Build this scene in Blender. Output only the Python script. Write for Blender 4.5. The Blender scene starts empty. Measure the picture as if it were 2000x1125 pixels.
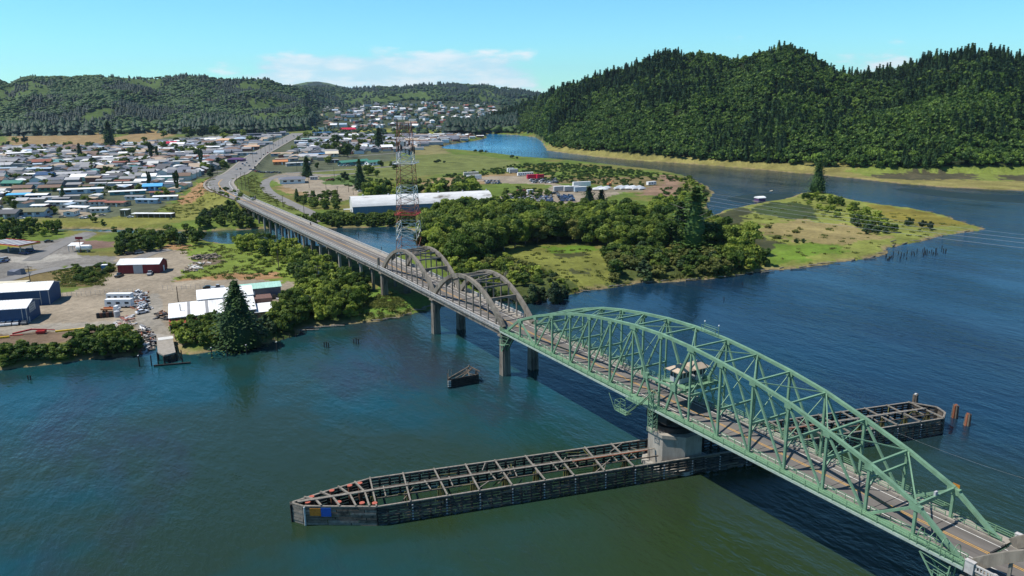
import bpy, math, random
import numpy as np
from mathutils import Vector, Matrix

random.seed(7)
RNG = np.random.default_rng(11)
SC = bpy.context.scene
COL = SC.collection
R = math.radians

# ------------------------------------------------------------------ camera
CAM = np.array([-106.963, -115.071, 77.326])
YAW, PITCH, ROLL, FPX = R(30.131), R(-14.003), R(-0.59), 1499.8


def cam_axes():
    cy, sy = math.cos(YAW), math.sin(YAW)
    cp, sp = math.cos(PITCH), math.sin(PITCH)
    f = np.array([sy * cp, cy * cp, sp])
    r = np.array([cy, -sy, 0.0])
    u = np.cross(r, f)
    cr, sr = math.cos(ROLL), math.sin(ROLL)
    return cr * r + sr * u, -sr * r + cr * u, f


AX_R, AX_U, AX_F = cam_axes()
cd = bpy.data.cameras.new('camera')
cam = bpy.data.objects.new('camera', cd)
COL.objects.link(cam)
cam.matrix_world = Matrix((
    (AX_R[0], AX_U[0], -AX_F[0], CAM[0]),
    (AX_R[1], AX_U[1], -AX_F[1], CAM[1]),
    (AX_R[2], AX_U[2], -AX_F[2], CAM[2]),
    (0, 0, 0, 1)))
cd.sensor_width = 36.0
cd.lens = FPX / 2000.0 * 36.0
cd.clip_start = 0.5
cd.clip_end = 60000
SC.camera = cam

# ------------------------------------------------------------------ light
SUN_EL = 58.9
SUN_TO = Vector((-0.53, 0.29, 1.0)).normalized()      # direction towards the sun
SUN_ROT = math.atan2(-0.53, 0.29) % (2 * math.pi)
world = bpy.data.worlds.new('World')
SC.world = world
world.use_nodes = True
nt = world.node_tree
nt.nodes.clear()
N = nt.nodes.new
LK = nt.links.new
out = N('ShaderNodeOutputWorld')
bg = N('ShaderNodeBackground')
bg.inputs['Strength'].default_value = 0.118
sky = N('ShaderNodeTexSky')
sky.sky_type = 'NISHITA'
sky.sun_disc = False
sky.sun_elevation = R(SUN_EL)
sky.sun_rotation = SUN_ROT
sky.altitude = 0
sky.air_density = 1.0
sky.dust_density = 0.0
sky.ozone_density = 1.0
# a cyan cast like the photograph's grade
tint = N('ShaderNodeMix'); tint.data_type = 'RGBA'; tint.blend_type = 'MULTIPLY'
tint.inputs[0].default_value = 1.0
tint.inputs[7].default_value = (0.50, 1.02, 1.25, 1)
LK(sky.outputs[0], tint.inputs[6])
# low clouds on the horizon, laid out by real direction
geo = N('ShaderNodeNewGeometry')
sep = N('ShaderNodeSeparateXYZ')
tc = N('ShaderNodeTexCoord')
LK(tc.outputs['Generated'], sep.inputs[0])
hor = N('ShaderNodeMath'); hor.operation = 'ARCTAN2'
LK(sep.outputs['X'], hor.inputs[0]); LK(sep.outputs['Y'], hor.inputs[1])   # azimuth from +Y
comb = N('ShaderNodeCombineXYZ')
mz = N('ShaderNodeMath'); mz.operation = 'MULTIPLY'; mz.inputs[1].default_value = 3.4
LK(sep.outputs['Z'], mz.inputs[0])
LK(hor.outputs[0], comb.inputs[0]); LK(mz.outputs[0], comb.inputs[1])
nz = N('ShaderNodeTexNoise'); nz.inputs['Scale'].default_value = 13; nz.inputs['Detail'].default_value = 9
nz.inputs['Roughness'].default_value = 0.58
LK(comb.outputs[0], nz.inputs['Vector'])


def wmath(op, a, b=None, clamp=False):
    m = N('ShaderNodeMath'); m.operation = op; m.use_clamp = clamp
    for i, s in enumerate((a, b)):
        if s is None:
            continue
        if isinstance(s, (int, float)):
            m.inputs[i].default_value = s
        else:
            LK(s, m.inputs[i])
    return m.outputs[0]


def wramp(x, a, b):
    m = N('ShaderNodeMapRange'); m.interpolation_type = 'SMOOTHSTEP'
    m.inputs['From Min'].default_value = a; m.inputs['From Max'].default_value = b
    LK(x, m.inputs['Value'])
    return m.outputs[0]


AZ = lambda px: YAW + math.atan((px - 1000) / FPX)
zz, az = sep.outputs['Z'], hor.outputs[0]
band = wmath('MULTIPLY', wramp(zz, 0.072, 0.036), wramp(az, AZ(330), AZ(640)))
band = wmath('MULTIPLY', band, wramp(az, AZ(1180), AZ(930)))
band2 = wmath('MULTIPLY', wramp(zz, 0.072, 0.055), wramp(az, AZ(1560), AZ(1640)))
band2 = wmath('MULTIPLY', band2, wmath('MULTIPLY', wramp(az, AZ(1800), AZ(1720)), 0.42))
band3 = wmath('MULTIPLY', wramp(zz, 0.080, 0.064), wramp(az, AZ(1345), AZ(1400)))
band3 = wmath('MULTIPLY', band3, wmath('MULTIPLY', wramp(az, AZ(1470), AZ(1430)), 0.34))
allb = wmath('MAXIMUM', wmath('MAXIMUM', band, band2), band3)
dens = wmath('ADD', nz.outputs[0], wmath('MULTIPLY', allb, 0.56))
cl = wmath('MULTIPLY', wramp(dens, 0.71, 0.95), 0.9)
cmix = N('ShaderNodeMix'); cmix.data_type = 'RGBA'
LK(cl, cmix.inputs[0])
deep = N('ShaderNodeMix'); deep.data_type = 'RGBA'; deep.blend_type = 'MULTIPLY'          # clear-sky zenith, darkened further to cut the fill light
LK(wramp(sep.outputs['Z'], .16, .6), deep.inputs[0]); LK(tint.outputs[2], deep.inputs[6]); deep.inputs[7].default_value = (.50, .48, .58, 1)
LK(deep.outputs[2], cmix.inputs[6])
cloudcol = N('ShaderNodeMix'); cloudcol.data_type = 'RGBA'
cloudcol.inputs[6].default_value = (4.6, 6.9, 7.9, 1)
cloudcol.inputs[7].default_value = (7.3, 7.9, 8.2, 1)
LK(wramp(nz.outputs[0], 0.40, 0.66), cloudcol.inputs[0])
LK(cloudcol.outputs[2], cmix.inputs[7])
LK(cmix.outputs[2], bg.inputs['Color'])
LK(bg.outputs[0], out.inputs['Surface'])

sl = bpy.data.lights.new('sun', 'SUN')
sun = bpy.data.objects.new('sun', sl)
COL.objects.link(sun)
sl.energy = 4.9
sl.angle = R(0.5)
sl.color = (1.0, 0.96, 0.9)
sun.rotation_euler = SUN_TO.to_track_quat('Z', 'Y').to_euler()
sun.location = (0, 0, 400)

SC.view_settings.view_transform = 'Standard'
SC.view_settings.look = 'None'
SC.view_settings.exposure = 0.15
SC.view_settings.gamma = 1.0
SC.cycles.max_bounces = 5
SC.cycles.diffuse_bounces = 2
SC.cycles.glossy_bounces = 3
SC.cycles.transparent_max_bounces = 4

# ------------------------------------------------------------------ helpers


def U(px, py, z=0.0):
    """world point at height z on the sight line of a pixel of the 2000 x 1125 photograph"""
    d = AX_R * ((px - 1000) / FPX) - AX_U * ((py - 562.5) / FPX) + AX_F
    return CAM + d * ((z - CAM[2]) / d[2])


def elev(px, py):
    d = AX_R * ((px - 1000) / FPX) - AX_U * ((py - 562.5) / FPX) + AX_F
    return d[2] / math.hypot(d[0], d[1])


def azim(px, py=200):
    d = AX_R * ((px - 1000) / FPX) - AX_U * ((py - 562.5) / FPX) + AX_F
    return math.atan2(d[0], d[1])


def to_px(P):
    P = np.asarray(P, float).reshape(-1, 3) - CAM
    a, b, c = P @ AX_R, P @ AX_U, P @ AX_F
    c = np.where(c < 1e-3, 1e-3, c)
    return 1000 + FPX * a / c, 562.5 - FPX * b / c, c


def hash2(ix, iy, s=0):
    n = (ix.astype(np.int64) * 374761393 + iy.astype(np.int64) * 668265263 + s * 974634777) & 0x7fffffff
    n = ((n ^ (n >> 13)) * 1274126177) & 0x7fffffff
    return ((n ^ (n >> 16)) & 0xffffff) / float(0xffffff)


def vnoise(x, y, s=0):
    x = np.asarray(x, float); y = np.asarray(y, float)
    ix, iy = np.floor(x), np.floor(y)
    fx, fy = x - ix, y - iy
    fx, fy = fx * fx * (3 - 2 * fx), fy * fy * (3 - 2 * fy)
    a, b = hash2(ix, iy, s), hash2(ix + 1, iy, s)
    c, d = hash2(ix, iy + 1, s), hash2(ix + 1, iy + 1, s)
    return (a * (1 - fx) + b * fx) * (1 - fy) + (c * (1 - fx) + d * fx) * fy


def fbm(x, y, s=0, o=4):
    v, a, t = 0, 1.0, 0
    for i in range(o):
        v = v + a * vnoise(x * 2 ** i, y * 2 ** i, s + i); t += a; a *= .5
    return v / t


def tag(o, label=None, cat=None, group=None, kind=None):
    if label: o['label'] = label
    if cat: o['category'] = cat
    if group: o['group'] = group
    if kind: o['kind'] = kind
    return o


def empty(name, loc=(0, 0, 0), rz=0.0, label=None, cat=None, group=None):
    o = bpy.data.objects.new(name, None)
    COL.objects.link(o)
    o.location = loc
    o.rotation_euler = (0, 0, rz)
    o.empty_display_size = 0.5
    return tag(o, label, cat, group)


class MB:
    """collects simple shapes; build() links them as one mesh object"""

    def __init__(s):
        s.v, s.f, s.m = [], [], []

    def add(s, vs, fs, m=0):
        n = len(s.v)
        s.v += [tuple(float(c) for c in p) for p in vs]
        s.f += [tuple(n + i for i in f) for f in fs]
        s.m += [m] * len(fs)
        return s

    def hexa(s, p, m=0):
        return s.add(p, [(0, 3, 2, 1), (4, 5, 6, 7), (0, 1, 5, 4), (1, 2, 6, 5), (2, 3, 7, 6), (3, 0, 4, 7)], m)

    def box(s, x0, x1, y0, y1, z0, z1, m=0):
        return s.hexa([(x0, y0, z0), (x1, y0, z0), (x1, y1, z0), (x0, y1, z0),
                       (x0, y0, z1), (x1, y0, z1), (x1, y1, z1), (x0, y1, z1)], m)

    def beam(s, p, q, w, h, up=(0, 0, 1), m=0):
        p, q, up = Vector(p), Vector(q), Vector(up)
        d = (q - p).normalized()
        if abs(d.dot(up)) > .98:
            up = Vector((0, 1, 0)) if abs(d.y) < .9 else Vector((1, 0, 0))
        a = d.cross(up).normalized() * (w / 2)
        b = a.cross(d).normalized() * (h / 2)
        return s.hexa([p - a - b, p + a - b, q + a - b, q - a - b, p - a + b, p + a + b, q + a + b, q - a + b][0:4] +
                      [p - a + b, p + a + b, q + a + b, q - a + b], m)

    def tube(s, p, q, r0, r1=None, n=8, m=0, cap=True):
        r1 = r0 if r1 is None else r1
        p, q = Vector(p), Vector(q)
        d = (q - p).normalized()
        a = d.orthogonal().normalized()
        b = d.cross(a)
        vs = []
        for c, r in ((p, r0), (q, r1)):
            for k in range(n):
                t = 2 * math.pi * k / n
                vs.append(c + (a * math.cos(t) + b * math.sin(t)) * r)
        fs = [(k, (k + 1) % n, n + (k + 1) % n, n + k) for k in range(n)]
        if cap:
            fs += [tuple(range(n))[::-1], tuple(range(n, 2 * n))]
        return s.add(vs, fs, m)

    def prism(s, poly, z0, z1, m=0):
        n = len(poly)
        vs = [(p[0], p[1], z0) for p in poly] + [(p[0], p[1], z1) for p in poly]
        fs = [(k, (k + 1) % n, n + (k + 1) % n, n + k) for k in range(n)] + [tuple(range(n))[::-1], tuple(range(n, 2 * n))]
        return s.add(vs, fs, m)

    def build(s, name, mat, parent=None, smooth=False):
        me = bpy.data.meshes.new(name)
        me.from_pydata(s.v, [], s.f)
        mats = mat if isinstance(mat, (list, tuple)) else [mat]
        for a in mats:
            me.materials.append(a)
        if len(mats) > 1:
            me.polygons.foreach_set('material_index', s.m)
        if smooth:
            me.polygons.foreach_set('use_smooth', [True] * len(s.f))
        me.update()
        o = bpy.data.objects.new(name, me)
        COL.objects.link(o)
        if parent is not None:
            o.parent = parent
        return o


def np_mesh(name, V, F, mats=(), mi=None, attrs=None, smooth=False):
    """V (n,3), F (m,k) all with k corners"""
    me = bpy.data.meshes.new(name)
    k = F.shape[1]
    me.vertices.add(len(V)); me.vertices.foreach_set('co', np.ascontiguousarray(V, dtype=np.float32).ravel())
    me.loops.add(F.size); me.loops.foreach_set('vertex_index', np.ascontiguousarray(F, dtype=np.int32).ravel())
    me.polygons.add(len(F))
    me.polygons.foreach_set('loop_start', np.arange(0, F.size, k, dtype=np.int32))
    me.polygons.foreach_set('loop_total', np.full(len(F), k, dtype=np.int32))
    for m in mats:
        me.materials.append(m)
    if mi is not None:
        me.polygons.foreach_set('material_index', np.asarray(mi, dtype=np.int32))
    if smooth:
        me.polygons.foreach_set('use_smooth', np.ones(len(F), dtype=bool))
    for nme, val in (attrs or {}).items():
        val = np.asarray(val, dtype=np.float32)
        if val.ndim == 1:
            a = me.attributes.new(nme, 'FLOAT', 'POINT'); a.data.foreach_set('value', val)
        else:
            a = me.attributes.new(nme, 'FLOAT_COLOR', 'POINT')
            c4 = np.ones((len(val), 4), dtype=np.float32); c4[:, :3] = val[:, :3]
            a.data.foreach_set('color', c4.ravel())
    me.update(calc_edges=True)
    return me


def link_mesh(name, me, parent=None, loc=(0, 0, 0), rz=0.0, s=None):
    o = bpy.data.objects.new(name, me)
    COL.objects.link(o)
    o.location = loc
    o.rotation_euler = (0, 0, rz)
    if s is not None:
        o.scale = (s, s, s) if isinstance(s, (int, float)) else s
    if parent is not None:
        o.parent = parent
    return o


def clone(o, loc, rz=0.0, s=None, label=None, cat=None, group=None, parent=None):
    c = o.copy()
    COL.objects.link(c)
    if parent is None:
        c.location = loc
        c.rotation_euler = (0, 0, rz)
        if s is not None:
            c.scale = (s, s, s) if isinstance(s, (int, float)) else s
        tag(c, label, cat, group)
    else:
        c.parent = parent
    for ch in list(o.children):
        clone(ch, None, parent=c)
    return c


# ------------------------------------------------------------------ materials


def newmat(name):
    m = bpy.data.materials.new(name)
    m.use_nodes = True
    b = m.node_tree.nodes['Principled BSDF']
    return m, m.node_tree, b


def mat(name, col, rough=0.7, var=0.25, scale=0.8, metal=0.0, bump=0.0, col2=None, spots=0.5, spec=0.3, coords='Object', stretch=None):
    """base colour broken up by two noises; col2 = colour of stains or wear"""
    m, t, b = newmat(name)
    nd, lk = t.nodes.new, t.links.new
    c = nd('ShaderNodeTexCoord')
    src = c.outputs[coords]
    if stretch:
        mp = nd('ShaderNodeMapping'); mp.inputs['Scale'].default_value = stretch
        lk(src, mp.inputs[0]); src = mp.outputs[0]
    n1 = nd('ShaderNodeTexNoise'); n1.inputs['Scale'].default_value = scale; n1.inputs['Detail'].default_value = 6
    n1.inputs['Roughness'].default_value = 0.65
    lk(src, n1.inputs['Vector'])
    mr = nd('ShaderNodeMapRange'); mr.inputs['From Min'].default_value = .3; mr.inputs['From Max'].default_value = .7
    mr.inputs['To Min'].default_value = 1 - var; mr.inputs['To Max'].default_value = 1 + var
    lk(n1.outputs[0], mr.inputs[0])
    mul = nd('ShaderNodeMix'); mul.data_type = 'RGBA'; mul.blend_type = 'MULTIPLY'; mul.inputs[0].default_value = 1
    mul.inputs[6].default_value = (*col, 1)
    lk(mr.outputs[0], mul.inputs[7])
    res = mul.outputs[2]
    if col2:
        n2 = nd('ShaderNodeTexNoise'); n2.inputs['Scale'].default_value = scale * .45; n2.inputs['Detail'].default_value = 8
        n2.inputs['Roughness'].default_value = 0.7
        lk(src, n2.inputs['Vector'])
        m2 = nd('ShaderNodeMapRange'); m2.inputs['From Min'].default_value = spots; m2.inputs['From Max'].default_value = spots + .12
        lk(n2.outputs[0], m2.inputs[0])
        mx = nd('ShaderNodeMix'); mx.data_type = 'RGBA'
        lk(m2.outputs[0], mx.inputs[0]); lk(res, mx.inputs[6]); mx.inputs[7].default_value = (*col2, 1)
        res = mx.outputs[2]
    lk(res, b.inputs['Base Color'])
    b.inputs['Roughness'].default_value = rough
    b.inputs['Metallic'].default_value = metal
    b.inputs['Specular IOR Level'].default_value = spec
    if bump:
        bp = nd('ShaderNodeBump'); bp.inputs['Strength'].default_value = bump; bp.inputs['Distance'].default_value = 0.1
        lk(n1.outputs[0], bp.inputs['Height']); lk(bp.outputs[0], b.inputs['Normal'])
    return m


def leafmat(name, dark, light, hue=0.5, transl=0.38):
    """foliage: clump-to-clump and tree-to-tree variation between two greens"""
    m, t, b = newmat(name)
    nd, lk = t.nodes.new, t.links.new
    g = nd('ShaderNodeNewGeometry')
    oi = nd('ShaderNodeObjectInfo')
    at = nd('ShaderNodeAttribute'); at.attribute_name = 'tint'
    n1 = nd('ShaderNodeTexNoise'); n1.inputs['Scale'].default_value = 0.35; n1.inputs['Detail'].default_value = 4
    lk(g.outputs['Position'], n1.inputs['Vector'])
    a1 = nd('ShaderNodeMath'); a1.operation = 'MULTIPLY_ADD'; a1.inputs[1].default_value = 1.3; a1.inputs[2].default_value = -0.45
    lk(n1.outputs[0], a1.inputs[0])
    a2 = nd('ShaderNodeMath'); a2.operation = 'MULTIPLY_ADD'; a2.inputs[1].default_value = 0.95; a2.inputs[2].default_value = -0.3
    lk(oi.outputs['Random'], a2.inputs[0])
    a3 = nd('ShaderNodeMath'); a3.operation = 'ADD'; lk(a1.outputs[0], a3.inputs[0]); lk(a2.outputs[0], a3.inputs[1])
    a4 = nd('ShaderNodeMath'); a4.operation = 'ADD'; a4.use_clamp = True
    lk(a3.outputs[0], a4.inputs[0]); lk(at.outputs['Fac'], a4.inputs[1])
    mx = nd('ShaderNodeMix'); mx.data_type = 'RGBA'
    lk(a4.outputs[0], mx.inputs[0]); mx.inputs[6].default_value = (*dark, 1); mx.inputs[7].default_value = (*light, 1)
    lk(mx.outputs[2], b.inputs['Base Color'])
    b.inputs['Roughness'].default_value = 0.6
    b.inputs['Specular IOR Level'].default_value = 0.25
    if transl:
        tr = nd('ShaderNodeBsdfTranslucent'); lk(mx.outputs[2], tr.inputs['Color'])
        ms = nd('ShaderNodeMixShader'); ms.inputs[0].default_value = transl
        lk(b.outputs[0], ms.inputs[1]); lk(tr.outputs[0], ms.inputs[2])
        o = t.nodes['Material Output']; lk(ms.outputs[0], o.inputs['Surface'])
    return m


M = {}
M['green_steel'] = mat('green_steel', (0.165, 0.290, 0.182), .5, .24, .5, col2=(0.16, .15, .09), spots=.66, spec=.4)
M['green_rail'] = mat('green_rail', (0.15, 0.27, 0.155), .55, .2, 1.5, spec=.4)
M['green_light'] = mat('green_light', (0.34, 0.41, 0.35), .6, .2, 1.2, col2=(.2, .3, .2), spots=.6)
M['asphalt'] = mat('asphalt', (0.150, 0.136, 0.120), .9, .22, .35, col2=(.11, .10, .09), spots=.56, stretch=(1, .12, 1), bump=.1)
M['street'] = mat('street', (0.20, 0.19, 0.175), .9, .15, .12, col2=(.155, .15, .14), spots=.55)
M['concrete'] = mat('concrete', (0.34, 0.32, 0.28), .85, .25, .5, col2=(.15, .14, .12), spots=.56, stretch=(1, 1, .3), bump=.15)
M['old_concrete'] = mat('old_concrete', (0.215, 0.190, 0.152), .9, .28, .7, col2=(.10, .088, .07), spots=.5, stretch=(1, 1, .35), bump=.25)
M['pier_concrete'] = mat('pier_concrete', (0.33, 0.30, 0.25), .9, .3, .45, col2=(.15, .12, .085), spots=.55, stretch=(1, 1, .3), bump=.2)
M['rail_concrete'] = mat('rail_concrete', (0.48, 0.46, 0.43), .8, .22, 1.2, col2=(.2, .18, .16), spots=.58)
M['sidewalk'] = mat('sidewalk', (0.30, 0.27, 0.225), .9, .2, .8, col2=(.19, .165, .13), spots=.55)
M['yellow_line'] = mat('yellow_line', (0.62, 0.33, 0.05), .7, .25, 1.5, col2=(.25, .17, .08), spots=.6)
M['white_line'] = mat('white_line', (0.7, 0.68, 0.62), .7, .25, 1.5, col2=(.3, .27, .23), spots=.62)
M['old_wood'] = mat('old_wood', (0.145, 0.118, 0.09), .9, .45, 1.4, col2=(.05, .042, .034), spots=.52, bump=.3)
M['dark_wood'] = mat('dark_wood', (0.034, 0.030, 0.026), .9, .5, 1.2, col2=(.012, .012, .012), spots=.5, bump=.3)
M['grey_wood'] = mat('grey_wood', (0.215, 0.192, 0.158), .9, .4, 1.6, col2=(.08, .068, .052), spots=.56, bump=.2)
M['algae_wood'] = mat('algae_wood', (0.10, 0.10, 0.03), .9, .4, 1.4, col2=(.04, .035, .02), spots=.5)
M['rust'] = mat('rust', (0.26, 0.09, 0.045), .8, .35, 1.5, col2=(.1, .045, .03), spots=.55)
M['rust_dark'] = mat('rust_dark', (0.12, 0.055, 0.035), .85, .35, 1.5)
M['tower_white'] = mat('tower_white', (0.62, 0.63, 0.60), .6, .2, .8, col2=(.40, .34, .28), spots=.6)
M['tower_red'] = mat('tower_red', (0.36, 0.15, 0.095), .7, .3, .8, col2=(.34, .25, .18), spots=.55)
M['tower_platform'] = mat('tower_platform', (0.38, 0.045, 0.04), .7, .2, .8)
M['antenna'] = mat('antenna', (0.06, 0.05, 0.045), .7, .3, .8)
M['pole_wood'] = mat('pole_wood', (0.10, 0.075, 0.055), .9, .3, 1.5)
M['wire'] = mat('wire', (0.30, 0.31, 0.32), .5, .1, 1.0)
M['orange_board'] = mat('orange_board', (0.42, 0.17, 0.02), .7, .25, 3)
M['blue_board'] = mat('blue_board', (0.02, 0.10, 0.42), .7, .25, 3)
M['salmon'] = mat('salmon', (0.42, 0.11, 0.07), .7, .25, 3)
M['glass'] = mat('glass', (0.03, 0.04, 0.05), .15, .2, 1, spec=.6)
M['black'] = mat('black', (0.015, 0.015, 0.016), .6, .2, 1)
M['rubber'] = mat('rubber', (0.02, 0.02, 0.02), .8, .2, 1)
for k, c in dict(white=(.80, .80, .78), offwhite=(.60, .59, .55), grey=(.27, .27, .27), palegrey=(.42, .42, .42), darkgrey=(.11, .11, .115),
                 brown=(.19, .125, .09), tan=(.42, .33, .24), redbrown=(.26, .10, .07), red=(.42, .03, .03), crimson=(.55, .02, .06),
                 blue=(.08, .24, .45), skyblue=(.10, .42, .72), navy=(.030, .078, .17), green=(.06, .22, .16), mint=(.38, .62, .52),
                 paleblue=(.38, .47, .55), teal=(.10, .26, .26), orange=(.58, .24, .10), peach=(.66, .42, .26), slate=(.15, .16, .19),
                 cream=(.62, .56, .42), purple=(.10, .05, .14), olive=(.14, .14, .08), yellow=(.75, .5, .03)).items():
    M['p_' + k] = mat('paint_' + k, c, .65, .10, .5, col2=tuple(x * .72 for x in c), spots=.6)
    M['r_' + k] = mat('roof_' + k, c, .8, .16, .35, col2=tuple(x * .75 for x in c), spots=.56, stretch=(1, .3, 1))
for k, c in dict(white=(.75, .75, .75), silver=(.40, .41, .42), black=(.02, .02, .022), red=(.38, .02, .02), blue=(.04, .075, .19), grey=(.14, .15, .16),
                 beige=(.40, .34, .25), green=(.03, .10, .06), orange=(.60, .20, .03)).items():
    M['c_' + k] = mat('carpaint_' + k, c, .3, .05, 1, spec=.6)
M['leaf_bright'] = leafmat('leaf_bright', (0.075, 0.135, 0.015), (0.340, 0.410, 0.058))
M['leaf_mid'] = leafmat('leaf_mid', (0.042, 0.090, 0.013), (0.275, 0.345, 0.052))
M['leaf_dark'] = leafmat('leaf_dark', (0.018, 0.042, 0.016), (0.070, 0.115, 0.034), transl=.1)
M['leaf_conifer'] = leafmat('leaf_conifer', (0.022, 0.056, 0.018), (0.115, 0.200, 0.044), transl=.2)
M['leaf_olive'] = leafmat('leaf_olive', (0.120, 0.145, 0.034), (0.290, 0.290, 0.070))
M['leaf_purple'] = leafmat('leaf_purple', (0.018, 0.010, 0.014), (0.05, 0.022, 0.028), transl=.1)
M['leaf_forest'] = leafmat('leaf_forest', (0.045, 0.100, 0.020), (0.235, 0.350, 0.052), transl=.3)
M['leaf_far_conifer'] = leafmat('leaf_far_conifer', (0.009, 0.028, 0.018), (0.032, 0.070, 0.030), transl=.1)
M['leaf_far_broad'] = leafmat('leaf_far_broad', (0.014, 0.042, 0.020), (0.085, 0.145, 0.036), transl=.2)
M['bark'] = mat('bark', (0.13, 0.10, 0.075), .9, .3, 3, bump=.3)
M['dead_branch'] = mat('dead_branch', (0.30, 0.27, 0.22), .9, .3, 3)
# ------------------------------------------------------------------ the land
def W(pts, z=0.0):
    return np.array([U(x, y, z)[:2] for x, y in pts])


def inside(poly, x, y):
    r = np.zeros(len(x), bool)
    n = len(poly)
    for i in range(n):
        x0, y0 = poly[i]; x1, y1 = poly[(i + 1) % n]
        if y0 == y1:
            continue
        c = (y0 > y) != (y1 > y)
        r ^= c & (x < (x1 - x0) * (y - y0) / (y1 - y0) + x0)
    return r


def seg_dist(poly, x, y, closed=True):
    d = np.full(len(x), 1e12)
    n = len(poly)
    for i in range(n if closed else n - 1):
        ax, ay = poly[i]; bx, by = poly[(i + 1) % n]
        vx, vy = bx - ax, by - ay
        t = np.clip(((x - ax) * vx + (y - ay) * vy) / (vx * vx + vy * vy + 1e-9), 0, 1)
        d = np.minimum(d, (x - ax - t * vx) ** 2 + (y - ay - t * vy) ** 2)
    return np.sqrt(d)


SHORE_A = [(0, 722), (60, 716), (130, 706), (200, 700), (268, 694), (282, 676), (300, 668), (335, 668), (350, 685), (380, 689), (420, 684), (455, 678), (525, 670), (560, 658), (597, 642),
           (620, 637), (680, 632), (730, 628), (780, 620), (815, 609), (845, 600), (890, 592), (960, 588), (1040, 586), (1110, 574),
           (1180, 563), (1250, 553), (1320, 549), (1400, 544), (1450, 536), (1500, 527), (1560, 524), (1600, 518), (1640, 512), (1700, 505),
           (1728, 494), (1734, 484), (1760, 478), (1800, 470), (1860, 458), (1925, 447), (1890, 438), (1840, 420), (1780, 408), (1720, 400),
           (1680, 394), (1650, 387), (1600, 374), (1565, 378), (1545, 386), (1490, 396), (1455, 402), (1415, 411), (1385, 428), (1378, 400), (1393, 376), (1380, 364), (1345, 346), (1300, 336),
           (1240, 329), (1160, 320), (1090, 313), (1030, 309), (1000, 305), (960, 300), (920, 296), (880, 293), (858, 290), (870, 284),
           (900, 279), (935, 274), (952, 269), (945, 263)]
SHORE_C = [(958, 261.5), (1010, 264), (1055, 269), (1062, 282), (1068, 294), (1110, 300), (1180, 308), (1260, 315), (1340, 320), (1420, 326), (1500, 333),
           (1600, 342), (1680, 350), (1760, 359), (1850, 366), (2000, 373), (2150, 380)]
river = [(-4000, 300), (-900, 260), (-420, 215), (-250, 180)] + [tuple(p) for p in W(SHORE_A)] + [tuple(p) for p in W(SHORE_C)] + \
        [(900, 150), (1500, -100), (6000, -400), (6000, -6000), (-4000, -6000)]
river = np.array(river)
SLOUGH = [(830, 470), (800, 446), (760, 443), (700, 444), (640, 446), (600, 447), (560, 444), (500, 447), (440, 450), (390, 452), (330, 452), (220, 448), (170, 446), (110, 447),
          (110, 453), (190, 455), (300, 460), (390, 468), (440, 479), (500, 480), (560, 480), (640, 484), (700, 498), (760, 502), (825, 496)]
slough = W(SLOUGH)


def shore_dist(x, y):
    """+ on land, - in water (metres)"""
    d = np.minimum(seg_dist(river, x, y), seg_dist(slough, x, y))
    w = inside(river, x, y) | inside(slough, x, y)
    return np.where(w, -d, d)


# the highway: bridge, then the curve down into town
HWY = [(0, 420, 9.6), (0, 432, 9.42), (-0.5, 470, 9.0), (0.5, 515, 8.7), (3, 548, 8.6), (8, 580, 8.3), (17, 615, 7.6), (30, 655, 6.8), (48, 704, 5.8)]
for px, py, z in [(500, 305, 4.6), (530, 288, 3.9), (560, 272, 3.5), (582, 260, 3.4)]:
    p = U(px, py, z); HWY.append((p[0], p[1], z))


def dens_line(pts, step=8.0):
    pts = [np.array(p, float) for p in pts]
    out_ = []
    n = len(pts)
    for i in range(n - 1):
        p0, p1, p2, p3 = pts[max(i - 1, 0)], pts[i], pts[i + 1], pts[min(i + 2, n - 1)]
        k = max(1, int(np.linalg.norm(p2 - p1) / step))
        for j in range(k):
            t = j / k
            out_.append(.5 * (2 * p1 + (p2 - p0) * t + (2 * p0 - 5 * p1 + 4 * p2 - p3) * t * t + (3 * p1 - p0 - 3 * p2 + p3) * t ** 3))
    out_.append(pts[-1])
    return np.array(out_)


hwy = dens_line(HWY)


def table(pairs):
    a = np.array([azim(p[0]) for p in pairs])
    return a, np.array([p[1] for p in pairs], float)


def skyt(pts):
    return np.array([azim(p[0], p[1]) for p in pts]), np.array([elev(*p) for p in pts])


def based(pts, z=3.0):
    q = [U(p[0], p[1], z) for p in pts]
    return np.array([math.atan2(p[0] - CAM[0], p[1] - CAM[1]) for p in q]), np.array([math.hypot(p[0] - CAM[0], p[1] - CAM[1]) for p in q])


RH_SKY = skyt([(930, 225), (960, 222), (1000, 205), (1035, 190), (1060, 178), (1090, 168), (1110, 161), (1150, 146), (1200, 130), (1240, 119), (1280, 102), (1305, 90),
               (1340, 97), (1370, 93), (1420, 106), (1450, 103), (1490, 93), (1530, 82), (1570, 91), (1600, 112), (1640, 131), (1680, 137),
               (1720, 130), (1760, 122), (1800, 110), (1850, 97), (1900, 90), (1940, 88), (1970, 96), (2000, 108), (2100, 120), (2300, 150)])
RH_BASE = based([(930, 258), (960, 257), (1000, 258), (1040, 262), (1062, 275), (1075, 288), (1120, 295), (1200, 303), (1300, 311), (1400, 318), (1500, 325), (1600, 329),
                 (1700, 331), (1800, 333), (1900, 333), (2000, 333), (2100, 336), (2300, 345)])
RH_DEPTH = table([(930, 260), (1000, 420), (1100, 520), (1300, 480), (1530, 470), (1640, 620), (1750, 640), (1900, 520), (2100, 560), (2300, 560)])
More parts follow.
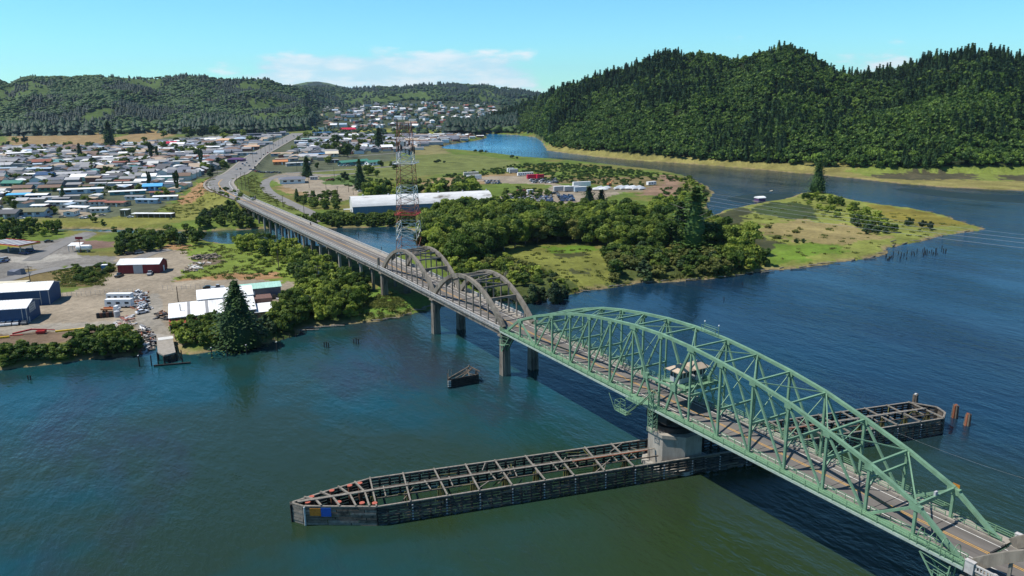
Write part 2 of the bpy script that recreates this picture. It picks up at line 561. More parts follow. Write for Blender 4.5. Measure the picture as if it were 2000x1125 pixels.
L1_SKY = skyt([(-300, 150), (-100, 150), (0, 151), (15, 160), (35, 150), (60, 143), (80, 147), (118, 149), (140, 152), (165, 150), (190, 146), (215, 144), (245, 145), (280, 148),
               (310, 146), (335, 142), (365, 141), (395, 142), (420, 148), (450, 150), (490, 149), (520, 154), (560, 164), (600, 174), (650, 184),
               (700, 198), (750, 212), (800, 226), (860, 245), (900, 250)])
L1_BASE = based([(-300, 268), (0, 265), (200, 263), (300, 259), (400, 262), (500, 259), (600, 254), (640, 236), (700, 226), (800, 222), (900, 222)])
L2_SKY = skyt([(300, 175), (500, 172), (560, 168), (600, 167), (650, 168), (700, 170), (740, 167), (780, 168), (830, 162), (850, 160), (900, 162), (960, 166), (1010, 172),
               (1045, 179), (1100, 185), (1200, 195), (1400, 220)])
L3_SKY = skyt([(480, 188), (540, 176), (575, 164), (600, 159), (620, 158), (640, 161), (660, 166), (720, 178), (800, 188)])


def terrain(x, y, sd=None):
    x = np.asarray(x, float); y = np.asarray(y, float)
    if sd is None:
        sd = shore_dist(x, y)
    nb = fbm(x / 9, y / 9, 3, 3) - .5
    s = np.clip((sd + nb * 5) / 9.0, -1, 1)
    z = np.where(s > 0, 0.25 + 2.4 * s * s * (3 - 2 * np.abs(s)) * 1.0, 0.25 + 4.2 * s)
    z = z + np.where(sd > 12, (fbm(x / 28, y / 28, 9, 3) - .5) * 0.5, 0)
    # spit and marshes lie low
    z = np.where((sd > 0) & inside(LOW1, x, y), np.minimum(z, 1.0 + nb * .5), z)
    z = np.where((sd > 0) & inside(LOW2, x, y), np.minimum(z, .9 + nb * .4), z)
    r = np.hypot(x - CAM[0], y - CAM[1])
    a = np.arctan2(x - CAM[0], y - CAM[1])
    flat = z.copy()

    def ridge(sky_, rb, rr, th, amp, sc, seed, p=1.0, extra=0):
        zr = CAM[2] + np.interp(a, *sky_) * rr - th
        zr = np.maximum(zr, 2)
        t = np.clip((r - rb) / (rr - rb), 0, 1)
        hgt = 3 + (zr - 3) * (t ** p * (1 - .25 * t * (1 - t) * 4 * .5))
        fold = (np.abs(fbm(x / sc, y / sc, seed, 4) - .5) * 2 - .25) * amp * np.sin(np.pi * np.clip(t, 0, 1)) ** .8
        hgt = hgt + fold
        back = zr - np.maximum(r - rr, 0) * .30
        hgt = np.where(r > rr, np.maximum(back, 5), hgt)
        return np.where(r > rb, hgt, -50)

    rb = np.interp(a, *RH_BASE); rr = rb + np.interp(a, *RH_DEPTH)
    g = (a > azim(925))
    h1 = ridge(RH_SKY, rb, rr, 15, 60, 230, 21, .9)
    z = np.where(g, np.maximum(z, h1), z)
    rb = np.interp(a, *L1_BASE)
    h2 = ridge(L1_SKY, rb, rb + 1100, 12, 150, 620, 33, .9)
    z = np.where(a < azim(905), np.maximum(z, h2), z)
    # the town hill and the far ridges
    rbt = np.interp(a, *table([(600, 2300), (1000, 2100)]))
    h3 = ridge((np.array([azim(500), azim(620), azim(700), azim(800), azim(900), azim(1000), azim(1080)]),
                np.array([elev(500, 215), elev(620, 215), elev(700, 205), elev(800, 193), elev(880, 196), elev(1000, 205), elev(1080, 220)])),
               1900, 3000, 4, 25, 260, 44, 1.1)
    m3 = (a > azim(560)) & (a < azim(1080))
    z = np.where(m3, np.maximum(z, h3), z)
    h4 = ridge(L2_SKY, 2900, 4600, 12, 120, 500, 55, 1.0)
    z = np.where((a > azim(330)) & (a < azim(1350)), np.maximum(z, h4), z)
    h5 = ridge(L3_SKY, 7200, 9000, 0, 60, 900, 66, 1.0)
    z = np.where((a > azim(485)) & (a < azim(795)), np.maximum(z, h5), z)
    # embankment of the highway
    near = (x > -120) & (x < 420) & (y > 380) & (y < 1500)
    if near.any():
        idx = np.where(near)[0]
        bx, by = x[idx], y[idx]
        best = np.full(len(idx), 1e9); bz = np.zeros(len(idx))
        for i in range(len(hwy) - 1):
            ax_, ay_, az_ = hwy[i]; cx_, cy_, cz_ = hwy[i + 1]
            vx, vy = cx_ - ax_, cy_ - ay_
            t = ((bx - ax_) * vx + (by - ay_) * vy) / (vx * vx + vy * vy)
            tt = np.clip(t, 0, 1)
            d = np.hypot(bx - ax_ - tt * vx, by - ay_ - tt * vy)
            u = d < best
            best = np.where(u, d, best); bz = np.where(u, az_ + (cz_ - az_) * tt, bz)
        wid = np.where(by < 500, 7.5, 14)
        e = bz - .35 - np.maximum(best - wid, 0) * .45
        e = np.where(by < 428, e - (428 - by) * .55, e)
        z[idx] = np.maximum(z[idx], e)
        # keep the verge just under the asphalt
        z[idx] = np.where(best < wid + 1, np.minimum(z[idx], bz - .3), z[idx])
    return z


LOW1 = W([(1375, 400), (1500, 380), (1600, 350), (1990, 430), (1990, 460), (1740, 500), (1500, 545), (1440, 545), (1480, 500), (1400, 450)], 0)
LOW2 = W([(1060, 275), (1064, 306), (1500, 340), (1700, 362), (2300, 400), (2300, 338), (1900, 329), (1500, 322), (1200, 300), (1080, 286)], 0)

G_GRASS, G_DRY, G_MEADOW, G_BRIGHT = (.105, .150, .026), (.27, .20, .075), (.215, .225, .042), (.12, .20, .028)
G_GRAVEL, G_ASPH, G_DIRT, G_DARKM = (.275, .230, .168), (.195, .182, .160), (.19, .13, .085), (.045, .05, .02)
G_FOREST, G_SAND, G_TOWN, G_TAN, G_ORANGE = (.018, .028, .011), (.33, .25, .13), (.090, .100, .058), (.27, .19, .095), (.30, .175, .085)
ZONES = [  # (polygon in photograph pixels on the ground, colour, raggedness in metres)
    ([(-200, 300), (0, 285), (330, 270), (400, 263), (640, 262), (860, 262), (940, 262), (870, 285), (780, 300), (760, 318), (640, 338), (470, 352), (440, 345), (385, 350), (300, 420), (180, 428), (-200, 436)], G_TOWN, 4),
    ([(15, 266), (110, 263), (200, 263), (205, 272), (260, 262), (300, 257), (345, 262), (330, 268), (240, 284), (20, 284)], (.26, .18, .082), 6),
    ([(690, 254), (780, 254), (900, 262), (880, 268), (740, 268)], G_MEADOW, 6),
    ([(-200, 436), (0, 430), (180, 427), (250, 424), (330, 415), (395, 360), (440, 378), (450, 400), (420, 425), (330, 437), (150, 447), (-200, 456)], (.175, .175, .042), 2.5),
    ([(355, 385), (410, 352), (430, 372), (410, 392), (350, 400)], G_ORANGE, 5),
    ([(130, 405), (160, 414), (200, 424), (120, 424), (110, 412)], G_GRAVEL, 1),
    ([(-200, 520), (0, 490), (60, 476), (120, 468), (172, 453), (190, 458), (150, 480), (150, 500), (235, 502), (240, 514), (130, 521), (0, 548), (-200, 590)], G_ASPH, .3),
    ([(0, 505), (80, 500), (150, 497), (160, 505), (60, 518), (0, 512)], (.30, .28, .24), .3),
    ([(150, 470), (225, 474), (225, 484), (160, 488), (140, 480)], (.17, .11, .085), 1.5),
    ([(0, 555), (60, 525), (130, 528), (235, 515), (226, 545), (190, 560), (100, 562), (0, 562)], (.17, .13, .055), 2.5),
    ([(232, 500), (310, 487), (365, 492), (390, 515), (360, 540), (330, 552), (420, 548), (560, 543), (575, 560), (560, 600), (510, 612), (505, 660), (330, 668), (330, 690),
      (292, 690), (262, 640), (210, 640), (0, 668), (-200, 690), (-200, 600), (60, 606), (120, 575), (190, 560), (225, 530)], G_GRAVEL, 1.2),
    ([(-200, 665), (0, 648), (110, 650), (200, 640), (215, 648), (140, 668), (60, 678), (-200, 705)], (.15, .105, .07), 2),
    ([(-100, 655), (20, 640), (120, 634), (240, 628), (242, 636), (120, 646), (20, 656)], (.29, .26, .21), .5),
    ([(150, 700), (220, 655), (260, 660), (272, 692)], G_FOREST, 2),
    ([(272, 580), (310, 575), (330, 668), (335, 690), (296, 690), (270, 655)], (.27, .245, .2), .6),
    ([(340, 478), (430, 470), (500, 480), (560, 495), (600, 540), (560, 556), (440, 541), (335, 552), (380, 520), (372, 497)], (.15, .20, .034), 3),
    ([(335, 551), (430, 538), (540, 533), (560, 545), (450, 549)], G_ORANGE, 1.6),
    ([(320, 478), (370, 480), (368, 490), (310, 488)], G_ORANGE, 2),
    ([(390, 505), (432, 500), (440, 515), (400, 524), (380, 520)], (.15, .115, .08), 2),
    ([(560, 500), (640, 495), (720, 540), (720, 600), (640, 640), (540, 660), (520, 640), (560, 600), (600, 560)], (.05, .08, .02), 3),
    ([(690, 585), (745, 560), (800, 580), (812, 606), (760, 616), (700, 622)], (.13, .21, .035), 1.5),
    ([(455, 352), (500, 340), (520, 338), (505, 356), (520, 378), (600, 422), (560, 418), (500, 395), (455, 372)], (.12, .15, .035), 1.2),
    ([(525, 345), (560, 338), (695, 342), (700, 385), (660, 395), (620, 392), (580, 378), (548, 362)], G_GRAVEL, 1.4),
    ([(620, 348), (700, 340), (710, 362), (640, 362)], (.085, .13, .035), 2.5),
    ([(545, 362), (600, 380), (590, 388), (545, 372)], G_TAN, 2),
    ([(600, 340), (700, 325), (780, 312), (850, 300), (940, 305), (1015, 316), (1000, 330), (880, 340), (760, 350), (690, 345)], (.135, .155, .045), 2),
    ([(800, 290), (930, 273), (950, 277), (900, 284), (860, 290), (880, 300), (800, 305)], (.19, .17, .07), 3),
    ([(820, 360), (860, 348), (930, 345), (1010, 338), (1080, 345), (1060, 352), (960, 356), (900, 372), (820, 376)], G_TAN, 4),
    ([(1040, 352), (1200, 346), (1340, 345), (1350, 375), (1260, 385), (1180, 360), (1060, 358)], (.17, .135, .06), 5),
    ([(925, 352), (945, 346), (1015, 344), (1088, 355), (1084, 362), (1000, 359), (960, 359)], G_GRAVEL, 1.5),
    ([(1080, 360), (1180, 371), (1212, 378), (1160, 394), (1120, 408), (975, 406), (958, 392), (990, 379), (1062, 376)], G_GRAVEL, 1.5),
    ([(1180, 366), (1290, 366), (1294, 374), (1180, 377)], (.2, .175, .12), 1.5),
    ([(1285, 342), (1320, 344), (1332, 362), (1320, 385), (1250, 382), (1262, 368), (1295, 362)], (.22, .145, .095), 3),
    ([(1365, 350), (1390, 372), (1378, 380), (1340, 350)], G_DARKM, 2),
    ([(880, 470), (960, 470), (1100, 470), (1240, 500), (1480, 500), (1500, 530), (1200, 565), (1100, 575), (980, 580), (900, 560), (860, 520)], (.07, .09, .025), 3),
    ([(955, 500), (1000, 486), (1070, 476), (1160, 484), (1235, 502), (1200, 528), (1195, 550), (1130, 566), (1108, 548), (1050, 520), (980, 512)], (.15, .16, .035), 2.5),
    ([(1045, 482), (1160, 482), (1180, 490), (1090, 496)], (.10, .17, .02), 2),
    ([(1085, 494), (1138, 495), (1142, 504), (1090, 507)], (.05, .055, .02), 2),
    ([(1180, 490), (1290, 494), (1290, 502), (1190, 500)], (.045, .05, .02), 2),
    ([(1100, 525), (1150, 530), (1160, 538), (1110, 538)], (.06, .065, .025), 2),
    ([(1380, 430), (1415, 408), (1480, 395), (1560, 376), (1660, 384), (1800, 408), (1925, 447), (1730, 490), (1640, 514), (1490, 535), (1440, 540), (1470, 500), (1420, 460)], (.185, .205, .046), 2),
    ([(1480, 440), (1560, 430), (1660, 440), (1740, 465), (1640, 480), (1540, 468), (1480, 456)], (.24, .195, .08), 4),
    ([(1470, 408), (1500, 396), (1560, 395), (1590, 410), (1600, 432), (1540, 428), (1490, 420)], (.045, .065, .022), 2.5),
    ([(1450, 460), (1500, 462), (1535, 482), (1500, 492), (1460, 480)], (.055, .06, .028), 3),
    ([(1510, 478), (1620, 476), (1660, 490), (1560, 510), (1500, 516)], (.12, .19, .025), 3),
    ([(1690, 398), (1800, 412), (1900, 440), (1800, 444), (1720, 425)], (.18, .155, .03), 3),
    ([(1385, 425), (1440, 405), (1470, 410), (1450, 440), (1400, 440)], (.055, .06, .028), 3),
    ([(1065, 285), (1600, 322), (2300, 330), (2300, 400), (1850, 366), (1600, 342), (1260, 316), (1066, 296)], (.21, .19, .06), 4),
    ([(1640, 334), (1850, 332), (2300, 335), (2300, 362), (1900, 352), (1700, 345)], (.16, .20, .04), 4),
    ([(1700, 343), (1780, 337), (1905, 340), (1915, 350), (1800, 352), (1720, 349)], (.065, .062, .035), 5),
    ([(1950, 342), (2100, 342), (2100, 355), (1960, 353)], (.065, .062, .035), 5),
]


def build_ground():
    a0, a1 = R(-14), R(76)
    azs = np.concatenate([np.arange(a0, a1, R(0.115)), np.arange(a1, a0 + 2 * math.pi - R(1), R(3.0))])
    rs = [40.0]
    while rs[-1] < 9400:
        rs.append(rs[-1] * (1.03 if rs[-1] < 130 else 1.0068))
    rs += [10400, 11800]
    rs = np.array(rs)
    A_, R_ = np.meshgrid(azs, rs)
    x = (CAM[0] + R_ * np.sin(A_)).ravel(); y = (CAM[1] + R_ * np.cos(A_)).ravel()
    sd = shore_dist(x, y)
    z = terrain(x, y, sd)
    far = R_.ravel() > 9500
    z = np.where(far, 3.0, z)
    col = np.tile(np.array(G_GRASS), (len(x), 1))
    rr = R_.ravel()
    n1 = fbm(x / 14, y / 14, 5, 3)
    col = col * (0.75 + 0.5 * n1)[:, None]
    dry = np.clip((fbm(x / 33, y / 33, 8, 3) - .5) * 5, 0, 1)[:, None] * .6
    col = col * (1 - dry) + np.array(G_DRY) * .7 * dry
    jx = fbm(x / 6, y / 6, 12, 3) - .5; jy = fbm(x / 6, y / 6, 17, 3) - .5
    for pts, c, rag in ZONES:
        poly = W(pts, 2.2 if pts[0][0] not in (1380, 1480, 1470, 1450, 1510, 1690, 1385, 1065, 1640, 1700, 1950) else .8)
        lo, hi = poly.min(0) - 8, poly.max(0) + 8
        i = np.where((x > lo[0]) & (x < hi[0]) & (y > lo[1]) & (y < hi[1]))[0]
        if len(i) == 0:
            continue
        m = inside(poly, x[i] + jx[i] * rag * 5, y[i] + jy[i] * rag * 5)
        k = i[m]
        v = (0.86 + 0.28 * n1[k])[:, None] if rag < 2 else (0.7 + 0.6 * n1[k])[:, None]
        col[k] = np.array(c) * v
    # shore fringe of sand and mud, river bed
    fr = np.clip(1 - (z - .2) / .75, 0, 1) * (fbm(x / 7, y / 7, 41, 2) > .36) * (z < 2)
    col = col * (1 - fr[:, None]) + np.array((.24, .185, .095)) * fr[:, None]
    col[z < 0] = (.10, .085, .05)
    hill = (z > 6.5) & (rr > 750) & ~((x < 420) & (y < 1500) & (x > -60) & (rr < 1500) & (z < 11))
    col[hill] = np.array(G_FOREST) * (0.8 + .5 * n1[hill])[:, None]
    clr = clearing(x, y)
    c2 = hill & (clr > 0)
    col[c2] = (np.array((.070, .108, .030)) * (.8 + .4 * n1[c2])[:, None])
    town = (rr > 1950) & (rr < 3050) & (np.arctan2(x - CAM[0], y - CAM[1]) > azim(640)) & (np.arctan2(x - CAM[0], y - CAM[1]) < azim(1000)) & (z < 75)
    col[town] = np.array((.05, .065, .03)) * (.7 + .6 * n1[town])[:, None]
    nr, na = len(rs), len(azs)
    ii = np.arange(nr - 1)[:, None] * na; jj = np.arange(na)[None, :]
    j2 = (jj + 1) % na
    F = np.stack([ii + jj, ii + na + jj, ii + na + j2, ii + j2], -1).reshape(-1, 4)[:, ::-1]
    V = np.stack([x, y, z], 1)
    me = np_mesh('ground', V, F, [M['ground']], attrs={'gcol': col}, smooth=True)
    o = link_mesh('ground', me)
    tag(o, 'flat river land with grass, gravel yards and forested hills behind', 'ground', kind='structure')


def clearing(x, y):
    """patches of cut or young bright forest on the hills"""
    r = np.hypot(x - CAM[0], y - CAM[1]); a = np.arctan2(x - CAM[0], y - CAM[1])
    n = fbm(x / 170, y / 170, 71, 3) - .60
    big = np.exp(-(((a - azim(78)) / .012) ** 2 + ((r - 2750) / 130) ** 2)) - .4
    b2 = np.exp(-(((a - azim(760)) / .10) ** 2 + ((r - 4000) / 500) ** 2)) - .35
    return np.where(r > 1800, np.maximum(np.maximum(n, big), b2), -1)


m, t, b = newmat('ground')
nd, lk = t.nodes.new, t.links.new
at = nd('ShaderNodeAttribute'); at.attribute_name = 'gcol'
ge = nd('ShaderNodeNewGeometry')
n1 = nd('ShaderNodeTexNoise'); n1.inputs['Scale'].default_value = 0.55; n1.inputs['Detail'].default_value = 8; n1.inputs['Roughness'].default_value = .7
n2 = nd('ShaderNodeTexNoise'); n2.inputs['Scale'].default_value = 0.07; n2.inputs['Detail'].default_value = 5
lk(ge.outputs['Position'], n1.inputs['Vector']); lk(ge.outputs['Position'], n2.inputs['Vector'])
r1 = nd('ShaderNodeMapRange'); r1.inputs['From Min'].default_value = .3; r1.inputs['From Max'].default_value = .7; r1.inputs['To Min'].default_value = .66; r1.inputs['To Max'].default_value = 1.3
r2 = nd('ShaderNodeMapRange'); r2.inputs['From Min'].default_value = .3; r2.inputs['From Max'].default_value = .7; r2.inputs['To Min'].default_value = .8; r2.inputs['To Max'].default_value = 1.2
lk(n1.outputs[0], r1.inputs[0]); lk(n2.outputs[0], r2.inputs[0])
mm = nd('ShaderNodeMath'); mm.operation = 'MULTIPLY'; lk(r1.outputs[0], mm.inputs[0]); lk(r2.outputs[0], mm.inputs[1])
mx = nd('ShaderNodeMix'); mx.data_type = 'RGBA'; mx.blend_type = 'MULTIPLY'; mx.inputs[0].default_value = 1
lk(at.outputs['Color'], mx.inputs[6]); lk(mm.outputs[0], mx.inputs[7]); lk(mx.outputs[2], b.inputs['Base Color'])
b.inputs['Roughness'].default_value = .95; b.inputs['Specular IOR Level'].default_value = .1
bp = nd('ShaderNodeBump'); bp.inputs['Strength'].default_value = .5; bp.inputs['Distance'].default_value = .4
lk(n1.outputs[0], bp.inputs['Height']); lk(bp.outputs[0], b.inputs['Normal'])
M['ground'] = m
build_ground()

# water ---------------------------------------------------------------
m, t, b = newmat('water')
nd, lk = t.nodes.new, t.links.new
ge = nd('ShaderNodeNewGeometry')


def noise(scale, detail=3, rough=.5, stretch=None, rot=0):
    mp = nd('ShaderNodeMapping'); mp.inputs['Scale'].default_value = stretch or (1, 1, 1); mp.inputs['Rotation'].default_value = (0, 0, rot)
    lk(ge.outputs['Position'], mp.inputs[0])
    n = nd('ShaderNodeTexNoise'); n.inputs['Scale'].default_value = scale; n.inputs['Detail'].default_value = detail
    n.inputs['Roughness'].default_value = rough; lk(mp.outputs[0], n.inputs['Vector'])
    return n.outputs[0]


def mrange(x, a, b_, c, d):
    q = nd('ShaderNodeMapRange'); q.inputs['From Min'].default_value = a; q.inputs['From Max'].default_value = b_
    q.inputs['To Min'].default_value = c; q.inputs['To Max'].default_value = d
    lk(x, q.inputs[0]); return q.outputs[0]


def cmx(f, a, b_):
    q = nd('ShaderNodeMix'); q.data_type = 'RGBA'; lk(f, q.inputs[0])
    for i, s in ((6, a), (7, b_)):
        if isinstance(s, tuple): q.inputs[i].default_value = (*s, 1)
        else: lk(s, q.inputs[i])
    return q.outputs[2]


big = noise(.011, 5, .6)
mid = noise(.02, 5, .6, (1, .45, 1), R(35))
# silty green shallows against clearer blue water further out
c0 = cmx(mrange(big, .44, .56, 0, 1), (0.007, 0.050, 0.060), (0.017, 0.036, 0.020))
c1 = cmx(mrange(mid, .50, .62, 0, .85), c0, (0.021, 0.028, 0.037))
sx = nd('ShaderNodeSeparateXYZ'); lk(ge.outputs['Position'], sx.inputs[0])
# the channel to the right of the bridge is deep and blue, the bottom left a dark silty green
ex = nd('ShaderNodeMath'); ex.operation = 'MULTIPLY_ADD'; ex.inputs[1].default_value = 60; lk(mid, ex.inputs[0]); lk(sx.outputs['X'], ex.inputs[2])
c2 = cmx(mrange(ex.outputs[0], 40, 110, 0, .85), c1, (0.005, 0.022, 0.050))
vd_ = nd('ShaderNodeVectorMath'); vd_.operation = 'DISTANCE'; vd_.inputs[1].default_value = (-18, -42, 0); lk(ge.outputs['Position'], vd_.inputs[0])
ds = nd('ShaderNodeMath'); ds.operation = 'MULTIPLY_ADD'; ds.inputs[1].default_value = 70; lk(mid, ds.inputs[0]); lk(vd_.outputs['Value'], ds.inputs[2])
c2 = cmx(mrange(ds.outputs[0], 125, 60, 0, .9), c2, (0.020, 0.038, 0.010))
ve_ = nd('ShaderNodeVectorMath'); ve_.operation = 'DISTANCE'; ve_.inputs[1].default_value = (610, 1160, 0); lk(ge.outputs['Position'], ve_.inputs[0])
c2 = cmx(mrange(ve_.outputs['Value'], 520, 240, 0, 1), c2, (0.015, 0.190, 0.400))  # river bend: bright sky reflection painted into the base colour
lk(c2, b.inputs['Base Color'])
b.inputs['Roughness'].default_value = .09
b.inputs['IOR'].default_value = 1.333
b.inputs['Specular IOR Level'].default_value = .5
w1 = noise(.22, 3, .55, (1, .38, 1), R(28))
w2 = noise(.9, 4, .6, (1, .5, 1), R(20))
gust = noise(.02, 4, .6, (1, .4, 1), R(30))
ad = nd('ShaderNodeMath'); ad.operation = 'MULTIPLY_ADD'; ad.inputs[1].default_value = .35; lk(w2, ad.inputs[0]); lk(w1, ad.inputs[2])
bp = nd('ShaderNodeBump'); bp.inputs['Distance'].default_value = .62
lk(mrange(gust, .38, .62, .32, 1.0), bp.inputs['Strength'])
lk(ad.outputs[0], bp.inputs['Height']); lk(bp.outputs[0], b.inputs['Normal'])
M['water'] = m
w = MB()
w.add([(-12000, -12000, 0), (12000, -12000, 0), (12000, 12000, 0), (-12000, 12000, 0)], [(0, 1, 2, 3)])
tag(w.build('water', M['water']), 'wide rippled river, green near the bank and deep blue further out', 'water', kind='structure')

M['shoal'] = mat('shoal', (.016, .028, .016), .5, .3, .05, col2=(.008, .02, .018), spots=.5)
for lab, pts in (('dark weedy shoal under shallow water beside the far marsh', [(1742, 369), (1800, 368), (1900, 378), (2060, 384), (2100, 400), (1960, 394), (1860, 386), (1790, 378)]),
                 ('dark green shoal off the small white boathouse', [(1418, 388), (1450, 381), (1500, 377), (1552, 378), (1548, 385), (1490, 395), (1440, 396)])):
    poly = dens_line([tuple(p) for p in W(pts + [pts[0]])], 12)
    s = MB(); s.add([(p[0], p[1], .012) for p in poly[:-1]], [tuple(range(len(poly) - 1))])
    o = s.build('shoal', M['shoal']); tag(o, lab, 'shoal', kind='structure')


GX0, GY0, GS, GNX, GNY = -420.0, -60.0, 3.0, 420, 560
_gx, _gy = np.meshgrid(GX0 + GS * np.arange(GNX), GY0 + GS * np.arange(GNY))
GSD = shore_dist(_gx.ravel(), _gy.ravel()).reshape(GNY, GNX)
GHZ = terrain(_gx.ravel(), _gy.ravel(), GSD.ravel()).reshape(GNY, GNX)


def _grid(G, x, y):
    u, v = (x - GX0) / GS, (y - GY0) / GS
    i, j = int(math.floor(u)), int(math.floor(v))
    if i < 0 or j < 0 or i >= GNX - 1 or j >= GNY - 1: return None
    u -= i; v -= j
    return float((G[j, i] * (1 - u) + G[j, i + 1] * u) * (1 - v) + (G[j + 1, i] * (1 - u) + G[j + 1, i + 1] * u) * v)


def hz(x, y):
    g = _grid(GHZ, x, y)
    return g if g is not None else float(terrain(np.array([x]), np.array([y]))[0])


def sdist(x, y):
    g = _grid(GSD, x, y)
    return g if g is not None else float(shore_dist(np.array([x]), np.array([y]))[0])


def ribbon(line, half, z_off=0.0, m0=None, name='road', mat_=None, inner=None, drape=False):
    """sheet along a polyline; inner = (a, b) lateral range instead of +-half"""
    L = np.array(line, float)
    d = np.gradient(L[:, :2], axis=0); d /= np.linalg.norm(d, axis=1)[:, None] + 1e-9
    n = np.stack([d[:, 1], -d[:, 0]], 1)           # to the right of travel
    a, b_ = (-half, half) if inner is None else inner
    if np.isscalar(a): a = np.full(len(L), a)
    if np.isscalar(b_): b_ = np.full(len(L), b_)
    z = L[:, 2] if L.shape[1] > 2 else np.zeros(len(L))
    vs, fs = [], []
    for i in range(len(L)):
        for s in (a[i], b_[i]):
            p = L[i, :2] + n[i] * s
            zz_ = z[i] if not drape else hz(*p)
            vs.append((p[0], p[1], zz_ + z_off))
    for i in range(len(L) - 1):
        fs.append((2 * i, 2 * i + 1, 2 * i + 3, 2 * i + 2))
    q = MB(); q.add(vs, fs)
    return q.build(name, mat_)


# highway surface past the bridge
hw_half = np.interp(hwy[:, 1], [420, 432, 470, 540, 700, 3000], [4.6, 4.7, 6.5, 10, 10.5, 11])
hs = hwy[hwy[:, 1] >= 431]
hh = hw_half[hwy[:, 1] >= 431]
tag(ribbon(hs, None, 0, mat_=M['street'], inner=(-hh, hh)), 'wide grey highway curving off the bridge into town', 'road', kind='structure')
for k, (lo, hi, c) in enumerate(((-.35, -.1, 'yellow_line'), (.1, .35, 'yellow_line'))):
    tag(ribbon(hs[:22], None, .012, name='lane_marking', mat_=M[c], inner=(lo, hi)), 'double yellow line on the highway curve', 'road marking', kind='structure')
for s in (-1, 1):
    tag(ribbon(hs[:20], None, .012, name='lane_marking', mat_=M['white_line'], inner=((hh[:20] - 1.9) * s, (hh[:20] - 1.65) * s) if s > 0 else ((-hh[:20] + 1.65), (-hh[:20] + 1.9))),
        'white edge line on the highway curve', 'road marking', kind='structure')
for s in (-1, 1):
    a_, b_ = (hh[8:] + .02, hh[8:] + 2.2) if s > 0 else (-hh[8:] - 2.2, -hh[8:] - .02)
    tag(ribbon(hs[8:], None, .14, name='pavement', mat_=M['sidewalk'], inner=(a_, b_)), 'pale pavement beside the highway into town', 'pavement', kind='structure')

SIDE_ROADS = [
    ([(700, 338), (640, 341), (590, 341), (550, 343), (525, 350), (517, 361), (528, 376), (556, 391), (590, 407), (618, 421), (632, 432)], 4.2, 'grey frontage road looping down towards the warehouse'),
    ([(185, 346), (260, 343), (330, 339), (400, 336), (436, 334)], 3.5, 'pale side street meeting the highway from the west'),
    ([(0, 345), (60, 344), (110, 342)], 3.5, 'pale side street among the houses'),
    ([(0, 322), (80, 320), (170, 316)], 3.5, 'narrow street between rows of houses'),
    ([(560, 338), (640, 333), (720, 328), (790, 323)], 4.0, 'grey street along the playing field'),
    ([(680, 306), (740, 301), (800, 297)], 3.5, 'grey street behind the playing field'),
    ([(120, 521), (60, 532), (0, 549), (-60, 570)], 3.8, 'asphalt lane in front of the gas station'),
    ([(130, 520), (240, 512), (300, 492), (330, 486)], 3.2, 'asphalt lane running to the red barn'),
    ([(60, 508), (110, 480), (170, 456), (225, 447)], 4.0, 'asphalt road leaving the gas station'),
    ([(530, 448), (450, 449), (380, 450), (330, 440)], 1.6, 'narrow pale track beside the slough'),
    ([(640, 418), (668, 424), (690, 432)], 2.5, 'short drive to the long warehouse'),
]
for pts, hw_, lab in SIDE_ROADS:
    L = dens_line([tuple(p) for p in W(pts, 3)], 6)
    L3 = np.c_[L, terrain(L[:, 0], L[:, 1])]
    zs = np.convolve(np.pad(L3[:, 2], 3, 'edge'), np.ones(7) / 7, 'valid')
    L3[:, 2] = np.maximum(zs, L3[:, 2]) + .10
    o = ribbon(L3, hw_, .02, mat_=M['street'])
    tag(o, lab, 'road', kind='structure')
# ------------------------------------------------------------------ the swing span
M['plank_dark0'] = mat('dark_steel', (.035, .032, .03), .6, .3, .8)  # near-black steel colour of the pivot drum
ZR = 13.5            # roadway
ZN = 14.24           # reference for truss heights
HT = [4.245, 7.318, 9.69, 11.789, 13.221, 14.238, 14.993, 15.323]
TW = 4.775
PAN = 7.982


def ny(i):
    k = abs(i - 8)
    y = 0 if k == 0 else 8.939 + (k - 1) * PAN if k <= 7 else 65.2
    return y if i < 8 else -y


def nt_(i):
    return ZN + HT[min(i, 16 - i) - 1]


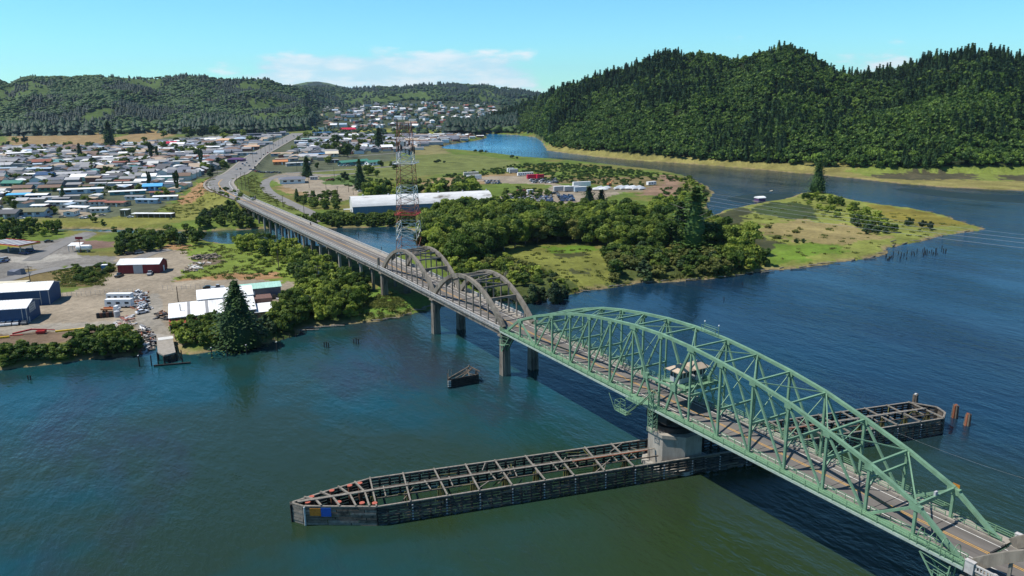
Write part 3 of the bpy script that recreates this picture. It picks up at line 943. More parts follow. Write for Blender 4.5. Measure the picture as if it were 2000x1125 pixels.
ZB = 12.7            # bottom chord
sw = empty('swing_truss_bridge', (0, 0, 0), 0, 'pale green steel through-truss swing span with curved top chords over the central pier', 'bridge')
S_ = M['green_steel']
for sx in (-1, 1):
    X = TW * sx
    top = [(X, ny(0), ZB)] + [(X, ny(i), nt_(i)) for i in range(1, 16)] + [(X, ny(16), ZB)]
    q = MB()
    for a_, b_ in zip(top, top[1:]):
        q.beam(a_, b_, .62, .58)
    for i in range(1, 16):                       # gusset plates
        x_, y_, z_ = top[i]
        s = .95 if i in (1, 7, 9, 15) else .7
        q.hexa([(X - .335, y_ - s, z_ - .9), (X + .335, y_ - s, z_ - .9), (X + .335, y_ + s, z_ - .9), (X - .335, y_ + s, z_ - .9),
                (X - .335, y_ - s, z_ + .05), (X + .335, y_ - s, z_ + .05), (X + .335, y_ + s, z_ + .05), (X - .335, y_ + s, z_ + .05)])
    q.build('top_chord', S_, sw)
    q = MB(); q.beam((X, 65.4, ZB), (X, -65.4, ZB), .55, .7); q.build('bottom_chord', S_, sw)
    for i in range(1, 16):
        if i == 8:
            q = MB(); q.beam((X, 0, ZB + .3), (X, 0, nt_(8) - .3), .36, .36, (0, 1, 0)); q.build('truss_post', S_, sw); continue
        q = MB()
        wd = .42 if i not in (7, 9) else .34
        q.beam((X, ny(i), ZB + .3), (X, ny(i), nt_(i) - .3), wd, wd, (0, 1, 0))
        q.build('truss_post', S_, sw)
    dg = [(1, 'b2')] + [(i + 1, 'b%d' % i) for i in range(2, 7)]
    for i, bb in dg:
        j = int(bb[1:])
        for mir in (0, 1):
            ii, jj = (16 - i, 16 - j) if mir else (i, j)
            q = MB(); wd = .34 if i != 1 else .4
            q.beam((X, ny(ii), nt_(ii) - .3), (X, ny(jj), ZB + .3), wd, wd, (1, 0, 0)); q.build('truss_diagonal', S_, sw)
    for s in (1, -1):                            # the deep panels over the pivot
        jn = (X, 4.3 * s, 19.3)
        q = MB()
        q.beam((X, 8.939 * s, nt_(7) - .3), jn, .46, .5, (1, 0, 0))
        q.build('truss_diagonal', S_, sw)
        q = MB(); q.beam(jn, (X, 1.9 * s, ZB + .2), .46, .46, (1, 0, 0)); q.build('truss_diagonal', S_, sw)
        q = MB(); q.beam(jn, (X, 7.6 * s, ZB + .2), .34, .34, (1, 0, 0)); q.build('truss_diagonal', S_, sw)
        q = MB(); q.box(X - .3, X + .3, 4.3 * s - .8, 4.3 * s + .8, 18.6, 20.0); q.build('gusset_plate', S_, sw)
    q = MB(); q.beam((X, 4.3, 19.25), (X, -4.3, 19.25), .4, .42); q.build('tower_beam', S_, sw)

# struts, sway frames and laterals between the two trusses
for i in range(1, 16):
    y_, z_ = ny(i), nt_(i)
    q = MB(); q.beam((-TW, y_, z_ - .1), (TW, y_, z_ - .1), .36, .32 if i not in (1, 15) else .6); q.build('top_strut', S_, sw)
    if i in (1, 15):
        continue
    zc = ZR + 5.6
    if z_ - zc > 1.2 and i != 8:
        q = MB(); q.beam((-TW, y_, zc), (TW, y_, zc), .3, .42)
        for s in (-1, 1):                        # curved knee plates
            pts = [(TW * s, zc - 2.0), (TW * s * .97 - .25 * s, zc - 2.0)]
            for k in range(5):
                t_ = k / 4
                pts.append((TW * s - s * (.35 + 1.75 * t_ ** 1.6), zc - 2.0 + 1.8 * t_ ** .7))
            pts.append((TW * s, zc - .2))
            for a_, b_ in zip(pts[1:-2], pts[2:-1]):
                q.beam((a_[0], y_, a_[1]), (b_[0], y_, b_[1]), .12, .3, (0, 1, 0))
        q.build('portal_strut', S_, sw)
        if z_ - zc > 3:
            q = MB()
            q.beam((-TW, y_, zc + .2), (TW, y_, z_ - .3), .13, .13, (0, 1, 0)); q.beam((TW, y_, zc + .2), (-TW, y_, z_ - .3), .13, .13, (0, 1, 0))
            q.build('sway_bracing', S_, sw)
    elif i != 8:
        q = MB()
        for s in (-1, 1):
            q.beam((TW * s, y_, z_ - 2.0), ((TW - 1.7) * s, y_, z_ - .3), .16, .2, (0, 1, 0))
        q.build('knee_brace', S_, sw)
for i in range(1, 15):
    s = 1 if i % 2 else -1
    q = MB(); q.beam((-TW * s, ny(i), nt_(i) - .1), (TW * s, ny(i + 1), nt_(i + 1) - .1), .2, .18); q.build('lateral_brace', S_, sw)
for s in (1, -1):
    q = MB()
    q.beam((-TW, 65.2 * s, ZB), (TW, 65.2 * s, ZB), .5, .9); q.build('end_floor_beam', S_, sw)
# floor
q = MB()
for i in range(0, 17):
    q.beam((-TW, ny(i), ZB - .1), (TW, ny(i), ZB - .1), .35, 1.0)
for x_ in (-3.2, -1.6, 0, 1.6, 3.2):
    q.beam((x_, 65, 12.95), (x_, -65, 12.95), .2, .5)
q.build('floor_framing', S_, sw)
q = MB(); q.box(-4.25, 4.25, -65.3, 65.3, ZR - .22, ZR); q.build('roadway', M['asphalt'], sw)
for i in range(0, 17):                           # dark joints across the deck at every floor beam
    q = MB(); q.box(-4.2, 4.2, ny(i) - .06, ny(i) + .06, ZR + .003, ZR + .006 if i % 2 else ZR + .0065); q.build('deck_joint', M['black'], sw)
for x_, c, w_ in ((-.19, 'yellow_line', .12), (.19, 'yellow_line', .12), (3.05, 'white_line', .12), (-3.05, 'white_line', .12)):
    q = MB(); q.box(x_ - w_ / 2, x_ + w_ / 2, -65.3, 65.3, ZR + .004, ZR + .012); q.build('lane_line', M[c], sw)
for s in (-1, 1):
    a_, b_ = sorted((4.28 * s, 6.35 * s))
    q = MB(); q.box(min(3.95 * s, 4.27 * s), max(3.95 * s, 4.27 * s), -65.3, 65.3, ZR + .001, ZR + .2); q.build('curb', M['sidewalk'], sw)
    q = MB(); q.box(a_, b_, -65.3, 65.3, ZR - .02, ZR + .08); q.build('walkway', M['sidewalk'] if s > 0 else M['green_rail'], sw)
    q = MB()
    for k in range(0, 33):
        y_ = -65.0 + k * 4.0625
        q.beam((4.8 * s, y_, 12.8), (6.3 * s, y_, 13.35), .12, .3, (0, 1, 0))
    q.build('walkway_bracket', S_, sw)
    q = MB(); q.box(min(6.36 * s, 6.50 * s), max(6.36 * s, 6.50 * s), -65.3, 65.3, ZR - .42, ZR + .02)
    q.build('walkway_fascia', M['green_light'], sw)
    gap = [(-65.3, 65.3)] if s > 0 else [(-65.3, -1.5), (7.5, 65.3)]
    q = MB()
    for g0, g1 in gap:
        for z_ in (ZR + .42, ZR + .78, ZR + 1.13):
            q.beam((6.4 * s, g0, z_), (6.4 * s, g1, z_), .09, .09)
        n_ = int((g1 - g0) / 2.6)
        for k in range(n_ + 1):
            y_ = g0 + (g1 - g0) * k / n_
            q.beam((6.4 * s, y_, ZR - .1), (6.4 * s, y_, ZR + 1.15), .12, .12, (0, 1, 0))
        n_ = int((g1 - g0) / .26)
        for k in range(n_):
            y_ = g0 + (g1 - g0) * (k + .5) / n_
            q.box(6.385 * s - .012, 6.385 * s + .012, y_ - .02, y_ + .02, ZR + .45, ZR + .78)
    q.build('outer_railing', M['green_rail'], sw)
    for i in range(0, 16):                       # broken lengths of guard rail between the posts
        q = MB()
        y0, y1 = ny(i) - .55, ny(i + 1) + .55
        if abs(ny(i)) < 9.1 and abs(ny(i + 1)) < 9.1 and s < 0:
            continue
        for z_ in (ZR + .55, ZR + .95):
            q.beam((4.28 * s, y0, z_), (4.28 * s, y1, z_), .07, .09)
        k_ = 4
        for k in range(k_ + 1):
            y_ = y0 + (y1 - y0) * k / k_
            q.beam((4.28 * s, y_, ZR + .2), (4.28 * s, y_, ZR + 1.0), .1, .1, (0, 1, 0))
        q.build('guard_rail', M['green_rail'], sw)

# operator's house above the roadway
q = MB(); q.box(-2.8, 6.4, -5.6, 1.2, 18.75, 19.0)
for y_ in (-5.6, 1.2):
    q.beam((-TW, y_, 18.6), (6.6, y_, 18.6), .3, .4)
for y_ in (-5.4, 1.0):
    q.beam((6.3, y_, 18.6), (5.0, y_, 14.6), .18, .18, (0, 1, 0))
hp = q.build('house_platform', M['green_rail'], sw)


def hip_roof(x0, x1, y0, y1, z0, h, over=.75):
    x0, x1, y0, y1 = x0 - over, x1 + over, y0 - over, y1 + over
    cx, cy = (x0 + x1) / 2, (y0 + y1) / 2
    q_ = MB()
    q_.add([(x0, y0, z0), (x1, y0, z0), (x1, y1, z0), (x0, y1, z0), (cx, cy, z0 + h), (x0, y0, z0 - .14), (x1, y0, z0 - .14), (x1, y1, z0 - .14), (x0, y1, z0 - .14)],
           [(0, 1, 4), (1, 2, 4), (2, 3, 4), (3, 0, 4), (0, 5, 6, 1), (1, 6, 7, 2), (2, 7, 8, 3), (3, 8, 5, 0), (5, 8, 7, 6)])
    return q_


for (x0, x1, y0, y1) in ((-2.0, .8, -2.9, -.1), (2.6, 5.2, -3.0, -.2)):
    q = MB(); q.box(x0, x1, y0, y1, 19.0, 21.6); hb = q.build('operator_house', M['p_palegrey'], sw)
    hip_roof(x0, x1, y0, y1, 21.68, 1.25).build('house_roof', M['r_tan'], hb)
    q = MB()
    n_ = 3
    for k in range(n_):
        a_ = x0 + (x1 - x0) * (k + .15) / n_; b_ = x0 + (x1 - x0) * (k + .85) / n_
        q.box(a_, b_, y0 - .03, y0 - .002, 20.1, 21.3); q.box(a_, b_, y1 + .002, y1 + .03, 20.1, 21.3)
        c_ = y0 + (y1 - y0) * (k + .15) / n_; d_ = y0 + (y1 - y0) * (k + .85) / n_
        q.box(x0 - .03, x0 - .002, c_, d_, 20.1, 21.3); q.box(x1 + .002, x1 + .03, c_, d_, 20.1, 21.3)
    q.build('window', M['glass'], hb)
q = MB()
for y_ in (-5.5, 1.1):
    for z_ in (19.5, 20.0):
        q.beam((-2.7, y_, z_), (6.3, y_, z_), .06, .06)
for z_ in (19.5, 20.0):
    q.beam((6.3, -5.5, z_), (6.3, 1.1, z_), .06, .06)
for k in range(8):
    for y_ in (-5.5, 1.1):
        q.beam((-2.7 + k * 1.28, y_, 19), (-2.7 + k * 1.28, y_, 20), .06, .06, (0, 1, 0))
q.build('house_railing', M['green_rail'], sw)
# machinery landing and stairs hanging off the near side
X = -TW
q = MB()
q.box(-7.6, -4.9, 3.0, 7.6, ZR - .1, ZR + .05)
for z_ in (.5, 1.0): q.beam((-7.55, 3, ZR + z_), (-7.55, 7.5, ZR + z_), .07, .07)
for k in range(6): q.beam((-7.55, 3 + k * .9, ZR), (-7.55, 3 + k * .9, ZR + 1), .06, .06, (0, 1, 0))
q.build('landing', S_, sw); q = MB()
q.box(-8.2, -6.6, 6.5, 10.4, 9.9, 10.05)
for z_ in (.5, 1.0):
    q.beam((-8.15, 6.5, 10 + z_), (-8.15, 10.4, 10 + z_), .07, .07); q.beam((-6.65, 10.4, 10 + z_), (-8.15, 10.4, 10 + z_), .07, .07)
for k in range(6):
    q.beam((-8.15, 6.5 + k * .78, 10), (-8.15, 6.5 + k * .78, 11), .06, .06, (0, 1, 0))
q.build('landing', S_, sw)
q = MB()
for x_ in (-7.6, -6.8):
    q.beam((x_, 7.4, 10.0), (x_, 3.4, ZR), .08, .3, (1, 0, 0)); q.beam((x_, 7.4, 11.0), (x_, 3.4, ZR + 1), .06, .06, (1, 0, 0))
    q.beam((x_, 3.2, ZR), (x_, -.2, 17.0), .08, .3, (1, 0, 0)); q.beam((x_, 3.2, ZR + 1.0), (x_, -.2, 18.0), .06, .06, (1, 0, 0))
for k in range(12):
    t_ = (k + .5) / 12
    q.beam((-7.6, 7.4 - 4 * t_, 10.0 + 3.5 * t_), (-6.8, 7.4 - 4 * t_, 10.0 + 3.5 * t_), .28, .04)
    q.beam((-7.6, 3.2 - 3.4 * t_, ZR + 3.5 * t_), (-6.8, 3.2 - 3.4 * t_, ZR + 3.5 * t_), .28, .04)
q.build('stair', S_, sw)
q = MB()                                         # little lattice cage and braces below the walkway
for x_, y_ in ((-8.2, 10.4), (-8.2, 8.8), (-6.6, 10.4), (-6.6, 8.8)):
    q.beam((x_, y_, 9.9), (x_, y_, 12.3), .1, .1, (0, 1, 0))
for z_ in (11.1, 12.3):
    q.beam((-8.2, 10.4, z_), (-8.2, 8.8, z_), .08, .08); q.beam((-6.6, 10.4, z_), (-6.6, 8.8, z_), .08, .08)
    q.beam((-8.2, 10.4, z_), (-6.6, 10.4, z_), .08, .08); q.beam((-8.2, 8.8, z_), (-6.6, 8.8, z_), .08, .08)
q.beam((-8.2, 10.4, 9.9), (-8.2, 8.8, 12.3), .07, .07, (1, 0, 0)); q.beam((-8.2, 12.6, 13.2), (-8.2, 10.4, 10.0), .1, .1, (1, 0, 0))
q.build('lattice_cage', S_, sw)
q = MB()                                         # lattice column down onto the pier
cx, cy = -6.1, .2
for dx in (-.7, .7):
    for dy in (-.7, .7):
        q.beam((cx + dx, cy + dy, 8.2), (cx + dx, cy + dy, 17.2), .13, .13, (0, 1, 0))
for k in range(9):
    z_ = 8.4 + k * 1.0
    for dx in (-.7, .7):
        q.beam((cx + dx, cy - .7, z_), (cx + dx, cy + .7, z_ + 1), .07, .07, (1, 0, 0)); q.beam((cx + dx, cy - .7, z_), (cx + dx, cy + .7, z_), .06, .06, (1, 0, 0))
    for dy in (-.7, .7):
        q.beam((cx - .7, cy + dy, z_), (cx + .7, cy + dy, z_ + 1), .07, .07, (0, 1, 0))
q.build('lattice_column', S_, sw)
q = MB()
q.tube((0, 0, 8.3), (0, 0, 9.4), 4.6, 4.6, 28); q.tube((0, 0, 9.4), (0, 0, 11.0), 3.6, 3.2, 24)
for x_ in (-TW, TW):
    q.box(x_ - .5, x_ + .5, -3.2, 3.2, 10.6, 12.3)
for y_ in (-2, 2):
    q.box(-TW, TW, y_ - .5, y_ + .5, 10.4, 12.0)
q.build('pivot_drum', M['plank_dark0'], sw)
q = MB()                                         # signal mast frame on the far chord
y9, z9 = -4, nt_(8) + .3
for y_ in (-2.5, -6.5):
    q.tube((TW, y_, nt_(8)), (TW, y_, z9 + 1.6), .06); q.tube((TW - .9, y_, nt_(8)), (TW - .9, y_, z9 + 1.1), .05)
for z_ in (z9 + .6, z9 + 1.1):
    q.tube((TW, -2.5, z_), (TW, -6.5, z_), .04); q.tube((TW - .9, -2.5, z_), (TW - .9, -6.5, z_), .04)
q.build('mast_frame', M['green_rail'], sw)
for y_ in (-2.5, -6.5):
    q = MB(); q.tube((TW, y_, z9 + 1.6), (TW, y_, z9 + 1.8), .16, .12); q.build('signal_lamp', M['p_white'], sw)
q = MB(); q.box(TW + .34, TW + .42, -57.4, -56.3, nt_(15) - .6, nt_(15) + .6); q.build('sign_board', M['orange_board'], sw)
q = MB(); q.box(-.3, .3, -56.9, -56.6, nt_(15) + .1, nt_(15) + .8); q.build('signal_box', M['p_palegrey'], sw)
# end ladder hoops at the near end
q = MB()
for k, y_ in enumerate((-58.5, -60.3, -62.0, -63.8)):
    for a in range(8):
        t0, t1 = math.pi * a / 8, math.pi * (a + 1) / 8
        q.beam((-5.6 + .9 * math.cos(t0), y_, ZR + 1.3 + 1.2 * math.sin(t0)), (-5.6 + .9 * math.cos(t1), y_, ZR + 1.3 + 1.2 * math.sin(t1)), .08, .08, (0, 1, 0))
    q.beam((-6.5, y_, ZR), (-6.5, y_, ZR + 1.3), .08, .08, (0, 1, 0)); q.beam((-4.7, y_, ZR), (-4.7, y_, ZR + 1.3), .08, .08, (0, 1, 0))
for z_ in (.7, 1.3):
    q.beam((-6.5, -58, ZR + z_), (-6.5, -64.5, ZR + z_), .08, .08)
q.build('ladder_hoops', M['green_rail'], sw)
for yy, s in ((-62.5, -1), (64.0, 1)):
    q = MB()                                     # end jacks and lattice struts under the ends
    for x_ in (-6.3, -4.6):
        q.beam((x_, yy + 3.5 * -s, 12.6), (x_, yy + .6 * s, 7.5), .2, .2, (1, 0, 0)); q.beam((x_, yy + 1.0 * s, 12.6), (x_, yy + .6 * s, 7.5), .18, .18, (1, 0, 0))
        for k in range(5):
            t_ = k / 5
            q.beam((x_, yy + (3.5 * -s) * (1 - t_), 12.6 - 5 * t_), (x_, yy + s * .9, 12.1 - 4.6 * t_), .07, .07, (1, 0, 0))
    for z_ in (8, 9.6, 11.2):
        q.beam((-6.3, yy + .6 * s, z_), (-4.6, yy + .6 * s, z_), .1, .1)
    q.box(-6.9, -4.3, yy - .8, yy + .9, 9.6, 9.75)
    for x_, y_ in ((-6.9, yy - .8), (-6.9, yy + .9), (-5.6, yy - .8), (-5.6, yy + .9)):
        q.beam((x_, y_, 9.7), (x_, y_, 11.3), .08, .08, (0, 1, 0))
    q.beam((-6.9, yy - .8, 11.3), (-6.9, yy + .9, 11.3), .08, .08)
    q.build('end_bracing', S_, sw)

# ------------------------------------------------------------------ pivot pier
pv = empty('pivot_pier', (0.3, 0, 0), 0, 'massive octagonal pale concrete pier under the middle of the green swing span', 'bridge pier')
oct_ = lambda r: [(r * math.cos(math.pi / 8 + k * math.pi / 4), r * math.sin(math.pi / 8 + k * math.pi / 4)) for k in range(8)]
q = MB(); q.prism(oct_(6.1), .8, 7.5); q.build('shaft', M['pier_concrete'], pv)
q = MB(); q.prism(oct_(6.45), 7.5, 8.25); q.build('cap', M['pier_concrete'], pv)
q = MB(); q.prism(oct_(7.4), -3, .8); q.build('footing', M['concrete'], pv)

# ------------------------------------------------------------------ concrete tied arches


def arch_z(y, y0, y1, rise=10.6):
    t_ = (y - (y0 + y1) / 2) / ((y1 - y0) / 2)
    return ZR + .1 + rise * (1 - abs(t_) ** 2.1)


def concrete_deck(root, y0, y1, zf, bal=True, barrier=True):
    n_ = max(1, int(abs(y1 - y0) / 6))
    ys = [y0 + (y1 - y0) * k / n_ for k in range(n_ + 1)]

    def strip(x0, x1, dz0, dz1, name, mt, up=0.0):
        q_ = MB()
        vs, fs = [], []
        for y_ in ys:
            z_ = zf(y_)
            vs += [(x0, y_, z_ + dz0), (x1, y_, z_ + dz0), (x1, y_, z_ + dz1), (x0, y_, z_ + dz1)]
        for k in range(len(ys) - 1):
            a = 4 * k; b2 = a + 4
            for i in range(4):
                j = (i + 1) % 4
                fs.append((a + i, a + j, b2 + j, b2 + i))
        fs += [(3, 2, 1, 0), tuple(4 * (len(ys) - 1) + i for i in range(4))]
        q_.add(vs, fs)
        return q_.build(name, mt, root)
    strip(-4.25, 4.25, -.3, 0, 'roadway', M['asphalt'])
    strip(-.25, -.13, .004, .012, 'lane_line', M['yellow_line']); strip(.13, .25, .004, .012, 'lane_line', M['yellow_line'])
    for s in (-1, 1):
        strip(*sorted((3.0 * s, 3.12 * s)), .004, .012, 'lane_line', M['white_line'])
        strip(*sorted((4.26 * s, 6.25 * s)), -.28, .18, 'pavement', M['sidewalk'])
        strip(*sorted((5.1 * s, 5.9 * s)), -1.5, -.285, 'edge_girder', M['old_concrete'])
        q_ = MB()
        L = abs(y1 - y0); k_ = int(L / 3.4)
        sl_ = [y0 + (y1 - y0) * k / k_ for k in range(k_ + 1)]
        for y_ in sl_:
            z_ = zf(y_)
            q_.box(6.26 * s - .17, 6.26 * s + .17, y_ - .2, y_ + .2, z_ - .05, z_ + 1.28)
        for a, b2 in zip(sl_, sl_[1:]):
            za, zb = zf(a), zf(b2)
            q_.beam((6.26 * s, a, za + 1.12), (6.26 * s, b2, zb + 1.12), .2, .2); q_.beam((6.26 * s, a, za + .32), (6.26 * s, b2, zb + .32), .22, .2)
            m_ = 8
            for k in range(m_):
                t_ = (k + .5) / m_; yy_ = a + (b2 - a) * t_; z_ = za + (zb - za) * t_
                q_.box(6.26 * s - .07, 6.26 * s + .07, yy_ - .1, yy_ + .1, z_ + .38, z_ + 1.06)
        q_.build('balustrade', M['rail_concrete'], root)
    return strip


def make_arch(y0, y1, label):
    root = empty('concrete_arch_span', (0, 0, 0), 0, label, 'arch bridge', 'weathered concrete tied arch spans')
    concrete_deck(root, y0 + .1, y1 - .1, lambda y_: ZR)
    nh = 9
    for s in (-1, 1):
        X = 4.85 * s
        q = MB(); n_ = 26
        vs, fs = [], []
        for k in range(n_ + 1):
            t_ = -1 + 2 * k / n_
            y_ = (y0 + y1) / 2 + t_ * (y1 - y0) / 2 * .985
            z_ = arch_z(y_, y0, y1)
            e = .02
            tg = Vector((0, 1, (arch_z(y_ + e, y0, y1) - arch_z(y_ - e, y0, y1)) / (2 * e))).normalized()
            nn = Vector((0, -tg.z, tg.y))
            hw_, dp = .48, .5 + .32 * abs(t_) ** 2
            for a, c in ((-1, -1), (1, -1), (1, 1), (-1, 1)):
                p = Vector((X + a * hw_, y_, z_)) + nn * dp * c
                vs.append((p.x, p.y, max(p.z, ZR - .1)))
        for k in range(n_):
            a = 4 * k
            for i in range(4):
                j = (i + 1) % 4
                fs.append((a + i, a + j, a + 4 + j, a + 4 + i))
        fs += [(3, 2, 1, 0), tuple(4 * n_ + i for i in range(4))]
        q.add(vs, fs); q.build('arch_rib', M['old_concrete'], root)
        for k in range(1, nh + 1):
            y_ = y0 + (y1 - y0) * k / (nh + 1)
            q = MB(); q.box(X - .16, X + .16, y_ - .2, y_ + .2, ZR - .2, arch_z(y_, y0, y1) - .45); q.build('hanger', M['old_concrete'], root)
    ks = [3, 4, 5, 6, 7]
    for k in ks:
        y_ = y0 + (y1 - y0) * k / (nh + 1); z_ = arch_z(y_, y0, y1) - .1
        q = MB(); q.beam((-4.4, y_, z_), (4.4, y_, z_), .4, .5); q.build('cross_strut', M['old_concrete'], root)
    for i, (a, b2) in enumerate(zip(ks, ks[1:])):
        ya, yb = y0 + (y1 - y0) * a / (nh + 1), y0 + (y1 - y0) * b2 / (nh + 1)
        s = 1 if i % 2 else -1
        q = MB(); q.beam((-4.4 * s, ya + .2, arch_z(ya, y0, y1) - .1), (4.4 * s, yb - .2, arch_z(yb, y0, y1) - .1), .3, .34); q.build('wind_brace', M['old_concrete'], root)
    for k in (1.95, 8.05):
        y_ = y0 + (y1 - y0) * k / (nh + 1); z_ = arch_z(y_, y0, y1)
        q = MB(); n_ = 12
        vs, fs = [], []
        for j in range(n_ + 1):                  # strut with an arched soffit
            x_ = -4.4 + 8.8 * j / n_; zt = z_ + .1; zb = z_ - .45 - 1.7 * abs(x_ / 4.4) ** 2.4
            vs += [(x_, y_ - .3, zb), (x_, y_ + .3, zb), (x_, y_ + .3, zt), (x_, y_ - .3, zt)]
        for j in range(n_):
            a = 4 * j
            for i in range(4):
                jj = (i + 1) % 4
                fs.append((a + i, a + 4 + i, a + 4 + jj, a + jj))
        q.add(vs, fs); q.build('portal_frame', M['old_concrete'], root)
    q = MB()
    for k in range(0, 11):
        y_ = y0 + .5 + (y1 - y0 - 1) * k / 10
        q.beam((-5.0, y_, ZR - .9), (5.0, y_, ZR - .9), .4, 1.1)
    q.build('floor_beams', M['old_concrete'], root)
    return root


make_arch(65.5, 112.5, 'weathered grey concrete arch span joining the green swing truss on the town side')
make_arch(112.5, 159.5, 'weathered grey concrete arch span nearest the land and the long viaduct')
for s in (-1, 1):
    q = MB(); q.box(min(6.0 * s, 6.6 * s), max(6.0 * s, 6.6 * s), -66.7, -65.5, ZR - .4, ZR + 1.35); q.box(min(5.95 * s, 6.65 * s), max(5.95 * s, 6.65 * s), -66.8, -65.45, ZR + 1.35, ZR + 1.5)
    tag(q.build('end_post', M['rail_concrete']), 'pale concrete rail end post at the near end of the truss, ' + ('far railing' if s > 0 else 'near railing'), 'post', 'rail end posts')
make_arch(-112.5, -65.7, 'grey concrete arch span at the near end of the green truss, only its end showing')


def arch_pier(y_, label, hgt=13.3, zb=-3):
    root = empty('bridge_pier', (0, y_, 0), 0, label, 'bridge pier', 'concrete piers of the arch spans')
    for s in (-1, 1):
        q = MB(); x_ = 4.7 * s
        q.hexa([(x_ - 1.35, -1.1, zb), (x_ + 1.35, -1.1, zb), (x_ + 1.35, 1.1, zb), (x_ - 1.35, 1.1, zb),
                (x_ - 1.1, -.9, hgt - 1.4), (x_ + 1.1, -.9, hgt - 1.4), (x_ + 1.1, .9, hgt - 1.4), (x_ - 1.1, .9, hgt - 1.4)])
        for dx in (-.62, .62):
            q.box(x_ + dx - .22, x_ + dx + .22, -1.28, -1.0, zb, hgt - 2.6); q.box(x_ + dx - .22, x_ + dx + .22, 1.0, 1.28, zb, hgt - 2.6)
        q.build('column', M['pier_concrete' if False else 'old_concrete'], root)
    q = MB(); n_ = 14; vs, fs = [], []
    for j in range(n_ + 1):
        x_ = -3.6 + 7.2 * j / n_; zbm = hgt - 2.2 - 3.2 * abs(x_ / 3.6) ** 2.6
        vs += [(x_, -.75, zbm), (x_, .75, zbm), (x_, .75, hgt - 1.4), (x_, -.75, hgt - 1.4)]
    for j in range(n_):
        a = 4 * j
        for i in range(4):
            jj = (i + 1) % 4
            fs.append((a + i, a + 4 + i, a + 4 + jj, a + jj))
    q.add(vs, fs); q.build('arched_web', M['old_concrete'], root)
    q = MB(); q.box(-6.3, 6.3, -1.3, 1.3, hgt - 1.4, hgt - .95); q.build('cap', M['old_concrete'], root)
    return root


arch_pier(65.6, 'two-column concrete pier where the green truss meets the concrete arches', 13.0)
arch_pier(112.5, 'two-column concrete pier in the water between the two concrete arch spans', 13.0)
arch_pier(159.6, 'two-column concrete pier on the grassy bank at the landward arch end', 13.0)
arch_pier(-66.2, 'concrete pier under the near end of the green truss', 13.0)
for x_ in (-6.0, 6.0):
    q = MB(); q.prism([(x_ + .55 * math.cos(a * math.pi / 4 + .39), 161.2 + .55 * math.sin(a * math.pi / 4 + .39)) for a in range(8)], ZR + .1, ZR + 3.9)
    q.prism([(x_ + .4 * math.cos(a * math.pi / 4 + .39), 161.2 + .4 * math.sin(a * math.pi / 4 + .39)) for a in range(8)], ZR + 3.9, ZR + 4.3)
    o = q.build('entrance_pylon', M['old_concrete'])
    tag(o, 'dark octagonal concrete pylon at the arch entrance, ' + ('near railing side' if x_ < 0 else 'far railing side'), 'pylon', 'pylons at the arch entrance')
for x_ in (-6.1, 6.1):
    q = MB(); q.box(x_ - .45, x_ + .45, 430.6, 431.8, 8.6, 12.4); q.box(x_ - .3, x_ + .3, 430.8, 431.6, 12.4, 12.9)
    o = q.build('end_pylon', M['old_concrete'])
    tag(o, 'dark square pylon where the viaduct ends and the highway curve begins, ' + ('town-houses side' if x_ < 0 else 'frontage-road side'), 'pylon', 'pylons at the viaduct end')

# ------------------------------------------------------------------ viaduct
zv = lambda y_: ZR - .015 * max(0, y_ - 160)
vd = empty('approach_viaduct', (0, 0, 0), 0, 'long straight concrete viaduct deck with pale balustrades running inland', 'viaduct')
concrete_deck(vd, 159.6, 431, zv)
for x_ in (-3.4, -1.1, 1.1, 3.4):
    q = MB(); vs, fs = [], []
    for k in range(17):
        y_ = 160 + (430.5 - 160) * k / 16
        vs += [(x_ - .2, y_, zv(y_) - 1.4), (x_ + .2, y_, zv(y_) - 1.4), (x_ + .2, y_, zv(y_) - .3), (x_ - .2, y_, zv(y_) - .3)]
    for k in range(16):
        a = 4 * k
        for i in range(4):
            j = (i + 1) % 4
            fs.append((a + i, a + j, a + 4 + j, a + 4 + i))
    q.add(vs, fs); q.build('girder', M['old_concrete'], vd)
ys_ = [172, 186, 200, 214.5, 229, 243.5, 258, 272.5, 287, 301.5, 316, 330.5, 345, 359.5, 374, 388.5, 403, 417]
ORD = ['first', 'second', 'third', 'fourth', 'fifth', 'sixth', 'seventh', 'eighth', 'ninth', 'tenth', 'eleventh', 'twelfth', 'thirteenth', 'fourteenth', 'fifteenth',
       'sixteenth', 'seventeenth', 'eighteenth', 'nineteenth']
for k, y_ in enumerate(ys_):
    root = empty('viaduct_pier', (0, y_, 0), 0, '%s two-column viaduct pier counting inland from the concrete arches' % ORD[k], 'viaduct pier', 'slim concrete piers under the viaduct')
    zt = zv(y_) - 1.4
    for s in (-1, 1):
        q = MB(); q.box(4.6 * s - .5, 4.6 * s + .5, -.5, .5, -2.5, zt - .9); q.build('column', M['concrete' if k % 2 else 'old_concrete'], root)
    q = MB(); q.box(-5.9, 5.9, -.6, .6, zt - .9, zt); q.build('cap_beam', M['old_concrete'], root)

# ------------------------------------------------------------------ timber fender round the pivot pier
fd = empty('timber_fender', (0, 0, 0), 0, 'long dark timber fender with open cross beams, pointed end upstream, under the swing span', 'fender')
ZF = 3.7
near_l, near_r = Vector((-64.6, 8.6)), Vector((62.4, -22.2))
far_l, far_r = Vector((-62.0, 19.9)), Vector((64.7, -12.1))
tipA, tipB = Vector((-76.3, 16.0)), Vector((-78.0, 18.6))
farmid = Vector((-70.7, 19.3 + .1))
eA, eB = Vector((66.1, -20.4)), Vector((67.7, -17.4))


M['plank_dark'] = mat('plank_dark', (0.060, 0.054, 0.046), .9, .5, 1.2, col2=(.02, .02, .018), spots=.5, bump=.3)


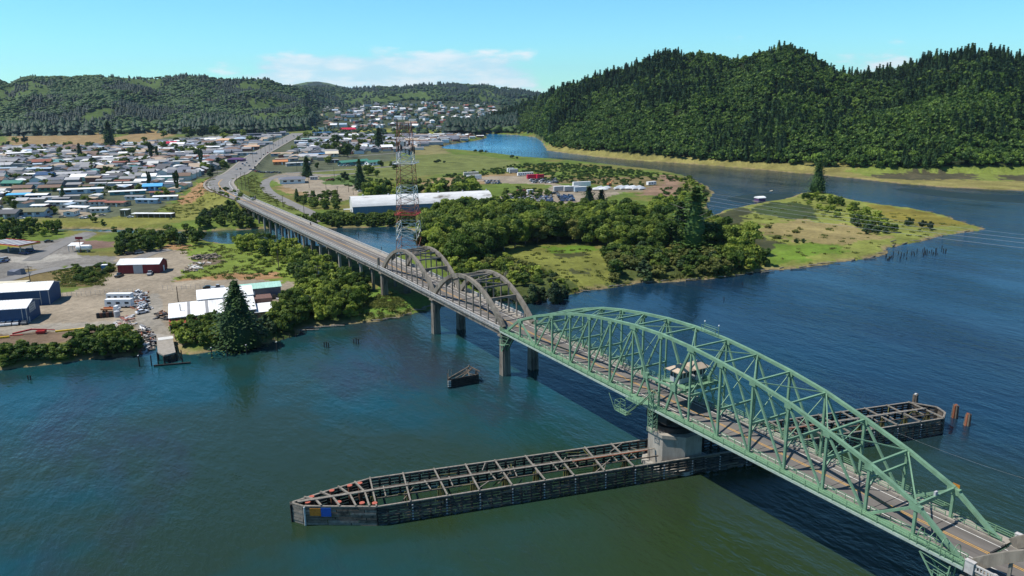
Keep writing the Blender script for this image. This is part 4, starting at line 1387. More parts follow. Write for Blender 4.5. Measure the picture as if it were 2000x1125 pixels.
def plank_wall(p, q_, name, mt, rows=7, gap=.28, posts=2.0, solid=False, z1=ZF, wall=True, outward=1):
    p3, q3 = Vector((p.x, p.y, 0)), Vector((q_.x, q_.y, 0))
    d = (q3 - p3); L = d.length; d.normalize(); n_ = Vector((d.y, -d.x, 0)) * outward
    b_ = MB()
    hgt = (z1 + .5) / rows
    for r_ in range(rows):
        z0 = -.5 + r_ * hgt
        a = p3 + d * random.uniform(0, .1); seg = 0
        while seg < L - .2:
            l_ = min(random.uniform(3.5, 6.5), L - seg)
            zc = z0 + hgt / 2 + random.uniform(-.03, .03)
            hh_ = hgt * (.86 if solid else (1 - gap))
            o_ = n_ * random.uniform(-.03, .05)
            b_.beam(p3 + d * (seg + .06) + o_ + Vector((0, 0, zc)), p3 + d * (seg + l_ - .10) + o_ + Vector((0, 0, zc)), .22, hh_, m=random.choice((0, 0, 1)) if not solid else random.choice((0, 1)))
            seg += l_
    w_ = b_.build(name, [mt, M['old_wood'] if not solid else M['grey_wood']], fd)
    b_ = MB()
    k_ = max(1, int(L / posts))
    for k in range(k_ + 1):
        c = p3 + d * (L * k / k_) - n_ * .34
        b_.beam(c + Vector((0, 0, -3)), c + Vector((0, 0, z1 - random.uniform(.0, .3))), .34, .34, (1, 0, 0))
    b_.build('wall_posts', M['dark_wood'], w_)
    b_ = MB()
    b_.beam(p3 - n_ * .1 + Vector((0, 0, z1 + .1)), q3 - n_ * .1 + Vector((0, 0, z1 + .1)), .42, .22)
    b_.build('cap_rail', M['grey_wood'], w_)
    return w_


plank_wall(near_l, near_r, 'long_wall', M['plank_dark'], 7, .42)
plank_wall(far_l, far_r, 'long_wall', M['plank_dark'], 7, .45, outward=-1)
plank_wall(tipA, near_l, 'nose_wall', M['old_wood'], 8, .1, solid=True)
plank_wall(tipB, tipA, 'nose_wall', M['grey_wood'], 8, .1, solid=True)
plank_wall(tipB, farmid, 'nose_wall', M['dark_wood'], 7, .3, outward=-1)
plank_wall(farmid, far_l, 'nose_wall', M['dark_wood'], 7, .3, outward=-1)
plank_wall(near_r, eA, 'end_wall', M['old_wood'], 7, .2)
plank_wall(eA, eB, 'end_wall', M['old_wood'], 7, .2)
plank_wall(eB, far_r, 'end_wall', M['dark_wood'], 7, .3)


def lerp(a, b_, t_):
    return a + (b_ - a) * t_


nb_ = 20
for k in range(nb_ + 1):
    t_ = (k + .0) / nb_
    a, b_ = lerp(near_l, near_r, t_), lerp(far_l, far_r, t_)
    if abs((a.x + b_.x) / 2) < 7.0:
        continue
    q = MB()
    j1, j2 = random.uniform(-.3, .3), random.uniform(-.3, .3)
    q.beam((a.x + j1, a.y, ZF + .3), (b_.x + j2, b_.y, ZF + .3), .27, .28)
    q.build('cross_beam', M['grey_wood'], fd)
    # pile cluster and raking struts below each beam
    c = lerp(a, b_, .42)
    q = MB()
    for s in (-1, 0, 1):
        q.beam((c.x + s * .9, c.y + s * .2, -3), (c.x + s * .5, c.y, ZF - .2), .26, .26, (1, 0, 0))
    for f_ in (.25, .7):
        e = lerp(a, b_, f_)
        q.beam((e.x + .3, e.y, -2), (c.x, c.y, ZF), .2, .2, (1, 0, 0))
    q.build('pile_cluster', M['algae_wood'], fd)
for k in range(1, nb_):                          # pale bolt heads down the near wall at every beam
    a = lerp(near_l, near_r, k / nb_); q = MB()
    for r_ in range(6):
        q.box(a.x - .12, a.x + .12, a.y - .32, a.y - .14, .2 + r_ * .58, .42 + r_ * .58)
    q.build('bolt_plates', M['p_palegrey'], fd)
for f_, mt in ((.5, 'grey_wood'),):
    for xa, xb in ((-1, 0),):
        a, b_ = lerp(near_l, far_l, f_), lerp(near_r, far_r, f_)
        for t0, t1 in ((0.0, .455), (.565, 1)):
            p, r_ = lerp(a, b_, t0), lerp(a, b_, t1)
            q = MB(); q.beam((p.x, p.y, ZF + .62), (r_.x, r_.y, ZF + .62), .5, .12); q.build('catwalk', M[mt], fd)
            for f2 in (.33, .68):
                p2, r2 = lerp(lerp(near_l, far_l, f2), lerp(near_r, far_r, f2), t0), lerp(lerp(near_l, far_l, f2), lerp(near_r, far_r, f2), t1)
                q = MB(); q.beam((p2.x, p2.y, ZF - .25), (r2.x, r2.y, ZF - .25), .2, .22); q.build('stringer', M['old_wood'], fd)
for k in range(30):                              # short joists between stringers
    t_ = (k + .5) / 30
    a, b_ = lerp(near_l, near_r, t_), lerp(far_l, far_r, t_)
    if abs((a.x + b_.x) / 2) < 7.5:
        continue
    p, r_ = lerp(a, b_, .33), lerp(a, b_, .68)
    q = MB(); q.beam((p.x, p.y, ZF - .05), (r_.x + random.uniform(-.7, .7), r_.y, ZF - .05), .2, .18); q.build('joist', M['grey_wood'], fd)
for k in range(44):                             # odd sticks and broken timbers lying across the frame
    t_ = random.uniform(.02, .98); a, b_ = lerp(near_l, near_r, t_), lerp(far_l, far_r, t_)
    if abs((a.x + b_.x) / 2) < 8: continue
    c = lerp(a, b_, random.uniform(.15, .85)); an = random.uniform(0, 3.14); L_ = random.uniform(.8, 2.6)
    q = MB(); q.beam((c.x - L_ * math.cos(an), c.y - L_ * math.sin(an) * .6, ZF - random.uniform(-.4, 1.6)), (c.x + L_ * math.cos(an), c.y + L_ * math.sin(an) * .6, ZF + random.uniform(-.2, .6)), .17, .17)
    q.build('loose_timber', M[random.choice(('grey_wood', 'old_wood', 'algae_wood'))], fd)
# red service pipe on the catwalk either side of the pier
for xa, xb in ((-24, -7.5), (8.5, 34)):
    ya, yb = -.2425 * xa - 1.4, -.2425 * xb - 1.4
    q = MB(); q.tube((xa, ya - .6, ZF + .75), (xb, yb - .6, ZF + .75), .13, n=6); q.build('service_pipe', M['rust'], fd)
# the nose: fan of beams
ends_n = [lerp(tipA, near_l, t_) for t_ in (.25, .5, .72, .9)]
ends_f = [Vector((-75.2, 19.0)), Vector((-72.0, 19.4)), Vector((-68.4, 19.6)), Vector((-65.0, 19.8))]
for i, (a, b_) in enumerate(zip(ends_n, ends_f)):
    m_ = lerp(a, b_, .5)
    q = MB(); q.beam((a.x, a.y, ZF + .3), (m_.x + .6, m_.y, ZF + .45), .3, .3); q.beam((m_.x + .6, m_.y, ZF + .45), (b_.x, b_.y, ZF + .3), .3, .3); q.build('cross_beam', M['grey_wood'], fd)
q = MB(); c = lerp(near_l, far_l, .5); q.beam((tipA.x - .6, 17.4, ZF + .6), (c.x, c.y, ZF + .6), .7, .14); q.build('catwalk', M['grey_wood'], fd)
for (x_, y_) in ((-74.0, 18.2), (-70.0, 18.5), (-66.4, 18.6), (-64.4, 18.5), (-70.2, 13.6), (-66.6, 11.0), (-64.6, 9.7), (-75.2, 16.6)):
    q = MB(); q.tube((x_, y_, -2), (x_, y_, ZF + .3), .42, n=10, m=0); o = q.build('steel_pile', M['rust_dark'], fd)
    q = MB(); q.tube((x_, y_, ZF + .3), (x_, y_, ZF + .46), .50, n=16); q.build('pile_lid', M['salmon'], o)
dn = (near_l - tipA).normalized(); nn2 = Vector((dn.y, -dn.x))
for t0, t1, c_ in ((.09, .24, 'orange_board'), (.245, .38, 'blue_board')):
    p, r_ = lerp(tipA, near_l, t0) + nn2 * .2, lerp(tipA, near_l, t1) + nn2 * .2
    q = MB(); q.beam((p.x, p.y, 2.75), (r_.x, r_.y, 2.75), .08, 1.5 if c_ == 'orange_board' else 1.75); q.build('sign_board', M[c_], fd)
p = lerp(tipA, near_l, .02) + nn2 * .25
q = MB(); q.beam((p.x, p.y, -.4), (p.x, p.y, ZF + .1), .3, .2, (0, 1, 0)); q.build('white_post', M['p_offwhite'], fd)

# dolphins east of the fender
for (x_, y_, h_, lx, ly, r_, lab) in ((73.9, -18.4, 3.3, .1, 0, .42, 'upright rusty-topped pile cluster standing just off the fender end'),
                                     (71.3, -22.8, 2.8, 1.3, .5, .4, 'leaning reddish pile cluster, lowest of those off the fender end'),
                                     (72.6, -9.0, 3.2, 0, .1, .36, 'white-capped pile cluster behind the far corner of the fender')):
    root = empty('pile_dolphin', (x_, y_, 0), 0, lab, 'dolphin', 'pile clusters off the fender end')
    for k in range(6):
        a = k * math.pi / 3
        q = MB(); q.tube((r_ * 1.5 * math.cos(a), r_ * 1.5 * math.sin(a), -3), (lx + r_ * math.cos(a), ly + r_ * math.sin(a), h_ + random.uniform(-.3, .1)), .3, .26, 8)
        q.build('pile', M['rust' if 'white' not in lab and k % 2 else 'old_wood'], root)
    q = MB(); q.tube((lx * .9, ly * .9, h_ - .25), (lx, ly, h_ + .15), r_ * .9, r_ * .8, 10); q.build('cap', M['p_offwhite'] if 'white' in lab else M['rust'], root)

# ruined timber crib beside the end pier
cb = empty('timber_crib', (-18.3, 66.2, 0), R(-8), 'small ruined timber crib with sagging beams standing in the water by the end pier', 'timber crib')
q = MB()
for k in range(6):
    z_ = -.3 + k * .52
    q.beam((-4.6, -2.4, z_), (4.4, -1.6, z_), .3, .4); q.beam((4.4, -1.6, z_), (5.0, 2.4, z_), .3, .4); q.beam((-4.6, -2.4, z_), (-3.2, 2.6, z_), .3, .4)
q.build('plank_wall', M['dark_wood'], cb)
q = MB()
for k in range(5):
    q.beam((-4.4 + k * 2, -2, 2.5), (4.3 - k * .7, 2.0 - k * .5, 3.2 - .15 * k), .25, .22)
q.beam((-4.4, -2.2, 2.8), (3.2, 2.2, 3.7), .3, .26); q.beam((3.2, 2.2, 3.7), (5.2, -.6, 2.8), .3, .26); q.beam((1, 2.4, 0), (3.2, 2.2, 4.1), .3, .3, (1, 0, 0))
q.build('fallen_beams', M['old_wood'], cb)
q = MB()
for k in range(4):
    q.beam((-4.75, -2.45, .6 + k * .5), (-3.9, -2.55, .6 + k * .5), .34, .22)
q.build('pale_end_blocks', M['p_offwhite'], cb)
for x_, y_ in ((-4.3, -1.6), (-3.6, -1.9)):
    q = MB(); q.tube((x_, y_, 2), (x_ + .2, y_, 5.0), .1, n=6); q.build('thin_post', M['grey_wood'], cb)
# ------------------------------------------------------------------ foliage meshes


def leaf_quads(C, Nn, size, rng, flat=.0):
    """one small bent leaf clump (quad) at each centre C, roughly facing Nn"""
    n = len(C)
    Nn = Nn + rng.normal(0, .55, (n, 3)); Nn /= np.linalg.norm(Nn, axis=1)[:, None] + 1e-9
    t_ = np.cross(Nn, rng.normal(0, 1, (n, 3))); t_ /= np.linalg.norm(t_, axis=1)[:, None] + 1e-9
    b_ = np.cross(Nn, t_)
    s = (size * rng.uniform(.6, 1.35, n))[:, None]
    a = t_ * s; c = b_ * s * rng.uniform(.5, 1.0, n)[:, None]
    V = np.stack([C - a * rng.uniform(.6, 1, (n, 1)) - c * .4, C + a * .2 - c, C + a + c * .3, C - a * .3 + c], 1).reshape(-1, 3)
    F = np.arange(4 * n).reshape(n, 4)
    return V, F


def blob(c, rad, n, rng, squash=1.0, low=-.35):
    u = rng.normal(0, 1, (n, 3)); u /= np.linalg.norm(u, axis=1)[:, None]
    u[:, 2] = np.where(u[:, 2] < low, -u[:, 2], u[:, 2])
    k = rng.uniform(.72, 1.05, n)[:, None]
    return np.array(c) + u * k * np.array([rad, rad, rad * squash]), u


ICO = None


def ico():
    global ICO
    if ICO is None:
        p = (1 + 5 ** .5) / 2
        v = np.array([(-1, p, 0), (1, p, 0), (-1, -p, 0), (1, -p, 0), (0, -1, p), (0, 1, p), (0, -1, -p), (0, 1, -p), (p, 0, -1), (p, 0, 1), (-p, 0, -1), (-p, 0, 1)], float)
        v /= np.linalg.norm(v, axis=1)[:, None]
        f = np.array([(0, 11, 5), (0, 5, 1), (0, 1, 7), (0, 7, 10), (0, 10, 11), (1, 5, 9), (5, 11, 4), (11, 10, 2), (10, 7, 6), (7, 1, 8), (3, 9, 4), (3, 4, 2), (3, 2, 6),
                      (3, 6, 8), (3, 8, 9), (4, 9, 5), (2, 4, 11), (6, 2, 10), (8, 6, 7), (9, 8, 1)])
        ICO = (v, f)
    return ICO


def crown(h, r, nlobes, nleaf, size, seed, base=.28, squash=.8, core=True, open_=0.0):
    """broadleaf crown from z = base*h to h; returns V, F(quads), tint"""
    rng = np.random.default_rng(seed)
    Vs, Fs, T = [], [], []
    off = 0
    lob = []
    zc = h * (base + 1) / 2; hz_ = h * (1 - base) / 2
    for i in range(nlobes):
        a = rng.uniform(0, 2 * math.pi); k = rng.uniform(0, 1) ** .6; zz_ = rng.uniform(-.8, .75)
        rr_ = r * k * math.sqrt(max(0.05, 1 - zz_ ** 2)) * .85
        lr = r * rng.uniform(.28, .48) * (1.0 if zz_ < .5 else .8)
        lob.append((rr_ * math.cos(a), rr_ * math.sin(a), zc + zz_ * hz_ * .8, lr))
    tot = sum(l[3] ** 2 for l in lob)
    for (x, y, z, lr) in lob:
        n = int(nleaf * lr * lr / tot)
        C, u = blob((x, y, z), lr, n, rng, squash)
        if open_:
            keep = rng.uniform(0, 1, n) > open_; C, u = C[keep], u[keep]
        V, F = leaf_quads(C, u, size, rng)
        Vs.append(V); Fs.append(F + off); off += len(V); T.append(np.full(len(V), rng.uniform(-.22, .22)))
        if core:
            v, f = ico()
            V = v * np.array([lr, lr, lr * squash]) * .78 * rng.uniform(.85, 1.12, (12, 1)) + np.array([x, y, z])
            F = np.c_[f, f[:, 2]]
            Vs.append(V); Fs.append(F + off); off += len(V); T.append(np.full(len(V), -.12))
    return np.concatenate(Vs), np.concatenate(Fs), np.concatenate(T)


def conifer(h, r, levels, per, seed, size=.5, droop=.35, sprigs=3, bare=.06, ragged=.25, top=.9):
    rng = np.random.default_rng(seed)
    C, Nn, S = [], [], []
    for i in range(levels):
        t_ = bare + (1 - bare) * (i + rng.uniform(-.3, .3)) / levels
        t_ = min(max(t_, bare), .985)
        rad = r * (1 - t_) ** top * rng.uniform(1 - ragged, 1 + ragged * .5) + .12
        for k in range(per):
            a = 2 * math.pi * (k + rng.uniform(-.4, .4)) / per + i * 2.4
            L = rad * rng.uniform(1 - ragged, 1.1) * (1 + .26 * math.sin(3 * a + seed + t_ * 6) + .16 * math.sin(5 * a - i * .6))
            for j in range(sprigs):
                f_ = (j + .6) / sprigs
                tg = rng.normal(0, .11) * L * f_; ja = rng.normal(0, .12 * size)
                C.append((L * f_ * math.cos(a) - tg * math.sin(a), L * f_ * math.sin(a) + tg * math.cos(a), h * t_ - L * f_ * droop * (.6 + .5 * f_) + rng.uniform(-.35, .35) * size + ja))
                Nn.append((math.cos(a) * .8, math.sin(a) * .8, .75)); S.append(size * (1.15 - .5 * f_))
    C, Nn, S = np.array(C), np.array(Nn), np.array(S)
    n = len(C)
    Nn = Nn + rng.normal(0, .25, (n, 3)); Nn /= np.linalg.norm(Nn, axis=1)[:, None]
    out_ = np.stack([C[:, 0], C[:, 1], -np.hypot(C[:, 0], C[:, 1]) * droop * .8], 1); out_ /= np.linalg.norm(out_, axis=1)[:, None] + 1e-9
    b_ = np.cross(Nn, out_); b_ /= np.linalg.norm(b_, axis=1)[:, None] + 1e-9
    a = out_ * (S * rng.uniform(.8, 1.5, n))[:, None]; c = b_ * (S * rng.uniform(.6, 1.0, n))[:, None]
    V = np.stack([C - a * .7, C - c, C + a, C + c], 1).reshape(-1, 3)
    V[:, 2] = np.maximum(V[:, 2], .1)
    F = np.arange(4 * n).reshape(n, 4)
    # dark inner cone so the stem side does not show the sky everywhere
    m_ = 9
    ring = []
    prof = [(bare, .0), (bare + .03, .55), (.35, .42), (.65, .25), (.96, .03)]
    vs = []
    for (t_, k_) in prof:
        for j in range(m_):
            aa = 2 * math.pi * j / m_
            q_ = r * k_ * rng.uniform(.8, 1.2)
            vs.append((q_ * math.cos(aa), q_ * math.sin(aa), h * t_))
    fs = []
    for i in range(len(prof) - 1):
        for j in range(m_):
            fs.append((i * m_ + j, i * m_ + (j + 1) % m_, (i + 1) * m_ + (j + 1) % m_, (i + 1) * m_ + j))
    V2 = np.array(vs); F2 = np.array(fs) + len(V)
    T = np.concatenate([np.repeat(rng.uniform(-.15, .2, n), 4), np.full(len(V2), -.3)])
    return np.concatenate([V, V2]), np.concatenate([F, F2]), T


def trunk_mb(h, r, limbs, seed, spread=.5, start=.3):
    rg = random.Random(seed)
    q = MB()
    x = y = 0
    zs_ = [0, h * .35, h * .7, h * .95]
    pts = [(0, 0, -.4)]
    for z_ in zs_[1:]:
        x += rg.uniform(-.04, .04) * h; y += rg.uniform(-.04, .04) * h; pts.append((x, y, z_))
    for i, (a, b_) in enumerate(zip(pts, pts[1:])):
        q.tube(a, b_, r * (1 - i * .3), r * (1 - (i + 1) * .3), 7)
    for k in range(limbs):
        a = rg.uniform(0, 6.28); z0 = h * rg.uniform(start, .75); L = h * rg.uniform(.2, .42) * spread * 2
        q.tube((0, 0, z0), (L * math.cos(a), L * math.sin(a), z0 + L * rg.uniform(.5, 1.0)), r * .35, r * .1, 5)
    return q


def foliage_mesh(name, data, mt, scale=1.0):
    V, F, T = data
    return np_mesh(name, V * scale, F, [mt], attrs={'tint': T})


# prototypes, all 10 m (tree) or 3 m (shrub) high before scaling
TREE_P = []
MIDP = []
for i, (r_, nl, base, sq, mt) in enumerate([(4.3, 18, .03, .9, 'leaf_mid'), (3.9, 16, .04, .95, 'leaf_bright'), (4.7, 20, .05, .8, 'leaf_mid'), (3.7, 15, .0, 1.0, 'leaf_dark'),
                                            (4.2, 17, .03, .9, 'leaf_bright'), (4.4, 18, .06, .85, 'leaf_olive'), (4.0, 16, .03, 1.0, 'leaf_mid'), (3.8, 16, .0, 1.0, 'leaf_mid')]):
    me = foliage_mesh('crown', crown(10, r_, nl, 3000, .30, 100 + i, base, sq), M[mt])
    MIDP.append((crown(10, r_, nl, 620, .62, 150 + i, base, sq), mt))
    tm = trunk_mb(7.5, .22, 5, i).build('trunk', M['bark'])
    tme = tm.data; bpy.data.objects.remove(tm)
    TREE_P.append((me, tme))
SHRUB_P = []
for i, (r_, nl, mt) in enumerate([(2.2, 9, 'leaf_mid'), (2.6, 10, 'leaf_bright'), (1.9, 8, 'leaf_dark'), (2.4, 9, 'leaf_olive'), (2.3, 9, 'leaf_mid')]):
    SHRUB_P.append(foliage_mesh('shrub', crown(3, r_, nl, 900, .2, 200 + i, .0, .9), M[mt]))
CON_P = []
for i, (r_, lv, pr, rg_) in enumerate([(2.1, 17, 8, .3), (1.8, 16, 8, .35), (2.5, 15, 8, .3), (1.6, 17, 7, .4), (2.2, 16, 8, .5)]):
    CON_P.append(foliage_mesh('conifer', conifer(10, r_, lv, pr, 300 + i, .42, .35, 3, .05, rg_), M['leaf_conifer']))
POP = foliage_mesh('crown', (lambda d: (d[0] * np.array([.42, .42, 1]), d[1], d[2]))(crown(10, 3.4, 16, 2600, .42, 400, .03, 1.2)), M['leaf_dark'])

LANDMARKS = [('pivot pier', 0, 0), ('red barn', -82, 262), ('blue warehouse with the sign', -125, 195), ('big spruce on the bank', -66, 127), ('white-roofed boat shed', -72, 158),
             ('gas station canopy', -170, 330), ('long round-roofed warehouse', 95, 385), ('lattice tower', 40, 247), ('landward arch pier', 0, 160), ('viaduct end pylons', 0, 430),
             ('car yard in the clearing', 210, 400), ('white boathouse', 340, 290), ('tall spruce on the spit', 412, 293), ('spit tip', 350, 128), ('round meadow', 110, 190),
             ('playing field', 200, 700), ('crimson-roofed building', 30, 1000), ('grass levee', -90, 470), ('highway curve', 3, 560), ('frontage road loop', 50, 560), ('concrete slipway', -88, 132)]
for px_, py_, n_ in ((296, 312, 'mid-town poplar'), (440, 280, 'peach hip-roofed building'), (30, 306, 'long white-roofed shed'), (84, 323, 'red-walled building'), (648, 305, 'cream-roofed hall'),
                     (215, 286, 'field-edge conifer'), (700, 321, 'green-roofed buildings'), (346, 373, 'tallest poplar'), (40, 388, 'sky-blue roof'), (741, 290, 'playing-field conifer'), (462, 318, 'purplish house'),
                     (393, 326, 'side-street poplar'), (208, 333, 'tan-roofed red house'), (590, 280, 'shop with white roof edge'), (157, 308, 'conifer between house rows'), (370, 300, 'long brown building')):
    q_ = U(px_, py_, 3); LANDMARKS.append((n_, q_[0], q_[1]))
WORDN = ['nearest', 'second nearest', 'third nearest', 'fourth nearest', 'fifth nearest', 'sixth nearest', 'seventh nearest', 'eighth nearest', 'ninth nearest', 'tenth nearest']
TENS = {20: 'twent', 30: 'thirt', 40: 'fort', 50: 'fift', 60: 'sixt', 70: 'sevent', 80: 'eight', 90: 'ninet'}


def ordw(i):
    if i == 1: return ''
    if i < 20: return ORD[i - 1] + ' '
    if i < 100:
        t_, u_ = i // 10 * 10, i % 10
        return (TENS[t_] + 'ieth ') if u_ == 0 else TENS[t_] + 'y-' + ORD[u_ - 1] + ' '
    return 'hundredth ' if i == 100 else 'hundred-and-first ' if i == 101 else 'hundred-and-' + ordw(i - 100)


PENDING = []        # (object, description, x, y)


def pend(o, desc, x, y):
    for a_, b_ in (('darkgrey', 'dark grey'), ('palegrey', 'pale grey'), ('redbrown', 'red-brown'), ('offwhite', 'off-white'), ('paleblue', 'pale blue'), ('skyblue', 'sky-blue')): desc = desc.replace(a_, b_)
    PENDING.append((o, desc, x, y))


def flush_labels():
    by = {}
    for o, d, x, y in PENDING:
        lm = min(LANDMARKS, key=lambda l: (l[1] - x) ** 2 + (l[2] - y) ** 2)
        by.setdefault((d, lm[0]), []).append(((lm[1] - x) ** 2 + (lm[2] - y) ** 2, o))
    for (d, lm), L in by.items():
        L.sort(key=lambda q: q[0])
        for i, (_, o) in enumerate(L):
            t_ = '%s, %snearest to the %s' % (d, ordw(i + 1), lm) if len(L) > 1 else '%s near the %s' % (d, lm)
            if len(t_.replace('-', ' ').split()) > 16: t_ = '%s, %snearest the %s' % (' '.join(d.split()[:7]), ordw(i + 1), lm)
            w_ = d.split()
            while len(t_.replace('-', ' ').split()) > 16: w_ = w_[:-1]; w_ = w_[:-1] if w_[-1] in ('the', 'of', 'at', 'on', 'in', 'a', 'to', 'with', 'beside', 'behind', 'before', 'and', 'by') else w_; t_ = '%s, %snearest the %s' % (' '.join(w_), ordw(i + 1), lm)
            o['label'] = t_
    PENDING.clear()


SPOTS = {}


def in_px(poly, n, rng, z=2.5, mind=0.0, existing=None):
    """random ground points inside a polygon given in photograph pixels"""
    P = W(poly, z)
    lo, hi = P.min(0), P.max(0)
    out_ = []
    xs, ys = rng.uniform(lo[0], hi[0], n * 70), rng.uniform(lo[1], hi[1], n * 70)
    m = inside(P, xs, ys)
    C_ = 16.0
    for x, y in zip(xs[m], ys[m]):
        if len(out_) >= n: break
        if mind:
            ci, cj = int(x // C_), int(y // C_)
            if any((x - a) ** 2 + (y - b_) ** 2 < mind * mind for i in (-1, 0, 1) for j in (-1, 0, 1) for a, b_ in SPOTS.get((ci + i, cj + j), ())):
                continue
            SPOTS.setdefault((ci, cj), []).append((x, y))
        out_.append((float(x), float(y)))
    return out_


TREEQ = []


def put_tree(x, y, h, kind=None, desc='leafy green broadleaf tree', group='broadleaf trees of the river woods', name='broadleaf_tree', wide=1.0, proto=None, z=None):
    k = random.choice(kind) if kind else random.randrange(len(TREE_P))
    cm, tm = proto or TREE_P[k]
    s = h / 10
    g = hz(x, y) - .1 if z is None else z
    e = empty(name, (x, y, g), random.uniform(0, 6.28), None, 'tree', group)
    e.scale = (s * wide, s * wide, s)
    link_mesh('crown', cm, e); link_mesh('trunk', tm, e)
    pend(e, desc, x, y)
    return e


def put_shrub(x, y, h, kind=None, desc='rounded green shrub', group='shrubs and bushes'):
    k = random.choice(kind) if kind else random.randrange(len(SHRUB_P))
    s = h / 3
    o = link_mesh('shrub', SHRUB_P[k], None, (x, y, hz(x, y) - .15), random.uniform(0, 6.28), (s * random.uniform(.9, 1.5), s * random.uniform(.9, 1.5), s))
    tag(o, None, 'shrub', group); pend(o, desc, x, y)
    return o


SPOT = []


def wood(poly, n, h0, h1, mind, kind=None, desc=None, shrub=False, wide=1.0, zp=2.5, **kw):
    for x, y in in_px(poly, n, RNG, zp, mind, SPOT):
        if sdist(x, y) < .8 or (abs(x) < 8.5 and 150 < y < 440):
            continue
        qx, qy, _ = to_px((x, y, 2.5))
        if 392 < qx[0] < 452 and 462 < qy[0] < 494: continue        # a gap that shows the slough
        h = random.uniform(h0, h1)
        if shrub: put_shrub(x, y, h, kind, desc or 'rounded green shrub')
        else: TREEQ.append((x, y, h, random.choice(kind), desc or 'leafy green broadleaf tree', wide))


# main wood behind the arches, back rows first
wood([(820, 470), (850, 438), (930, 428), (1060, 432), (1180, 432), (1290, 434), (1360, 436), (1400, 470), (1480, 498), (1440, 508), (1330, 492), (1240, 494), (1160, 478), (1070, 474), (1000, 486), (950, 500),
      (930, 520), (880, 520), (845, 500)], 240, 11, 18, 5.4, [0, 1, 2, 4, 6, 7, 0, 1, 5], 'leafy tree in the dense wood', wide=1.15)
wood([(1180, 500), (1290, 490), (1440, 505), (1490, 520), (1480, 528), (1350, 536), (1260, 545), (1190, 545)], 75, 4.5, 7.5, 4.0, [2, 3, 5, 6, 0], 'low bushy tree on the right bank', wide=1.3)
wood([(1400, 470), (1440, 480), (1495, 510), (1500, 524), (1440, 528), (1400, 500)], 22, 6, 10, 4.5, [0, 1, 4, 6], 'leafy tree at the point of the wood')
wood([(868, 520), (930, 500), (1010, 520), (1050, 540), (1000, 570), (950, 568), (900, 552)], 50, 3.5, 6, 3.6, [1, 4, 0, 5], 'bright bushy tree beside the arches', wide=1.3)
for px, py, h in ((1040, 584, 11), (1082, 582, 12), (1062, 580, 8), (1012, 586, 7), (1100, 574, 7)):
    p = U(px, py, 1.5); put_tree(p[0], p[1], h, [3], 'dark rounded tree on the bank right behind the arches', wide=.95)
for px, py, h in ((985, 582, 6), (960, 578, 6), (930, 570, 6), (905, 560, 5.5)):
    p = U(px, py, 1.5); put_tree(p[0], p[1], h, [3, 2], 'low dark tree beneath the arch span', wide=1.2)
wood([(830, 428), (870, 414), (930, 404), (980, 406), (1010, 412), (1060, 422), (900, 430), (830, 436)], 40, 7, 12, 5.4, [1, 4, 0, 6], 'tall leafy tree crowding the long warehouse', wide=1.15)
# left of the viaduct
wood([(545, 655), (600, 640), (700, 625), (722, 600), (705, 560), (660, 528), (600, 500), (560, 508), (575, 545), (590, 580), (560, 610)], 110, 5, 9, 4.0, [0, 1, 2, 4, 6, 7], 'leafy tree beside the viaduct', wide=1.1, zp=1.5)
wood([(548, 612), (600, 600), (700, 610), (715, 625), (620, 640), (560, 652)], 26, 5, 8, 3.5, [0, 6, 3], 'dense tree overhanging the river', zp=1)
wood([(440, 478), (560, 484), (640, 500), (600, 512), (520, 500), (430, 488)], 40, 5, 9, 4.4, [1, 4, 6], 'bright green tree beside the slough')
wood([(232, 500), (240, 472), (330, 462), (450, 470), (440, 480), (330, 482), (300, 490)], 46, 6, 9.5, 4.8, [2, 3, 0, 7], 'broad dark tree behind the barn')
wood([(380, 445), (400, 425), (460, 412), (500, 440), (520, 446), (430, 452)], 54, 5, 8, 4.4, [2, 3, 0, 6], 'dense tree by the abutment')
wood([(180, 446), (230, 458), (230, 440), (180, 432)], 8, 4, 7, 6, [2, 6], 'bushy green tree near the levee')
wood([(-60, 478), (0, 472), (60, 466), (105, 462), (118, 445), (40, 440), (-60, 450)], 46, 5, 8, 4.6, [1, 2, 0, 6], 'bushy tree behind the gas station')
wood([(575, 430), (640, 425), (700, 433), (778, 432), (790, 440), (700, 443), (640, 444), (590, 440)], 60, 3.5, 5.5, 3.4, [0, 2, 6], 'low bushy tree on the slough bank', wide=1.3)
wood([(578, 395), (600, 382), (655, 378), (672, 395), (660, 412), (610, 408)], 36, 4, 6, 4, [0, 2, 6], 'bushy tree inside the road loop', wide=1.3)
wood([(705, 388), (720, 372), (780, 370), (850, 385), (900, 388), (930, 380), (920, 368), (860, 372), (800, 392), (750, 392)], 52, 8, 13, 6, [0, 1, 4, 6, 2], 'tall leafy tree behind the warehouse', wide=1.15)
wood([(945, 390), (1000, 372), (1080, 378), (1075, 390), (1010, 395), (960, 398)], 22, 4, 6, 6, [0, 2, 6], 'bushy tree between the two car yards', wide=1.3)
wood([(1345, 368), (1385, 395), (1372, 402), (1290, 420), (1280, 405)], 14, 6, 10, 6, [1, 4, 0], 'leafy tree beside the channel')
wood([(1320, 352), (1345, 352), (1380, 374), (1350, 372)], 8, 4, 6, 6, [1, 0], 'bushy tree at the channel point', wide=1.3)
wood([(1560, 386), (1600, 380), (1660, 392), (1700, 412), (1740, 440), (1700, 452), (1660, 430), (1600, 408)], 40, 3.5, 6.5, 5, [1, 4, 2, 0], 'bushy green tree on the spit', wide=1.3)
wood([(1660, 432), (1740, 442), (1760, 452), (1690, 452)], 10, 4, 6, 5, [3, 2], 'dark bushy tree on the spit', wide=1.2)
